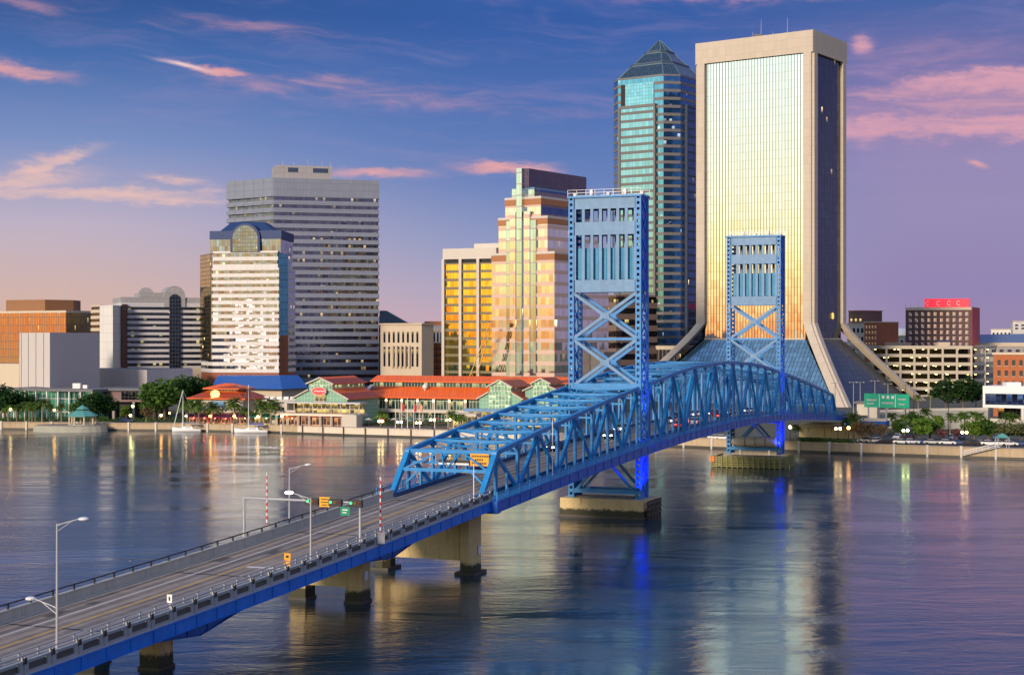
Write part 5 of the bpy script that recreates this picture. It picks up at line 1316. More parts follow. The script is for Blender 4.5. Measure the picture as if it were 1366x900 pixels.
m_ = MB(); m_.box((c_[0], c_[1] + 6, lv[-1] + 3.4), (6.6, 4.6, .6)); m_.build('stair_roof', M['mansard'], b)

p0, p1 = pt(1325, 566), pt(1420, 552); po = rect4(p0, p1, 20)
b = bldg('orange_brick_block', 'three-storey orange brick block with rows of arched dark windows', 'brick building', po)
m_ = MB(); m_.prism(po, LAND, hz(473, 562)); m_.build('wall', M['brick_or'], b)
windows(b, p0, p1, hz(519, 560), hz(477, 560), 9, 3, .44, .55, M['dark_glass'], .8, M['cream'])
m_ = MB(); m_.prism(inset(po, -.3), hz(473, 562), hz(470, 562)); m_.build('cornice', M['cream'], b)
p0, p1 = pt(1311, 530), pt(1420, 516); po = rect4(p0, p1, 14)
b = bldg('white_pavilion', 'low modern white pavilion with one long coloured window band and an open ground floor', 'pavilion', po)
m_ = MB(); m_.prism(po, hz(544, 526), hz(540, 526)); m_.prism(po, hz(525, 526), hz(515, 526)); slab_on(m_, p0, lerp2(p0, p1, .03), hz(540, 526), hz(525, 526), .0, 3); m_.build('wall', M['white'], b)
m_ = MB(); m_.prism(inset(po, .5), hz(541, 526), hz(524, 526), caps=False); m_.build('window_band', glass('pavilion_glass', (.10, .16, .36), 1.8, 4, .05, .02, lit=.35, litcol=(.12, .25, .6), lite=.25, jitter=.03, seed=63), b)
m_ = MB(); m_.prism(inset(po, 4), LAND, hz(544, 526)); m_.build('ground_floor', glass('pavilion_ground', (.10, .08, .06), 2, 4, .05, .02, lit=.25, litcol=(1, .5, .1), lite=.6, seed=64), b)
for s in (.01, .5, .99): c_ = lerp2(p0, p1, s); m_ = MB(); m_.box((c_[0], c_[1] + .7, (LAND + hz(544, 526)) / 2), (.8, .8, hz(544, 526) - LAND)); m_.build('column', M['white'], b)
m_ = MB(); c_ = lerp2(p0, p1, .42); m_.box((c_[0], c_[1] + 5, hz(513, 526)), (5, 4, 1.6)); m_.build('plant_room', M['white'], b)

def smallblock(name, label, x0, x1, yt, Z, wm, nx, nz, wmat='dark_glass', dep=16, cat='office building', yb=500, cop=None, tilt=8):
    p0, p1 = pt(x0, Z + tilt), pt(x1, Z); po = rect4(p0, p1, dep)
    b = bldg(name, label, cat, po)
    m_ = MB(); m_.prism(po, LAND, hz(yt, Z)); m_.build('wall', wm, b)
    if nx: windows(b, p0, p1, hz(yb, Z), hz(yt + 2.5, Z), nx, nz, .5, .55, M[wmat], .5)
    m_ = MB(); m_.prism(inset(po, -.25), hz(yt, Z), hz(yt - 1.2, Z)); m_.build('coping', cop or M['cream'], b)
    return b
smallblock('old_loft', 'narrow old white loft with a dark top storey behind the flared tower', 1130, 1154, 432, 852, surf('loft_white', (.5, .48, .45), .8), 4, 3, yb=470)
smallblock('loft_top', 'dark rooftop storey with red trim on the narrow white loft', 1132, 1152, 415, 858, surf('loft_dark', (.16, .09, .08), .8), 3, 1, yb=432, cop=M['brick'])
smallblock('brown_loft', 'brown brick loft with pale window bars next to the narrow white loft', 1153, 1171, 430, 842, M['brick'], 4, 5, 'pale_win', yb=470)
smallblock('rooftop_house', 'small white rooftop block between the brown loft and the red hotel', 1176, 1207, 449, 900, M['white_clad'], 5, 1, yb=462)
b = bldg('white_dome_hall', 'pale hall with a shallow white dome just behind the red hotel', 'hall', [pt(1186, 960), pt(1212, 950)])
m_ = MB(); m_.prism(rect4(pt(1186, 960), pt(1214, 950), 20), LAND, hz(447, 955)); m_.build('wall', M['cream'], b)
m_ = MB(); m_.sphere((px(1204, 960), 960, hz(447, 955)), 6.2, 14, 8, sz=.75); m_.build('dome', M['white'], b, True)
smallblock('long_grey_block', 'long grey block under a blue-grey roof behind the orange brick building', 1308, 1440, 462, 830, surf('grey_render', (.30, .28, .27), .8), 12, 1, yb=472, dep=30)
b = bldg('blue_roof_terminal', 'wide building with a pale blue sloping roof at the picture edge', 'terminal', [pt(1330, 900), pt(1440, 890)])
p0, p1 = pt(1308, 906), pt(1450, 890)
m_ = MB(); m_.prism(rect4(p0, p1, 30), LAND, hz(457, 900)); m_.build('wall', M['cream'], b)
m_ = MB(); m_.loft([[(p0[0], p0[1], hz(457, 900)), (p1[0], p1[1], hz(457, 900)), (p1[0], p1[1] + 30, hz(457, 900)), (p0[0], p0[1] + 30, hz(457, 900))], [(p0[0] + 4, p0[1] + 12, hz(446, 910)), (p1[0], p1[1] + 12, hz(444, 910)), (p1[0], p1[1] + 18, hz(444, 910)), (p0[0] + 4, p0[1] + 18, hz(446, 910))]]); m_.build('roof', surf('slate_blue_roof', (.12, .17, .30), .5, .2, var=.15), b)
smallblock('white_hospital', 'distant stepped white block rising over the pale blue roof', 1351, 1420, 429, 1150, M['white_clad'], 8, 2, yb=440)
smallblock('distant_white_house', 'tiny distant white block beside the stepped white one', 1322, 1350, 440, 1300, M['white_clad'], 5, 1, yb=447)
smallblock('tan_terrace', 'tan terrace with small windows between the garage and the brown loft', 1168, 1200, 458, 840, M['cream'], 6, 1, yb=466)
# yellow crane boom leaning behind the market
b = thing('crane', 'yellow lattice crane boom leaning in front of the gold office', 'crane', (px(632, 575), 575, LAND))
m_ = MB(); a, e = Vector((px(630, 575), 575, hz(505, 575))), Vector((px(655, 572), 572, hz(431, 572)))
d_ = (e - a).normalized(); s1 = d_.cross(Vector((0, 1, 0))).normalized(); s2 = Vector((0, 1, 0))
cor = [(1, 1), (1, -1), (-1, -1), (-1, 1)]
for i, j in cor: m_.beam(a + s1 * i * 1.2 + s2 * j * .9, e + s1 * i * .5 + s2 * j * .4, .26, .26)
n_ = 12
for k in range(n_):
    f0, f1 = k / n_, (k + 1) / n_; w0_, w1_ = 1.2 - .7 * f0, 1.2 - .7 * f1
    for sg_ in (-1, 1):
        m_.beam(a.lerp(e, f0) + s1 * w0_ * (1 if k % 2 else -1) + s2 * .8 * sg_, a.lerp(e, f1) + s1 * w1_ * (-1 if k % 2 else 1) + s2 * .8 * sg_, .16, .16)
m_.build('lattice_boom', surf('crane_yellow', (.62, .33, .05), .5, var=.15), b)
m_ = MB(); m_.box((a.x - .5, a.y + 1, LAND + 2.0), (4, 5, 2.6)); m_.build('cab', surf('crane_cab', (.6, .3, .04), .5), b)
m_ = MB(); m_.box((a.x - .5, a.y + 1, LAND + .4), (5, 6, .8)); m_.build('crawler_base', M['black'], b)

# ------------------------------------------------------------------ waterfront
M['seawall'] = surf('seawall_concrete', (.44, .34, .22), .8, var=.35, scale=.5, streak=True)
M['seawall_white'] = surf('pale_seawall', (.66, .57, .46), .75, var=.2, scale=.6, streak=True)
M['wood'] = surf('timber_pile', (.10, .075, .05), .85, var=.4)
def wall_seg(name, label, pts, mat, z1=LAND + .1, pil=6.5, pm=None, cap=None):
    q = pts; t_ = thing(name, label, 'seawall', (q[0][0], q[0][1], 0))
    m_ = MB()
    for a, b in zip(q[:-1], q[1:]): m_.hexa([(a[0], a[1], -2), (b[0], b[1], -2), (b[0], b[1] + 1.6, -2), (a[0], a[1] + 1.6, -2), (a[0], a[1], z1), (b[0], b[1], z1), (b[0], b[1] + 1.6, z1), (a[0], a[1] + 1.6, z1)])
    m_.build('wall', mat, t_)
    m_ = MB()
    for a, b in zip(q[:-1], q[1:]): m_.hexa([(a[0], a[1] - .35, -2), (b[0], b[1] - .35, -2), (b[0], b[1] - .01, -2), (a[0], a[1] - .01, -2), (a[0], a[1] - .35, .55), (b[0], b[1] - .35, .55), (b[0], b[1] - .01, .55), (a[0], a[1] - .01, .55)])
    m_.build('waterline_ledge', M['wet'], t_)
    m_ = MB()
    for a, b in zip(q[:-1], q[1:]): m_.hexa([(a[0], a[1] - .18, z1), (b[0], b[1] - .18, z1), (b[0], b[1] + 1.7, z1), (a[0], a[1] + 1.7, z1), (a[0], a[1] - .18, z1 + .2), (b[0], b[1] - .18, z1 + .2), (b[0], b[1] + 1.7, z1 + .2), (a[0], a[1] + 1.7, z1 + .2)])
    m_.build('coping', cap or mat, t_)
    carry = 2.0
    for a, b in zip(q[:-1], q[1:]):
        L = math.hypot(b[0] - a[0], b[1] - a[1]); s = carry
        while s < L:
            c_ = lerp2(a, b, s / L); m_ = MB()
            if pm: m_.tube((c_[0], c_[1] - .5, -1), (c_[0], c_[1] - .5, z1 + .5), .17, n=6); m_.build('fender_pile', pm, t_)
            else: m_.box((c_[0], c_[1] - .2, (z1 + .35) / 2), (.55, .5, z1 + .35)); m_.box((c_[0], c_[1] - .2, z1 + .4), (.7, .65, .14)); m_.build('pilaster', M['white_post'], t_)
            s += pil
        carry = s - L
    return t_
M['white_post'] = surf('pale_post', (.66, .62, .55), .7, var=.1)
def run(x0, x1): return [(x0, sh(x0))] + [p for p in SHORE if x0 < p[0] < x1] + [(x1, sh(x1))]
wall_seg('seawall', 'tan seawall with pale posts along the park around the gazebo and sailboats', run(-420, -68), M['seawall'], pil=9)
wall_seg('seawall', 'pale curved seawall with dark timber piles below the market terrace', run(-68, 2), M['seawall_white'], pil=8, pm=M['wood'])
wall_seg('seawall', 'tan lamp-lit seawall with pale posts from the lift bridge to the parking lot', run(2, 330), M['seawall'], z1=LAND + .3, pil=8.5)
tag(strip(13.05, 34, LAND - .4, LAND + .03, 0, 3).build('park_lawn', M['lawn']), kind='structure')
mb = MB()
M['plaza'] = surf('plaza_brick', (.13, .085, .065), .85, var=.35, scale=.6)
mb.poly([(-63, sh(-63) + 13, LAND + .028), (-8, sh(-8) + 13, LAND + .028), (-8, 540, LAND + .028), (-63, 540, LAND + .028)]); tag(mb.build('market_plaza', M['plaza']), kind='structure')
mb = MB()
pk = [(83, sh(83) + 14), (127, sh(127) + 14), (300, sh(300) + 14), (300, 420), (127, 440), (83, 452)]
mb.poly([(x, y, LAND + .03) for x, y in pk]); tag(mb.build('parking_lot', M['asphalt']), kind='structure')

# gazebo on its round apron
ix, iy = px(108, 524), 511.5
mb = MB(); n_ = 28; ring_ = [(ix + 11.6 * math.cos(2 * math.pi * i / n_), iy + 6.5 * math.sin(2 * math.pi * i / n_)) for i in range(n_)]
t_ = thing('gazebo_apron', 'rounded pale stone platform jutting into the river under the gazebo', 'platform', (ix, iy, 0))
mb.loft([[(ix + (x - ix) * 1.06, iy + (y - iy) * 1.06, -1) for x, y in ring_], [(x, y, 1.9) for x, y in ring_]]); mb.build('base', surf('apron_stone', (.34, .34, .28), .8, var=.3), t_)
mb = MB(); mb.prism([(ix + (x - ix) * .95, iy + (y - iy) * .95) for x, y in ring_], 1.9, 2.2); mb.build('top_step', M['paving'], t_)
gx, gy = px(109.5, 511), 511.5
t_ = thing('gazebo', 'open gazebo with a two-tier green metal roof on the river platform', 'gazebo', (gx, gy, 2.2))
M['verdigris'] = surf('green_metal_roof', (.10, .34, .29), .5, .2, var=.25)
def octr(r, z): return [(gx + r * math.cos(R(22.5 + 45 * i)), gy + r * math.sin(R(22.5 + 45 * i)), z) for i in range(8)]
mb = MB(); mb.loft([octr(5.0, 5.0), octr(5.0, 5.15), octr(1.9, 6.9)]); mb.build('roof', M['verdigris'], t_)
mb = MB(); mb.loft([octr(1.35, 6.8), octr(1.35, 7.3)]); mb.build('lantern', M['black'], t_)
mb = MB(); mb.loft([octr(2.1, 7.25), octr(2.1, 7.35), octr(.15, 8.5)]); mb.tube((gx, gy, 8.4), (gx, gy, 9.0), .08); mb.build('cupola_roof', M['verdigris'], t_)
for x, y, z in octr(4.1, 2.2): mb = MB(); mb.tube((x, y, 2.2), (x, y, 5.05), .3, n=8); mb.build('column', M['cream'], t_)
mb = MB(); mb.loft([octr(4.6, 2.2), octr(4.6, 2.45)]); mb.build('floor_step', M['conc'], t_)
mb = MB(); mb.loft([octr(4.3, 4.75), octr(4.3, 5.0)]); mb.build('ring_beam', M['cream'], t_)

# sailboats
def sailboat(x0, x1, xm, ytop, yw, label, cover, furl):
    Z = sh(px((x0 + x1) / 2, 505)) - 3.4; a, b = px(x0, Z), px(x1, Z); cx = (a + b) / 2; L = b - a
    t_ = thing('sailboat', label, 'sailboat', (cx, Z, 0), 'sailboats moored at the seawall')
    secs = []
    for s in (0, .06, .2, .45, .7, .9, 1.0):
        w_ = 1.45 * math.sin(math.pi * min(.08 + s * .72, 1)) ** .8; sheer = 1.35 - .45 * s + (.25 if s < .1 else 0)
        x = a + L * s
        secs.append([(x, Z - w_, sheer), (x, Z - w_ * .8, .35), (x, Z - w_ * .3, -.3), (x, Z + w_ * .3, -.3), (x, Z + w_ * .8, .35), (x, Z + w_, sheer)])
    m_ = MB(); m_.loft(secs); m_.build('hull', M['boat_white'], t_, True)
    m_ = MB(); m_.loft([[(a + L * .3, Z - .8, 1.1), (a + L * .3, Z + .8, 1.1), (a + L * .74, Z + .95, 1.0), (a + L * .74, Z - .95, 1.0)], [(a + L * .40, Z - .6, 1.75), (a + L * .40, Z + .6, 1.75), (a + L * .70, Z + .7, 1.8), (a + L * .70, Z - .7, 1.8)]]); cb = m_.build('cabin', M['boat_white'], t_)
    m_ = MB(); m_.box((a + L * .56, Z - .86, 1.45), (L * .2, .06, .2)); m_.build('porthole', M['black'], cb)
    m_ = MB(); mx_ = px(xm, Z); ht = hz(ytop, Z); m_.tube((mx_, Z, 1.0), (mx_, Z, ht), .13, .09, 8); m_.build('mast', M['white'], t_)
    m_ = MB(); m_.tube((mx_, Z, 2.7), (a + L * .93, Z, 2.6), .09, n=6); m_.build('boom', M['white'], t_)
    m_ = MB(); m_.tube((mx_ + .2, Z, 2.95), (a + L * .9, Z, 2.85), .26, .18, 8); m_.build('furled_sail', cover, t_)
    m_ = MB()
    for e in ((a + .1, Z, 1.5), (b - .1, Z, 1.1), (mx_, Z - 1.3, 1.2), (mx_, Z + 1.3, 1.2)): m_.tube((mx_, Z, ht - .1), e, .03, n=4)
    m_.build('rigging', M['galv'], t_)
    if furl: m_ = MB(); m_.tube((mx_ - .15, Z, ht - .6), (a + .5, Z, 2.0), .11, n=6); m_.build('furled_jib', M['white'], t_)
    m_ = MB(); m_.box((a + L * .82, Z, 2.25), (L * .2, 2.0, .1)); m_.build('bimini', cover, t_)
M['boat_white'] = surf('boat_gelcoat', (.78, .78, .80), .3, var=.04); M['canvas_blue'] = surf('blue_canvas', (.02, .05, .30), .8); M['canvas_grey'] = surf('grey_canvas', (.12, .13, .16), .8)
sailboat(230, 268, 244, 520, 578, 'white sailboat with furled jib and grey covers moored below the leafy trees', M['canvas_grey'], True)
sailboat(313, 357, 331.5, 513, 579, 'white sailboat with blue canvas moored before the orange-roofed restaurant', M['canvas_blue'], False)

# ------------------------------------------------------------------ vegetation
def leafmat(name, c1, c2):
    m, t = newmat(name)
    g = t.node('ShaderNodeNewGeometry'); oi = t.node('ShaderNodeObjectInfo')
    n = t.noise(g.outputs['Position'], .45, 3, .6)
    k = t.math('ADD', t.math('MULTIPLY', n, 1.2), t.math('MULTIPLY', t.math('SUBTRACT', g.outputs['Random Per Island'], .5), .55))
    c = t.ramp(k, [(.3, c1 + (1,)), (.85, c2 + (1,))])
    c = t.vmath('SCALE', c, None, scale=t.math('ADD', .8, t.math('MULTIPLY', oi.outputs['Random'], .4)))
    d = t.node('ShaderNodeBsdfDiffuse'); t.put(d.inputs[0], c); tr = t.node('ShaderNodeBsdfTranslucent'); t.put(tr.inputs[0], c)
    mx = t.node('ShaderNodeMixShader'); mx.inputs[0].default_value = .25; t.l.new(d.outputs[0], mx.inputs[1]); t.l.new(tr.outputs[0], mx.inputs[2])
    finish(t, mx.outputs[0]); return m
M['leaf'] = leafmat('oak_leaves', (.030, .075, .018), (.11, .21, .045)); M['leaf_lit'] = leafmat('fresh_leaves', (.05, .12, .02), (.20, .32, .05))
M['leaf_dry'] = leafmat('dry_leaves', (.10, .075, .04), (.24, .17, .09)); M['leaf_dark'] = leafmat('dark_leaves', (.012, .04, .018), (.045, .10, .03))
M['leaf_olive'] = leafmat('olive_leaves', (.06, .085, .035), (.17, .18, .08)); M['leaf_pink'] = leafmat('pink_blossom', (.14, .06, .07), (.34, .17, .17))
M['frond'] = leafmat('palm_fronds', (.03, .075, .015), (.14, .22, .05)); M['bark'] = surf('bark', (.13, .10, .075), .9, var=.3); M['palm_bark'] = surf('palm_bark', (.22, .19, .15), .9, var=.3)
def crown_mesh(m_, c, rx, ry, rz, n, leaf, rnd):
    cl = []
    nb = max(5, int(9 * rx))
    for _ in range(min(nb, 34)):
        while True:
            p = Vector((rnd.uniform(-1, 1), rnd.uniform(-1, 1), rnd.uniform(-.75, 1)))
            if p.length < 1: break
        cl.append((p * .72, rnd.uniform(.20, .42)))
    for _ in range(n):
        p, r_ = rnd.choice(cl)
        q = Vector((rnd.gauss(0, 1), rnd.gauss(0, 1), rnd.gauss(0, 1))).normalized() * r_ * rnd.uniform(.6, 1.08)
        v = p + q; v = Vector((c[0] + v.x * rx, c[1] + v.y * ry, c[2] + v.z * rz))
        a = Vector((rnd.uniform(-1, 1), rnd.uniform(-1, 1), rnd.uniform(-.6, .6))).normalized(); b_ = a.cross(Vector((rnd.uniform(-1, 1), rnd.uniform(-1, 1), rnd.uniform(-1, 1)))).normalized()
        s = leaf * rnd.uniform(.6, 1.3)
        m_.poly([v - a * s, v + b_ * s * .55, v + a * s, v - b_ * s * .55])
def tree_proto(name, h, w_, leafm, rnd, n=1500, base=.28, leaf=.42, trunkr=.3):
    t_ = thing(name, 'tree', 'tree', (0, 0, 0))
    m_ = MB(); m_.tube((0, 0, -.3), (w_ * .03, 0, h * .5), trunkr, trunkr * .5, 7)
    for i in range(5):
        a = 2 * math.pi * i / 5 + rnd.random(); m_.tube((w_ * .02, 0, h * (.26 + .05 * i)), (math.cos(a) * w_ * .3, math.sin(a) * w_ * .3, h * (.55 + .07 * i)), trunkr * .45, trunkr * .12, 5)
    m_.build('trunk', M['bark'], t_)
    m_ = MB(); crown_mesh(m_, (0, 0, h * (base + 1) / 2), w_ / 2, w_ / 2, h * (1 - base) / 2, n, leaf, rnd); m_.build('crown', leafm, t_)
    return t_
rnd = random.Random(3)
def palm_proto(h, rnd, r_=2.0, nfr=40):
    t_ = thing('palm_tree', 'palm', 'palm tree', (0, 0, 0))
    m_ = MB(); x = 0
    for k in range(5): m_.tube((x, 0, h * k / 5 - (.2 if k == 0 else 0)), (x + .06, 0, h * (k + 1) / 5), .22 - .012 * k, .21 - .012 * k, 7); x += .06
    m_.build('trunk', M['palm_bark'], t_)
    m_ = MB()
    for i in range(nfr):
        a = 2 * math.pi * i / nfr * 2.4 + rnd.random() * .3; up = rnd.uniform(-.35, 1.15)
        ln_ = 0; d = Vector((math.cos(a) * math.cos(up), math.sin(a) * math.cos(up), math.sin(up))); s = Vector((-math.sin(a), math.cos(a), 0))
        p = Vector((x, 0, h)); ln = r_ * rnd.uniform(.8, 1.1); prev = None
        for k in range(6):
            f = k / 5; c_ = p + d * ln * f - Vector((0, 0, 1)) * (ln * .55 * f * f); w2 = .34 * (math.sin(math.pi * min(1, .12 + f * .85))) * r_ / 2
            cur = (c_ - s * w2 - Vector((0, 0, .18 * w2 * 3)), c_, c_ + s * w2 - Vector((0, 0, .18 * w2 * 3)))
            if prev:
                for (j0, j1) in ((0, 1), (1, 2)):
                    A_, B_, C_, D_ = prev[j0], prev[j1], cur[j1], cur[j0]
                    # leaflets: slits between them
                    m_.poly([A_.lerp(B_, .0), B_, B_.lerp(C_, .62), A_.lerp(D_, .62)])
            prev = cur
    m_.build('crown', M['frond'], t_)
    return t_
TREES = {}
for key, nm, h, w_, lm, n, base, leaf in (('oak', 'shade_tree', 9, 10, 'leaf', 2600, .22, .42), ('oak2', 'shade_tree', 10, 9, 'leaf_dark', 2400, .2, .42), ('small', 'small_tree', 6, 6, 'leaf_lit', 1500, .25, .32),
                                          ('small2', 'small_tree', 6, 6.5, 'leaf', 1500, .28, .32), ('dry', 'bare_tree', 6, 5, 'leaf_dry', 900, .3, .26), ('olive', 'small_tree', 6.5, 6.5, 'leaf_olive', 1500, .25, .3), ('pink', 'flowering_tree', 5, 5, 'leaf_pink', 900, .3, .26)):
    TREES[key] = [nm, h, tree_proto(nm, h, w_, M[lm], rnd, n, base, leaf), False]
PALMS = [[h, palm_proto(h, rnd, r_), False] for h, r_ in ((5.0, 2.5), (6.2, 2.7), (4.2, 2.7))]
def plant(key, xp, yb, hpx, label, group, wide=1.0, z=LAND):
    x, Z, _ = ground(xp, yb, z); H = hpx / F * Z
    nm, h, pr, used = TREES[key]; s = H / h
    if used: o = copy_tree(pr, (x, Z, z), rnd.uniform(0, 6.28), label)
    else: o = pr; TREES[key][3] = True; o.location = (x, Z, z); o['label'] = label
    o.scale = (s * wide, s * wide, s); o['group'] = group; return o
def palm(i, xp, yb, hpx, label, group, z=LAND):
    x, Z, _ = ground(xp, yb, z)
    if 'market' in group: Z = sh(px(xp, Z)) + 3.2; x = px(xp, Z)
    H = hpx / F * Z * 1.12; h, pr, used = PALMS[i]; s = H / (h + 1.2)
    if used: o = copy_tree(pr, (x, Z, z), rnd.uniform(0, 6.28), label)
    else: o = pr; PALMS[i][2] = True; o.location = (x, Z, z); o['label'] = label
    o.scale = (s, s, s); o['group'] = group; return o
W = 'trees along the west park'
for k, xp, yb, hp, wd, lab in (('oak2', 6, 561, 48, 1.3, 'dark leafy tree at the picture edge in front of the glass foyer'), ('oak2', 62, 557, 38, 1.7, 'dark round tree behind the row of park palms'),
                               ('oak', 86, 557, 38, 1.5, 'broad green tree between the park palms and the gazebo roof'), ('oak2', 122, 562, 40, 1.2, 'dark broad tree just behind the gazebo'), ('oak2', 143, 561, 34, 1.1, 'dark tree between the gazebo and the brown annex'),
                               ('oak', 24, 558, 36, 1.5, 'bushy green tree behind the first lamp-lit palms'), ('oak2', 43, 556, 32, 1.6, 'dark bushy tree directly behind the tight palm clump'),
                               ('oak', 106, 560, 30, 1.0, 'green tree whose crown shows over the gazebo roof'),
                               ('oak', 220, 560, 56, 1.2, 'big bright green tree nearest the first sailboat mast'), ('oak2', 246, 558, 56, 1.05, 'tall dark tree behind the first sailboat mast'), ('oak', 238, 553, 54, .9, 'tall green tree between the white podium and the orange-roofed restaurant'),
                               ('oak2', 268, 552, 50, 1.0, 'dark tree whose crown meets the blue roof'), ('oak', 205, 560, 36, 1.0, 'low green tree at the end of the brown annex'), ('small', 168, 562, 22, .9, 'small yellow-green tree lit by a lamp under the brown annex'),
                               ('dry', 195, 564, 24, 1.1, 'brown bare tree at the foot of the big green trees'), ('dry', 288, 560, 20, 1, 'brown bush beside the restaurant awnings'),
                               ('oak2', 352, 531, 22, 1.3, 'dark tree over the low white market roof, nearer the restaurant'), ('oak2', 377, 531, 22, 1.3, 'dark tree over the low white market roof, nearer the big gable'),
                               ('oak', 400, 506, 20, 1.4, 'green tree at the foot of the grey slab, beside the blue roof'), ('oak2', 424, 505, 19, 1.4, 'dark tree at the foot of the grey slab, behind the market gable'), ('oak', 446, 505, 18, 1.4, 'green tree at the foot of the grey slab, nearest the courthouse'),
                               ('oak2', 520, 499, 12, 1.6, 'low dark tree before the stone courthouse'), ('oak2', 546, 499, 11, 1.6, 'low dark tree before the grey office by the courthouse')):
    plant(k, xp, yb, hp, lab, W, wd)
for i, (j, xp, yb, hp) in enumerate(((1, 22, 563, 22), (0, 33, 564, 26), (1, 39, 564, 24), (0, 43, 563, 26), (1, 47, 563, 23), (0, 56, 564, 30), (1, 66, 562, 22), (0, 82, 563, 24), (0, 11, 563, 22))):
    palm(j, xp, yb, hp, ['palm with a bent crown in the park row, third from the edge', 'palm in the middle of the tight park clump, tall pale trunk', 'thin palm inside the tight park clump of four', 'palm in the park clump leaning over its neighbours', 'last palm of the tight park clump of four',
                         'tallest park palm standing alone right of the clump', 'short palm beside the lamp in the park row', 'park palm nearest the gazebo', 'palm beside the lit lamp at the picture edge'][i], 'palms in the west park')
palm(2, 182, 558, 30, 'wide palm in front of the brown annex openings', 'palms in the west park')
for i, (xp, yb, hp) in enumerate(((266, 562, 32), (282, 563, 28), (314, 563, 34), (347, 563, 32), (361, 563, 34), (250, 562, 30), (330, 558, 22), (508, 570, 24), (602, 572, 26), (616, 571, 22))):
    palm(2, xp, yb, hp, ['feathery palm with a red-lit trunk before the purple awnings', 'orange-lit palm between two lamps at the purple awnings', 'palm before the restaurant wall, halfway to the blue-canvas sailboat', 'palm with orange trunk before the teal awning', 'dark-trunked palm at the end of the teal awning',
                         'palm between the first sailboat mast and the red-lit palm', 'short palm behind the mast of the blue-canvas sailboat', 'lamp-lit palm beside the market stairs', 'palm on the market terrace nearest the bridge truss', 'smaller palm by the white kiosk near the bridge truss'][i], 'palms along the market')
E = 'trees by the east parking lot'
for k, xp, yb, hp, wd, lab in (('oak2', 1262, 548, 44, 1.1, 'dark tree in front of the parking garage, nearest the flared tower'), ('oak2', 1285, 548, 46, 1.15, 'dark tree in the middle of the garage front'), ('oak2', 1302, 545, 36, .8, 'dark tree at the corner of the garage beside the white pavilion'),
                               ('small', 1227, 590, 34, 1.25, 'bright green round tree between the two riverside lamps, nearest the bridge'), ('small2', 1240, 588, 31, 1.25, 'darker round tree close behind the bright green one'), ('small', 1300, 591, 31, 1.35, 'bright green tree behind the second double lamp'), ('small2', 1318, 591, 33, 1.35, 'rounded tree over the parked cars, beside the bright green tree'),
                               ('olive', 1344, 592, 32, 1.3, 'pale olive tree near the green canopy on the quay'), ('olive', 1362, 592, 31, 1.3, 'grey-green tree at the picture edge over the parked cars'), ('dry', 1146, 592, 34, .9, 'tall bare brown tree beside the end of the blue girder'), ('dry', 1161, 591, 32, .9, 'bare tree under the blue girder, second from the bridge'),
                               ('dry', 1176, 591, 30, .8, 'bare tree under the blue girder nearest the parking lot'), ('pink', 1256, 589, 18, 1.2, 'low pinkish tree behind the parked cars between green trees'), ('pink', 1276, 588, 17, 1.2, 'low pinkish tree beside the second double lamp'), ('small2', 1219, 580, 32, .9, 'green tree rising in front of the ramp beside tall lamps'),
                               ('small', 1250, 580, 28, .9, 'small bright tree on the bank below the ramp'), ('small2', 1199, 584, 25, .9, 'small tree at the end of the ramp wall')):
    plant(k, xp, yb, hp, lab, E, wd)
for i, (xp, yb, hp) in enumerate(((1139, 588, 36), (1190, 580, 28), (1204, 582, 28), (1233, 578, 32), (1267, 579, 27), (1283, 580, 28), (1287, 577, 27), (1297, 578, 28), (1308, 578, 27), (1340, 579, 27), (1348, 578, 27), (1356, 579, 25), (1061, 589, 22), (1241, 545, 20), (1225, 545, 18))):
    palm(i % 2 if i else 2, xp, yb, hp, ['tall palm where the truss meets the blue approach girder', 'palm on the bank below the green highway sign', 'palm on the bank between the sign and the tall lamps', 'palm at the foot of the parking ramp', 'palm in the middle of the ramp bank', 'palm just left of the trio below the white pavilion', 'first of three palms before the white pavilion',
                                         'middle one of three palms before the white pavilion', 'last of three palms before the white pavilion', 'palm under the white pavilion, leftmost of the edge group', 'palm under the white pavilion, middle of the edge group', 'palm at the picture edge under the white pavilion', 'palm on the quay beside the far tower pier', 'slim palm before the dark garage trees', 'slim palm before the garage near the flared tower'][i], 'palms by the east ramps')
# low planting along the bank (uncountable)
mb = MB(); r3 = random.Random(5)
def scrub(m_, x0, x1, y0, n, hgt, dep):
    for _ in range(n):
        xp = r3.uniform(x0, x1); X, Z, _z = ground(xp, y0(xp)); Z += r3.uniform(0, dep); v = Vector((X + r3.uniform(-.4, .4), Z, LAND + r3.random() ** 1.6 * hgt))
        a = Vector((r3.uniform(-1, 1), r3.uniform(-1, 1), r3.uniform(-.7, .7))).normalized(); b_ = a.cross(Vector((r3.uniform(-1, 1), r3.uniform(-1, 1), 1))).normalized(); s = r3.uniform(.16, .36)
        m_.poly([v - a * s, v + b_ * s * .6, v + a * s, v - b_ * s * .6])
scrub(mb, 1066, 1140, lambda x: 592 + (x - 1066) * .02, 1500, 1.5, 2); scrub(mb, 1185, 1400, lambda x: 579, 1800, 1.3, 3); scrub(mb, -20, 145, lambda x: 562, 2200, 1.6, 3); scrub(mb, 150, 262, lambda x: 563, 1100, 1.6, 3)
scrub(mb, 486, 606, lambda x: 567.5, 1300, 1.5, 1.2)
tag(mb.build('shrubbery', M['leaf']), 'low green shrubs along the riverbank below trees and ramps', 'shrubs', kind='stuff')
mb = MB()
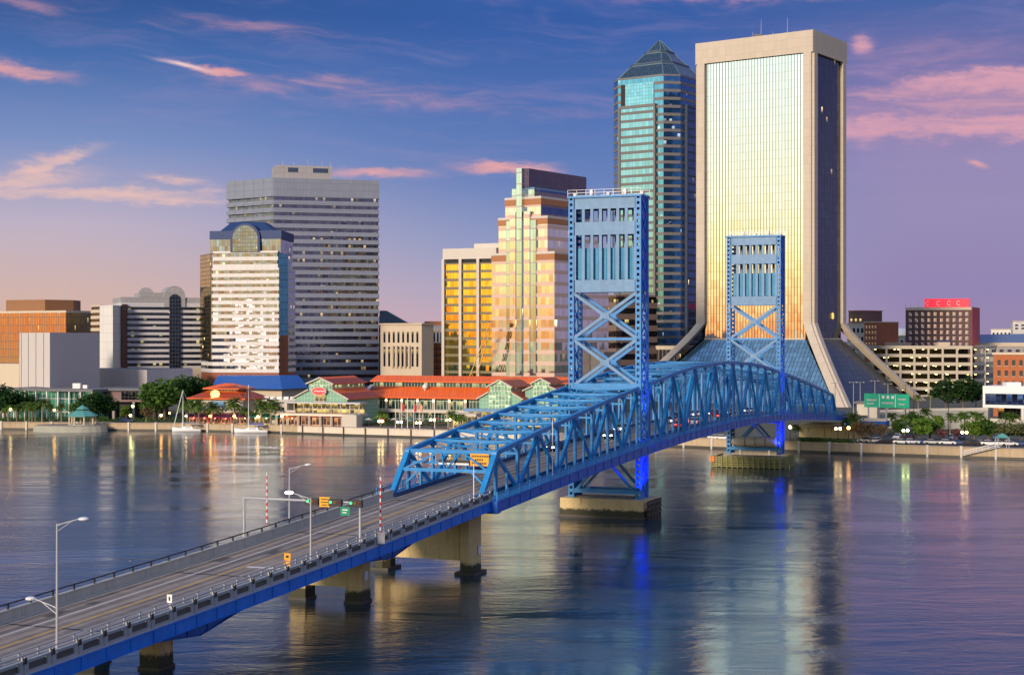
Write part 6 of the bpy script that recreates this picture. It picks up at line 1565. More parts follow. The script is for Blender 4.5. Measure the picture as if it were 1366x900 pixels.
for _ in range(5200):
    x = r3.uniform(-900, 1100); Z = 1500 + r3.uniform(0, 60); v = Vector((x, Z, LAND + r3.random() * 13 * (.6 + .4 * math.sin(x * .03)))); a = Vector((r3.uniform(-1, 1), 0, r3.uniform(-1, 1))).normalized() * r3.uniform(1.2, 3.2)
    mb.poly([v - a, v + Vector((a.z, .5, -a.x)) * .6, v + a, v - Vector((a.z, -.5, -a.x)) * .6])
tag(mb.build('far_woods', M['leaf_dark']), 'dark line of far trees along the horizon behind the city', 'woods', kind='stuff')

# ------------------------------------------------------------------ riverside market
ND, NN = Vector(UD), Vector((.929, -.369))
M['tile'] = panelled('orange_roof', (.80, .13, .012), .62, 40, .10, .55, .18, (.30, .045, .01, 1))
M['mint'] = panelled('mint_wall', (.17, .36, .25), 1.2, 1.2, .05, .6, .08, (.55, .65, .55, 1))
M['mint_glass'] = glass('greenhouse_glass', (.22, .42, .30), 1.1, 1.5, .14, .10, (.62, .66, .60, 1), lit=.35, litcol=(.75, 1.0, .45), lite=.45, jitter=.03, rough=.15, metal=.5, vary=.5, seed=71)
M['mk_dark'] = glass('market_glass', (.06, .12, .10), 1.2, 3, .14, .06, (.40, .46, .42, 1), lit=.30, litcol=(1.0, .80, .35), lite=.45, jitter=.03, rough=.15, metal=.5, vary=.5, seed=72)
M['mk_lit'] = glass('lit_market_glass', (.12, .10, .06), 1.5, 2.4, .14, .10, (.50, .46, .38, 1), lit=.70, litcol=(1.0, .68, .16), lite=.75, jitter=.03, rough=.2, metal=.3, vary=.6, seed=73)
M['mk_red'] = glass('red_lit_arcade', (.10, .04, .03), 1.3, 2.4, .18, .10, (.45, .30, .22, 1), lit=.55, litcol=(1.0, .38, .10), lite=.7, jitter=.03, rough=.2, metal=.3, vary=.6, seed=74)
M['trim'] = surf('cream_trim', (.50, .46, .39), .6, var=.06)
M['awn_purple'] = surf('purple_awning', (.10, .012, .07), .7, var=.1); M['awn_teal'] = surf('teal_awning', (.01, .20, .16), .7, var=.1); M['awn_orange'] = surf('orange_awning', (.60, .10, .015), .7, var=.1)
r4 = random.Random(9)
for i in range(7):
    X, Z, z = ground(492 + 18 * i + r4.uniform(-3, 3), 568.5); t_ = thing('plaza_umbrella', ['cream parasol beside the curved stair', 'red parasol left of the first flagpole', 'cream parasol among the flagpoles', 'green parasol behind the flag trio', 'cream parasol before the lit market columns', 'red parasol near the lone flagpole', 'green parasol near the white kiosk'][i], 'parasol', (X, Z, z), 'parasols on the market plaza')
    m_ = MB(); m_.tube((X, Z, z), (X, Z, z + 2.5), .05, n=5); m_.build('pole', M['wood'], t_)
    m_ = MB(); m_.tube((X, Z, z + 2.15), (X, Z, z + 2.75), 1.35, .05, 8); m_.build('canopy', M['trim'] if i % 2 == 0 and i != 6 else (M['awn_orange'] if i in (1, 5) else M['awn_teal']), t_)
M['fest'] = glow('festoon_lamp', (1.0, .74, .32, 1), 10); M['red_neon'] = glow('red_lamp_band', (1.0, .05, .04, 1), 40); M['warm_sign'] = glow('warm_sign', (1.0, .55, .14, 1), 2.6)
def O(p, a, d): return (p[0] + NN.x * a + ND.x * d, p[1] + NN.y * a + ND.y * d)
def wing(b, p, W1, W2, zr, ze, zl0, zl1, L, zb=LAND, gable=None):
    """basilica wing: p is the centre of its gable front; W1/W2 half-widths of nave and aisles"""
    def P3(a, d, z): x, y = O(p, a, d); return (x, y, z)
    gm = gable or M['mint_glass']
    m_ = MB(); m_.loft([[P3(-W1, 0, zl0 - .3), P3(W1, 0, zl0 - .3), P3(W1, 0, ze), P3(0, 0, zr), P3(-W1, 0, ze)], [P3(-W1, L, zl0 - .3), P3(W1, L, zl0 - .3), P3(W1, L, ze), P3(0, L, zr), P3(-W1, L, ze)]]); m_.build('nave_wall', gm, b)
    m_ = MB()
    for s in (-1, 1):
        m_.hexa([P3(s * (W1 + .7), -.7, ze - .25), P3(s * (W1 + .7), L + .7, ze - .25), P3(0, L + .7, zr), P3(0, -.7, zr), P3(s * (W1 + .7), -.7, ze), P3(s * (W1 + .7), L + .7, ze), P3(0, L + .7, zr + .3), P3(0, -.7, zr + .3)])
    m_.build('nave_roof', M['tile'], b)
    m_ = MB()
    for s in (-1, 1): m_.beam(P3(s * (W1 + .75), -.75, ze - .1), P3(0, -.75, zr + .12), .35, .42)
    m_.build('gable_trim', M['trim'], b)
    if W2:
        m_ = MB(); m_.loft([[P3(-W2, .2, zb), P3(W2, .2, zb), P3(W2, .2, zl1), P3(W1, .2, zl0), P3(-W1, .2, zl0), P3(-W2, .2, zl1)], [P3(-W2, L, zb), P3(W2, L, zb), P3(W2, L, zl1), P3(W1, L, zl0), P3(-W1, L, zl0), P3(-W2, L, zl1)]]); m_.build('aisle_wall', M['mint'], b)
        m_ = MB()
        for s in (-1, 1):
            m_.hexa([P3(s * (W2 + .8), -.4, zl1 - .3), P3(s * (W2 + .8), L + .5, zl1 - .3), P3(s * W1, L + .5, zl0), P3(s * W1, -.4, zl0), P3(s * (W2 + .8), -.4, zl1), P3(s * (W2 + .8), L + .5, zl1), P3(s * W1, L + .5, zl0 + .28), P3(s * W1, -.4, zl0 + .28)])
        m_.build('aisle_roof', M['tile'], b)
        m_ = MB()
        for s in (-1, 1): m_.beam(P3(s * (W2 + .85), -.45, zl1 - .1), P3(s * W1, -.45, zl0 + .12), .3, .4)
        m_.build('aisle_trim', M['trim'], b)
def obox(m_, p, a0, a1, d0, d1, z0, z1): m_.prism([O(p, a0, d0), O(p, a1, d0), O(p, a1, d1), O(p, a0, d1)], z0, z1)

# main gabled pavilion with the oval sign
ZP = 512; p = pt(427.5, ZP)
b = thing('market_pavilion', 'gabled market pavilion with mint walls, orange roofs and an oval red sign', 'market hall', (p[0], p[1], LAND))
wing(b, p, 4.3, 9.6, hz(504, ZP), hz(511.5, ZP), hz(520, ZP), hz(531.5, ZP), 23, LAND)
m_ = MB()
pc_ = O(p, 0, -.9); zc = hz(521.5, ZP)
def ell(rx, rz, off): return [(pc_[0] + NN.x * rx * math.cos(2 * math.pi * i / 24) - ND.x * off, pc_[1] + NN.y * rx * math.cos(2 * math.pi * i / 24) - ND.y * off, zc + rz * math.sin(2 * math.pi * i / 24)) for i in range(24)]
m_.loft([ell(2.75, 1.45, .0), ell(2.75, 1.45, .25)]); sg = m_.build('oval_sign', M['trim'], b)
m_ = MB(); m_.loft([ell(2.45, 1.2, .25), ell(2.45, 1.2, .32)]); m_.build('sign_face', glow('sign_face_red', (.75, .05, .05, 1), .55), sg)
m_ = MB()
for i in range(5): f = -1.6 + .8 * i; m_.beam(tuple(Vector((pc_[0] + NN.x * f - ND.x * .36, pc_[1] + NN.y * f - ND.y * .36, zc + (.25 if i % 2 else -.15)))), tuple(Vector((pc_[0] + NN.x * (f + .7) - ND.x * .36, pc_[1] + NN.y * (f + .7) - ND.y * .36, zc + (-.15 if i % 2 else .25)))), .05, .22)
m_.build('script_lettering', M['white'], sg)
m_ = MB(); obox(m_, p, -2.0, 2.0, -.25, .1, hz(537, ZP), hz(524, ZP)); m_.build('lit_window', M['mk_lit'], b)
m_ = MB(); obox(m_, p, -11, 17, -5.0, 0.3, hz(538, ZP - 4), hz(536, ZP - 4)); m_.build('canopy_roof', M['galv'], b)
m_ = MB(); obox(m_, p, -10, 16, -.5, .15, hz(551, ZP), hz(538, ZP)); m_.build('gallery_glazing', M['mk_lit'], b)
for i in range(9):
    c_ = O(p, -10.5 + 27 / 8 * i, -4.6); m_ = MB(); m_.tube((c_[0], c_[1], hz(551, ZP)), (c_[0], c_[1], hz(538, ZP)), .16, n=6); m_.build('post', M['trim'], b)
m_ = MB(); obox(m_, p, -13, 17, -9, .5, hz(554.5, ZP - 8), hz(551.5, ZP - 8)); m_.build('terrace', M['trim'], b)
m_ = MB(); obox(m_, p, -8.6, 14, -9.06, -9.0, hz(553.6, ZP - 8), hz(552.0, ZP - 8)); m_.build('lamp_band', glow('pink_band', (1.0, .14, .10, 1), 5.0), b)
m_ = MB(); obox(m_, p, -12, 13, -7.5, .4, LAND, hz(554.5, ZP - 8)); m_.build('arcade', M['mk_red'], b)
for i in range(7):
    c_ = O(p, -11.5 + 24 / 6 * i, -8.4); m_ = MB(); m_.box((c_[0], c_[1], (LAND + hz(554.5, ZP - 8)) / 2), (.6, .6, hz(554.5, ZP - 8) - LAND), .4); m_.build('pillar', M['trim'], b)
m_ = MB(); obox(m_, p, 12.9, 18, -9.5, -5.5, LAND, hz(552, ZP - 8)); m_.build('stair_block', M['trim'], b)
m_ = MB(); obox(m_, p, -16.5, -9, -6, 4, LAND, hz(537, ZP)); m_.build('side_block', M['trim'], b)
m_ = MB()
for i in range(4): obox(m_, p, -15.6 + 1.6 * i, -14.8 + 1.6 * i, -6.1, -5.9, hz(550, ZP), hz(543, ZP))
m_.build('window_band', M['dark_glass'], b)
# long main hall behind the flagpoles
q = pt(488, 542)
b = thing('market_hall', 'long two-tier orange-roofed market hall with lit columns behind the flagpoles', 'market hall', (q[0], q[1], LAND))
LH = 52
zr, ze, z2, z3 = hz(500.5, 554), hz(508, 544), hz(515.5, 542), hz(529.5, 535)
def hall(m_, secs): m_.loft([[(*O(q, a, d), z) for a, d, z in s_] for s_ in secs])
m_ = MB(); obox(m_, q, 0, LH + 20, 6, 16, LAND, ze - .2); m_.build('clerestory', M['mk_dark'], b)
m_ = MB(); hall(m_, [[(-1, 5, ze - .3), (-1, 11, zr - .2), (-1, 11, zr + .1), (-1, 5, ze)], [(LH + 21, 5, ze - .3), (LH + 21, 11, zr - .2), (LH + 21, 11, zr + .1), (LH + 21, 5, ze)]]); hall(m_, [[(-1, 17, ze - .3), (-1, 11, zr - .2), (-1, 11, zr + .1), (-1, 17, ze)][::-1], [(LH + 21, 17, ze - .3), (LH + 21, 11, zr - .2), (LH + 21, 11, zr + .1), (LH + 21, 17, ze)][::-1]]); m_.build('upper_roof', M['tile'], b)
m_ = MB(); hall(m_, [[(1, 6, z2 - .3), (1, -3, z3 - .3), (1, -3, z3), (1, 6, z2)], [(LH, 6, z2 - .3), (LH, -3, z3 - .3), (LH, -3, z3), (LH, 6, z2)]]); m_.build('lower_roof', M['tile'], b)
m_ = MB(); hall(m_, [[(-.2, 6.5, z2 + .6), (-.2, 6.5, z2 - .2), (-1.4, 6.5, z2 - .2), (-1.4, 6.5, z2 + .6)], [(1.0, -4, z3 + .4), (1.0, -4, z3 - .5), (-.6, -4, z3 - .5), (-.6, -4, z3 + .4)]]); m_.build('stair_canopy', M['galv'], b)
m_ = MB(); obox(m_, q, 2, LH - 1, -1.0, 6, hz(546, 536), z3 - .2); m_.build('upper_glazing', M['mk_dark'], b)
for i in range(9):
    c_ = O(q, 3 + (LH - 5) / 8 * i, -2.2); m_ = MB(); m_.box((c_[0], c_[1], (hz(546, 536) + z3) / 2), (.7, .7, z3 - hz(546, 536) - .3), .4); m_.build('column', M['trim'], b)
    l_ = MB(); l_.sphere((c_[0], c_[1] - .5, z3 - 1.1), .34, 6, 4); l_.build('soffit_lamp', M['fest'], b)
m_ = MB(); obox(m_, q, 0, LH, -5.5, .5, hz(549.5, 532), hz(545.5, 532)); m_.build('balcony', M['trim'], b)
m_ = MB(); obox(m_, q, 1, LH - 1, -3, 2, LAND, hz(549.6, 532)); m_.build('ground_floor', M['mk_dark'], b)
for i in range(12):
    c_ = O(q, 2 + (LH - 4) / 11 * i, -4.6); m_ = MB(); m_.tube((c_[0], c_[1], LAND), (c_[0], c_[1], hz(549.6, 532)), .22, n=6); m_.build('post', M['trim'], b)
m_ = MB(); c_ = O(q, 21, 3); m_.sphere((c_[0], c_[1], z2 + .1), .9, 8, 5); m_.tube((c_[0], c_[1], z2 - 2), (c_[0], c_[1], z2), .25); m_.build('roof_ventilator', M['white'], b)
# curved outside stairs
for s_ in (4.0, 17.0):
    t_ = thing('terrace_stairs', 'white curved outdoor stair by the market terrace nearest the %s' % ('pavilion sign' if s_ < 10 else 'tall flagpoles'), 'stairs', (*O(q, s_, -9), LAND))
    m_ = MB(); n_ = 12; zt_ = hz(549, 530)
    for i in range(n_):
        f = i / n_; f2 = (i + 1) / n_; c0 = O(q, s_ + 3.5 * f, -9 + 2.2 * math.sin(f * 2.4)); c1 = O(q, s_ + 3.5 * f2, -9 + 2.2 * math.sin(f2 * 2.4)); z0_, z1_ = LAND + (zt_ - LAND) * (1 - f), LAND + (zt_ - LAND) * (1 - f2)
        m_.beam((*c0, z0_), (*c1, z1_), 1.2, .3); m_.beam((*c0, z0_ + .9), (*c1, z1_ + .9), .1, .12)
    m_.build('flight', M['trim'], t_)
    m_ = MB(); c0 = O(q, s_ + .3, -8.8); m_.tube((*c0, LAND), (*c0, zt_), .2); m_.build('newel', M['trim'], t_)
# two glazed gables next to the truss
for (xp, Zw, W1, W2, ys, L, lab) in ((667, 500, 3.7, 7.2, (507, 516, 523, 532), 16, 'glazed mint gable wing of the market rising just above the truss'), (722, 500, 2.6, 5.5, (505, 511, 515, 521), 12, 'small orange-roofed gable nearest the first lift tower')):
    p = pt(xp, Zw); b = thing('market_wing', lab, 'market hall', (p[0], p[1], LAND))
    wing(b, p, W1, W2, hz(ys[0], Zw), hz(ys[1], Zw), hz(ys[2], Zw), hz(ys[3], Zw), L, LAND)
    m_ = MB(); obox(m_, p, -W1, W1, -.35, .15, hz(546, Zw), hz(ys[2], Zw)); m_.build('glazed_front', M['mint_glass'], b)
    m_ = MB(); obox(m_, p, -W2 - 4, W2, -3, .4, hz(549, Zw), hz(545, Zw)); m_.build('balcony', M['blue_pale'], b)
    m_ = MB(); obox(m_, p, -W2 - 3, W2, -1.5, .1, LAND, hz(549.1, Zw)); m_.build('ground_floor', M['mk_lit'], b)
# restaurant with the sun emblem
Zr = 527; p = pt(305, Zr)
b = thing('restaurant', 'round-looking restaurant under a two-tier orange hipped roof with a lit sun emblem', 'restaurant', (p[0], p[1], LAND))
def hip(m_, w0, d0, z0, w1, d1, z1, sink=.35):
    f = lambda w_, d_, z: [(*O(p, -w_ + d_ * 0, -d_), z), (*O(p, w_, -d_), z), (*O(p, w_, d_), z), (*O(p, -w_, d_), z)]
    m_.loft([f(w0, d0, z0 - sink), f(w0, d0, z0), f(w1, d1, z1)])
m_ = MB(); hip(m_, 11.2, 8, hz(530, Zr), 5.8, 4, hz(521, Zr)); m_.build('lower_roof', M['tile'], b)
m_ = MB(); hip(m_, 5.3, 3.6, hz(517.2, Zr), 5.3, 3.6, hz(517.0, Zr), 1.4); m_.build('clerestory', M['mk_dark'], b)
m_ = MB(); hip(m_, 7.0, 5, hz(517.2, Zr), 1.6, .6, hz(511, Zr)); m_.build('upper_roof', M['tile'], b)
m_ = MB(); obox(m_, p, -9.5, 9.5, -6.5, 6.5, LAND, hz(529, Zr)); m_.build('wall', M['trim'], b)
m_ = MB(); obox(m_, p, -2.2, 2.8, -7.6, -6.4, hz(541, Zr), hz(534, Zr)); m_.build('porch_roof', M['blue_pale'], b)
c_ = O(p, -.6, -7.4); zc = hz(525, Zr); m_ = MB()
for i in range(12):
    a = math.pi * i / 11; m_.beam((c_[0] + .9 * math.cos(a), c_[1], zc + .9 * math.sin(a)), (c_[0] + 1.6 * math.cos(a), c_[1], zc + 1.5 * math.sin(a)), .12, .2)
m_.tube((c_[0], c_[1] - .1, zc), (c_[0], c_[1] + .2, zc), 1.15, n=14); m_.box((c_[0], c_[1], zc - .7), (2.6, .25, 1.2)); m_.build('sun_emblem', M['warm_sign'], b)
# waterside dining terraces
for x0, x1, mat, rail, lab in ((252, 309, 'awn_purple', 'red_neon', 'purple awnings over the red-lit dining terrace'), (310, 333, 'awn_purple', 'fest', 'short dark awning over tables behind the blue-canvas sailboat'), (334, 378, 'awn_teal', 'fest', 'teal awnings over the dining terrace beside the main pavilion'), (379, 394, 'awn_orange', 'fest', 'small orange awning between the teal awnings and the arcade')):
    a, e = pt(x0, sh(px(x0, 524)) + 6.5), pt(x1, sh(px(x1, 524)) + 6.5); b = thing('dining_terrace', lab, 'dining terrace', (a[0], a[1], LAND), 'dining terraces along the market')
    zt = hz(550, a[1]); d_ = Vector((e[0] - a[0], e[1] - a[1])); n_ = max(2, int(d_.length / 3.4))
    m_ = MB()
    for i in range(n_):
        u, v = lerp2(a, e, (i + .04) / n_), lerp2(a, e, (i + .96) / n_)
        m_.hexa([(u[0], u[1] - 2.6, zt - 1.5), (v[0], v[1] - 2.6, zt - 1.5), (v[0], v[1] + 1.5, zt - .15), (u[0], u[1] + 1.5, zt - .15), (u[0], u[1] - 2.6, zt - 1.35), (v[0], v[1] - 2.6, zt - 1.35), (v[0], v[1] + 1.5, zt), (u[0], u[1] + 1.5, zt)])
    m_.build('awning', M[mat], b)
    m_ = MB(); m_.prism([a, e, (e[0], e[1] + 3), (a[0], a[1] + 3)], zt + .1, zt + .8); m_.build('fascia', M['trim'], b)
    m_ = MB(); m_.prism([(a[0], a[1] + .5), (e[0], e[1] + .5), (e[0], e[1] + 3), (a[0], a[1] + 3)], LAND, zt); m_.build('lit_front', M['mk_red'] if mat != 'awn_teal' else M['mk_lit'], b)
    for i in range(n_ + 1): u = lerp2(a, e, i / n_); m_ = MB(); m_.tube((u[0], u[1] - 2.5, LAND), (u[0], u[1] - 2.5, zt - 1.4), .09, n=5); m_.build('post', M['red'] if rail == 'red_neon' else M['trim'], b)
    for i in range(n_): u = lerp2(a, e, (i + .5) / n_); m_ = MB(); m_.sphere((u[0], u[1] - .9, zt - 1.75), .17, 6, 4); m_.build('lamp_globe', M['red_neon'] if rail == 'red_neon' else M['fest'], b)
    for i in range(n_ * 2): u = lerp2(a, e, (i + .5) / n_ / 2); m_ = MB(); m_.tube((u[0], u[1] - 1.8, LAND), (u[0], u[1] - 1.8, LAND + .75), .05, n=5); m_.tube((u[0], u[1] - 1.8, LAND + .75), (u[0], u[1] - 1.8, LAND + .8), .5, n=8); m_.build('table', M['wood'], b)
b = thing('low_market_block', 'low white flat-roofed block between the restaurant and the main pavilion', 'market block', (*pt(360, 524), LAND))
m_ = MB(); a, e = pt(335, 526), pt(398, 520); m_.prism(rect4(a, e, 10), LAND, hz(533, 524)); m_.build('wall', M['trim'], b)
m_ = MB(); slab_on(m_, lerp2(a, e, .02), lerp2(a, e, .75), hz(548, 524), hz(537, 524), .05, .2); m_.build('window_band', M['mk_lit'], b)
for i in range(6): c_ = lerp2(a, e, .15 + .14 * i); m_ = MB(); m_.box((c_[0], c_[1] + 4, hz(533, 524) + .5), (1.6, 1.5, 1.0)); m_.build('roof_plant', M['white'], b)
# flagpoles
for xp, yt, flag in ((527.5, 534, None), (536, 537, 1), (543.5, 530, None), (552, 538, 1), (560, 538, 2), (580, 531, None)):
    X, Z, z = ground(xp, 571); t_ = thing('flagpole', {527.5: 'bare white flagpole nearest the curved stair', 536: 'flagpole with a red flag, nearest the pavilion', 543.5: 'bare tall flagpole between the two red flags', 552: 'flagpole with a red flag, second from the pavilion', 560: 'flagpole with a pale orange flag', 580: 'bare tall flagpole standing alone toward the bridge'}[xp], 'flagpole', (X, Z, z), 'flagpoles on the market plaza')
    m_ = MB(); m_.tube((X, Z, z), (X, Z, hz(yt, Z)), .12, .07, 6); m_.build('pole', M['white'], t_)
    m_ = MB(); m_.sphere((X, Z, hz(yt, Z) + .12), .14, 6, 4); m_.build('finial', M['yellow'], t_)
    if flag:
        zt = hz(yt, Z) - .3; m_ = MB(); n_ = 7
        m_.loft([[(X + .1 + .85 * k / n_, Z - .04 + .12 * math.sin(k * 1.1), zt - .5 * (k / n_) ** 2), (X + .1 + .85 * k / n_, Z + .0 + .12 * math.sin(k * 1.1), zt - .5 * (k / n_) ** 2), (X + .1 + .7 * k / n_, Z + .0 + .12 * math.sin(k * 1.1), zt - 2.3), (X + .1 + .7 * k / n_, Z - .04 + .12 * math.sin(k * 1.1), zt - 2.3)] for k in range(n_ + 1)])
        m_.build('flag', M['red'] if flag == 1 else surf('peach_flag', (.75, .36, .22), .7), t_)
# kiosk at the foot of the market by the truss
X, Z, z = ground(618, 572); b = thing('kiosk', 'white flat-roofed kiosk on the market terrace beside the truss', 'kiosk', (X, Z, z))
m_ = MB(); m_.box((X, Z, z + 4.4), (10, 5, .9), -.3); m_.build('roof', M['trim'], b)
m_ = MB(); m_.box((X, Z + .5, z + 2), (8.5, 3.5, 4), -.3); m_.build('lit_front', M['mk_lit'], b)
for s in (-4.6, -1.5, 1.5, 4.6): m_ = MB(); m_.tube((X + s, Z - 2.2 - s * .28, z), (X + s, Z - 2.2 - s * .28, z + 4), .2, n=6); m_.build('post', M['trim'], b)

# ------------------------------------------------------------------ lamps, cars, ramps
M['globe'] = glow('street_globe', (1.0, .70, .30, 1), 24); M['globe_or'] = glow('orange_globe', (1.0, .48, .12, 1), 24); M['globe_gr'] = glow('greenish_globe', (.80, 1.0, .34, 1), 20)
def quay_lamp(xp, yl, yb, label, mat='globe', double=False, r_=.42, group='lit lamps along the riverside'):
    X, Z, z = ground(xp, yb); h = hz(yl, Z)
    t_ = thing('riverside_lamp', label, 'street lamp', (X, Z, z), group)
    m_ = MB(); m_.tube((X, Z, z), (X, Z, h), .10, .07, 6); m_.tube((X, Z, z), (X, Z, z + .7), .2, .14, 6); m_.build('post', M['black'], t_)
    if double:
        m_ = MB(); m_.beam((X - .55, Z, h), (X + .55, Z, h), .08, .08); m_.build('crossarm', M['black'], t_)
    for s in ((-.55, .55) if double else (0,)):
        m_ = MB(); m_.sphere((X + s, Z, h + .3), r_ * (.85 if double else 1), 10, 6); m_.build('globe', M[mat], t_)
for a in ((14, 547, 565, 'glowing park lamp at the picture edge'), (72.5, 548, 565, 'glowing park lamp between the palms and the gazebo', 'globe_or'), (177, 543, 566, 'taller greenish-white lamp under the brown annex', 'globe_gr'), (174, 555, 567, 'low warm lamp near the dark parked car by the annex'),
          (215, 555, 567, 'warm lamp under the big green trees', 'globe_or'), (226, 552, 567, 'smaller warm lamp under the big green trees', 'globe_or', False, .3), (248, 556, 567, 'warm lamp beside the first sailboat mast', 'globe', False, .3), (280.5, 556, 568, 'orange lamp in the middle of the purple awnings', 'globe_or'), (312.5, 556, 568, 'orange lamp at the end of the purple awnings', 'globe_or'),
          (344, 557, 568, 'orange lamp before the teal awning', 'globe_or'), (376, 556, 568, 'warm lamp at the end of the teal awning'), (508, 563, 572, 'warm lamp among the palms by the market stairs', 'globe', True), (533, 564, 573, 'warm lamp on the plaza nearest the curved stair', 'globe', True), (558, 565, 574, 'warm lamp on the plaza between the flagpoles', 'globe', True),
          (577, 561, 573, 'warm lamp on the plaza beside the lone flagpole', 'globe', True), (598, 561, 574, 'warm lamp beside the kiosk palms', 'globe', True), (1054, 571, 592, 'lamp at the base of the second lift tower'), (1118, 573, 594, 'double lamp on the quay beyond the second lift tower', 'globe', True), (1132, 572, 594, 'single lamp on the quay beside the double lamp', 'globe_or'),
          (1208, 575.5, 596, 'double lamp before the bright green tree', 'globe_gr', True), (1286.5, 578, 597, 'double lamp between the parked cars toward the picture edge', 'globe', True)):
    quay_lamp(*a)
for i, (xp, yt, yb) in enumerate(((1138.5, 510, 556), (1147.5, 510, 556), (1167, 508, 556), (1184.5, 512, 556), (1208, 514, 560), (1219, 520, 560), (1265, 516, 580), (1346, 518, 545), (1114, 511, 550))):
    X, Z, z = ground(xp, yb, 4.0); t_ = thing('highway_lamp', ['slim lamp post left of the green highway sign, first of a close pair', 'slim lamp post left of the green highway sign, second of a close pair', 'double-headed lamp post crossing the green highway sign', 'thin lamp post behind the middle of the green highway sign', 'dark lamp post at the end of the green highway sign', 'dark lamp post just past the green highway sign', 'tall dark lamp post rising from the parking lot', 'dark lamp post before the white pavilion', 'pale lamp post against the flared tower leg'][i], 'street lamp', (X, Z, z - 2), 'unlit lamp posts along the ramps')
    m_ = MB(); m_.tube((X, Z, LAND), (X, Z, hz(yt, Z)), .13, .08, 6); m_.build('post', M['black'] if i > 3 else M['galv'], t_)
    h = hz(yt, Z); m_ = MB(); m_.tube((X - 1.2, Z, h + .1), (X + 1.2, Z, h + .1), .05, n=5); m_.build('arm', M['black'] if i > 3 else M['galv'], t_)
    for s in (-1.2, 1.2): m_ = MB(); m_.sphere((X + s, Z, h + .05), .35, 8, 5, sz=.4); m_.build('lamp_head', M['galv'], t_)
# parked cars (one built, the rest copied)
protos = []
for pi, nm in ((0, 'white'), (1, 'blue'), (2, 'silver'), (3, 'black')): protos.append([nm, car_proto(PAINT[pi], nm, 'cars in the riverside parking lot'), False])
LOT = ((1155, 590, 0, 'white car under the bare trees beside the bridge'), (1163, 590.5, 2, 'silver car beneath the bare trees'), (1172, 590, 0, 'white car with open space in front, right of the bare trees'), (1183, 591, 3, 'black car just before the first double lamp'), (1192, 591, 2, 'silver car left of the bright green tree'),
       (1203, 592, 0, 'white car behind the greenish double lamp'), (1216, 592, 0, 'white car under the bright green tree'), (1232, 592, 1, 'blue car under the darker round tree'), (1244, 592.5, 2, 'silver car between the round trees'), (1264, 593, 0, 'white car at the foot of the tall dark lamp post'),
       (1277, 593, 1, 'blue car left of the second double lamp'), (1297, 593.5, 3, 'black car right of the second double lamp'), (1309, 593.5, 2, 'silver car under the rounded tree'), (1320, 594, 0, 'white car below the olive tree'), (1333, 594, 2, 'silver car near the green canopy'), (1347, 594.5, 0, 'white van-like car past the green canopy'), (1359, 594.5, 1, 'blue car at the picture edge'),
       (1197, 585, 0, 'white car in the back row near the ramp wall'), (1214, 585, 3, 'black car in the back row behind the bright green tree'), (1268, 586, 2, 'silver car in the back row by the pink trees'), (1282, 586, 1, 'blue car in the back row by the pink trees'), (1330, 586, 0, 'white car in the back row under the olive tree'))
for xp, yb, pi, lab in LOT:
    X, Z, z = ground(xp, yb, LAND + .04); nm, pr, used = protos[pi]; ang = rnd.choice((0, math.pi)) + R(-22) + rnd.uniform(-.06, .06) + (R(90) if yb < 588 else 0)
    if used: copy_tree(pr, (X, Z, LAND + .04), ang, lab)
    else: pr.location = (X, Z, LAND + .04); pr.rotation_euler = (0, 0, ang); pr['label'] = lab; protos[pi][2] = True
X, Z, z = ground(169, 563); copy_tree(protos[1][1], (X, Z, LAND + .04), .1, 'dark blue car parked by the annex lamps')
X, Z, z = ground(964, 588); copy_tree(protos[0][1], (X, Z, LAND + .04), -.3, 'white car parked on the quay under the lift span')
X, Z, z = ground(955, 588); copy_tree(protos[2][1], (X, Z, LAND + .04), -.3, 'silver car parked on the quay under the lift span')
# approach ramps on the east bank
M['ramp'] = surf('ramp_concrete', (.34, .33, .30), .8, var=.25, scale=.4, streak=True)
def ramp(pts, wdt, label, zt, wallm, face=None):
    t_ = thing('highway_ramp', label, 'ramp', (pts[0][0], pts[0][1], LAND))
    m_ = MB()
    for (a, b, z0, z1) in zip(pts[:-1], pts[1:], zt[:-1], zt[1:]):
        m_.hexa([(a[0], a[1], LAND - .2 if face is None else z0 - face), (b[0], b[1], LAND - .2 if face is None else z1 - face), (b[0] + wdt * .4, b[1] + wdt, LAND - .2 if face is None else z1 - face), (a[0] + wdt * .4, a[1] + wdt, LAND - .2 if face is None else z0 - face), (a[0], a[1], z0), (b[0], b[1], z1), (b[0] + wdt * .4, b[1] + wdt, z1), (a[0] + wdt * .4, a[1] + wdt, z0)])
    m_.build('retaining_wall', wallm, t_)
    m_ = MB()
    for (a, b, z0, z1) in zip(pts[:-1], pts[1:], zt[:-1], zt[1:]): m_.hexa([(a[0], a[1] - .1, z0), (b[0], b[1] - .1, z1), (b[0], b[1] + .3, z1), (a[0], a[1] + .3, z0), (a[0], a[1] - .1, z0 + .85), (b[0], b[1] - .1, z1 + .85), (b[0], b[1] + .3, z1 + .85), (a[0], a[1] + .3, z0 + .85)])
    m_.build('parapet', M['trim'], t_)
    return t_
ramp([pt(1128, 436), pt(1182, 440)], 6, 'short ramp carrying the blue girder off the end of the truss', [hz(561, 436), hz(562, 440)], M['blue_deep'], 1.8)
ramp([pt(1180, 490), pt(1240, 488), pt(1300, 482), pt(1420, 472)], 7, 'long grey retaining wall of the ramp above the parking lot palms', [hz(561, 490), hz(559, 488), hz(561, 482), hz(564, 472)], M['ramp'])
ramp([pt(1150, 512), pt(1240, 508), pt(1318, 504)], 8, 'upper ramp with a lamp-lit parapet below the white pavilion', [hz(551, 512), hz(548, 508), hz(547, 504)], M['ramp'])
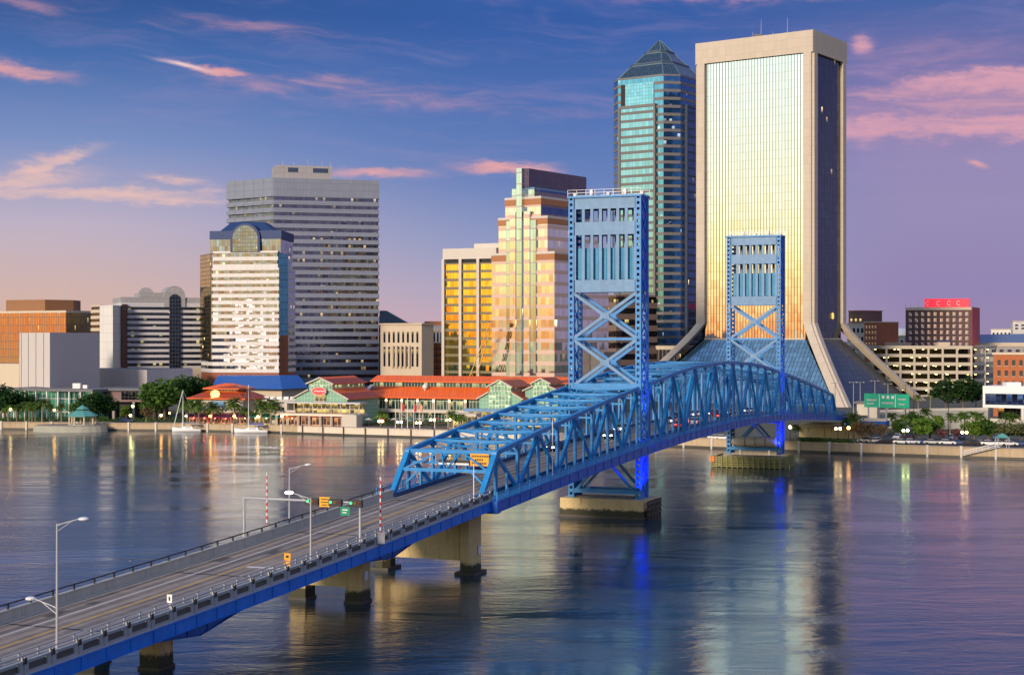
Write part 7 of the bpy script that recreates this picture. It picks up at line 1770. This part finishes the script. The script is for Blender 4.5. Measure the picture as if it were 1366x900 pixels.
# retaining wall and undercroft beside the far truss end
b = thing('abutment_wall', 'warm-lit blank concrete abutment under the far end of the truss', 'abutment', (*pt(1075, 440), LAND))
m_ = MB(); a, e = pt(1066, 446), pt(1146, 438); m_.prism(rect4(a, e, 12), LAND, hz(566, 442)); m_.build('wall', M['conc_warm'], b)
m_ = MB(); slab_on(m_, a, e, hz(571, 442), hz(566.2, 442), .3, .5); m_.build('cap_beam', M['seawall'], b)
# green highway sign
Zs = 455; b = thing('highway_sign', 'wide bright green highway sign on posts before the flared tower', 'highway sign', (px(1183, Zs), Zs, LAND))
m_ = MB(); a, e = pt(1153, Zs + 4), pt(1213, Zs - 4); slab_on(m_, a, e, hz(543.5, Zs), hz(525, Zs), .1, .1); pn = m_.build('panel', surf('highway_green', (.005, .40, .22), .4, var=.05), b)
m_ = MB()
for s in (.335, .69): slab_on(m_, lerp2(a, e, s), lerp2(a, e, s + .012), hz(543, Zs), hz(525.5, Zs), .13, .0)
m_.build('panel_divider', M['white'], pn)
m_ = MB()
for s in (.40, .505, .61): slab_on(m_, lerp2(a, e, s), lerp2(a, e, s + .055), hz(531.5, Zs), hz(527.5, Zs), .14, .0)
m_.build('route_shield', M['white'], pn)
m_ = MB()
for s0, s1, y0, y1 in ((.06, .28, 535, 532.5), (.06, .22, 539.5, 537.5), (.39, .65, 538.5, 536), (.75, .93, 533, 531), (.77, .90, 539.5, 537.5)): slab_on(m_, lerp2(a, e, s0), lerp2(a, e, s1), hz(y0, Zs), hz(y1, Zs), .14, .0)
m_.build("sign_legend", M["white"], pn)
m_.build('sign_legend', M['white'], pn)
for s in (.1, .5, .9): c_ = lerp2(a, e, s); k_ = MB(); k_.tube((c_[0], c_[1] + .4, LAND), (c_[0], c_[1] + .4, hz(526, Zs)), .25, n=6); k_.build('post', M['galv'], b)
b = thing('low_white_hut', 'low white flat-roofed hut under the green highway sign', 'hut', (*pt(1160, 476), LAND))
m_ = MB(); a, e = pt(1143, 492), pt(1170, 490); m_.prism(rect4(a, e, 8), LAND, hz(538, 490)); m_.build('wall', M['trim'], b)
m_ = MB(); m_.prism(inset(rect4(a, e, 8), -.8), hz(538, 490), hz(536, 490)); m_.build('roof', M['roof_grey'], b)
# gangway and green canopy on the quay
X, Z, z = ground(1337, 600); b = thing('quay_canopy', 'small green canopy on the quay at the top of the boat gangway', 'canopy', (X, Z, LAND))
m_ = MB(); m_.loft([[(X - 1.6, Z - 1.2, LAND + 3.0), (X + 1.6, Z - 1.2, LAND + 3.0), (X + 1.6, Z + 1.2, LAND + 3.0), (X - 1.6, Z + 1.2, LAND + 3.0)], [(X - .2, Z - .1, LAND + 4.1), (X + .2, Z - .1, LAND + 4.1), (X + .2, Z + .1, LAND + 4.1), (X - .2, Z + .1, LAND + 4.1)]]); m_.build('roof', M['verdigris'], b)
for sx in (-1.4, 1.4):
    for sy in (-1, 1): m_ = MB(); m_.tube((X + sx, Z + sy, LAND), (X + sx, Z + sy, LAND + 3.0), .08, n=5); m_.build('post', M['galv'], b)
b = thing('gangway', 'white railed gangway sloping down the seawall to the water', 'gangway', (X - 9, Z - 4, 0))
m_ = MB(); g0, g1 = Vector((X - 1.5, sh(X - 1.5) - .9, LAND + 1.0)), Vector((X - 9.5, sh(X - 9.5) - .9, .7)); m_.beam(g0, g1, 1.0, .15); m_.build('walkway', M['galv'], b)
m_ = MB()
for zz in (.5, 1.0):
    for s in (-.5, .5): m_.beam(g0 + Vector((0, s, zz)), g1 + Vector((0, s, zz)), .07, .08)
for k in range(7): c_ = g0.lerp(g1, k / 6); m_.beam(c_ + Vector((0, -.5, 0)), c_ + Vector((0, -.5, 1)), .07, .07)
m_.build('handrail', M['white'], b)
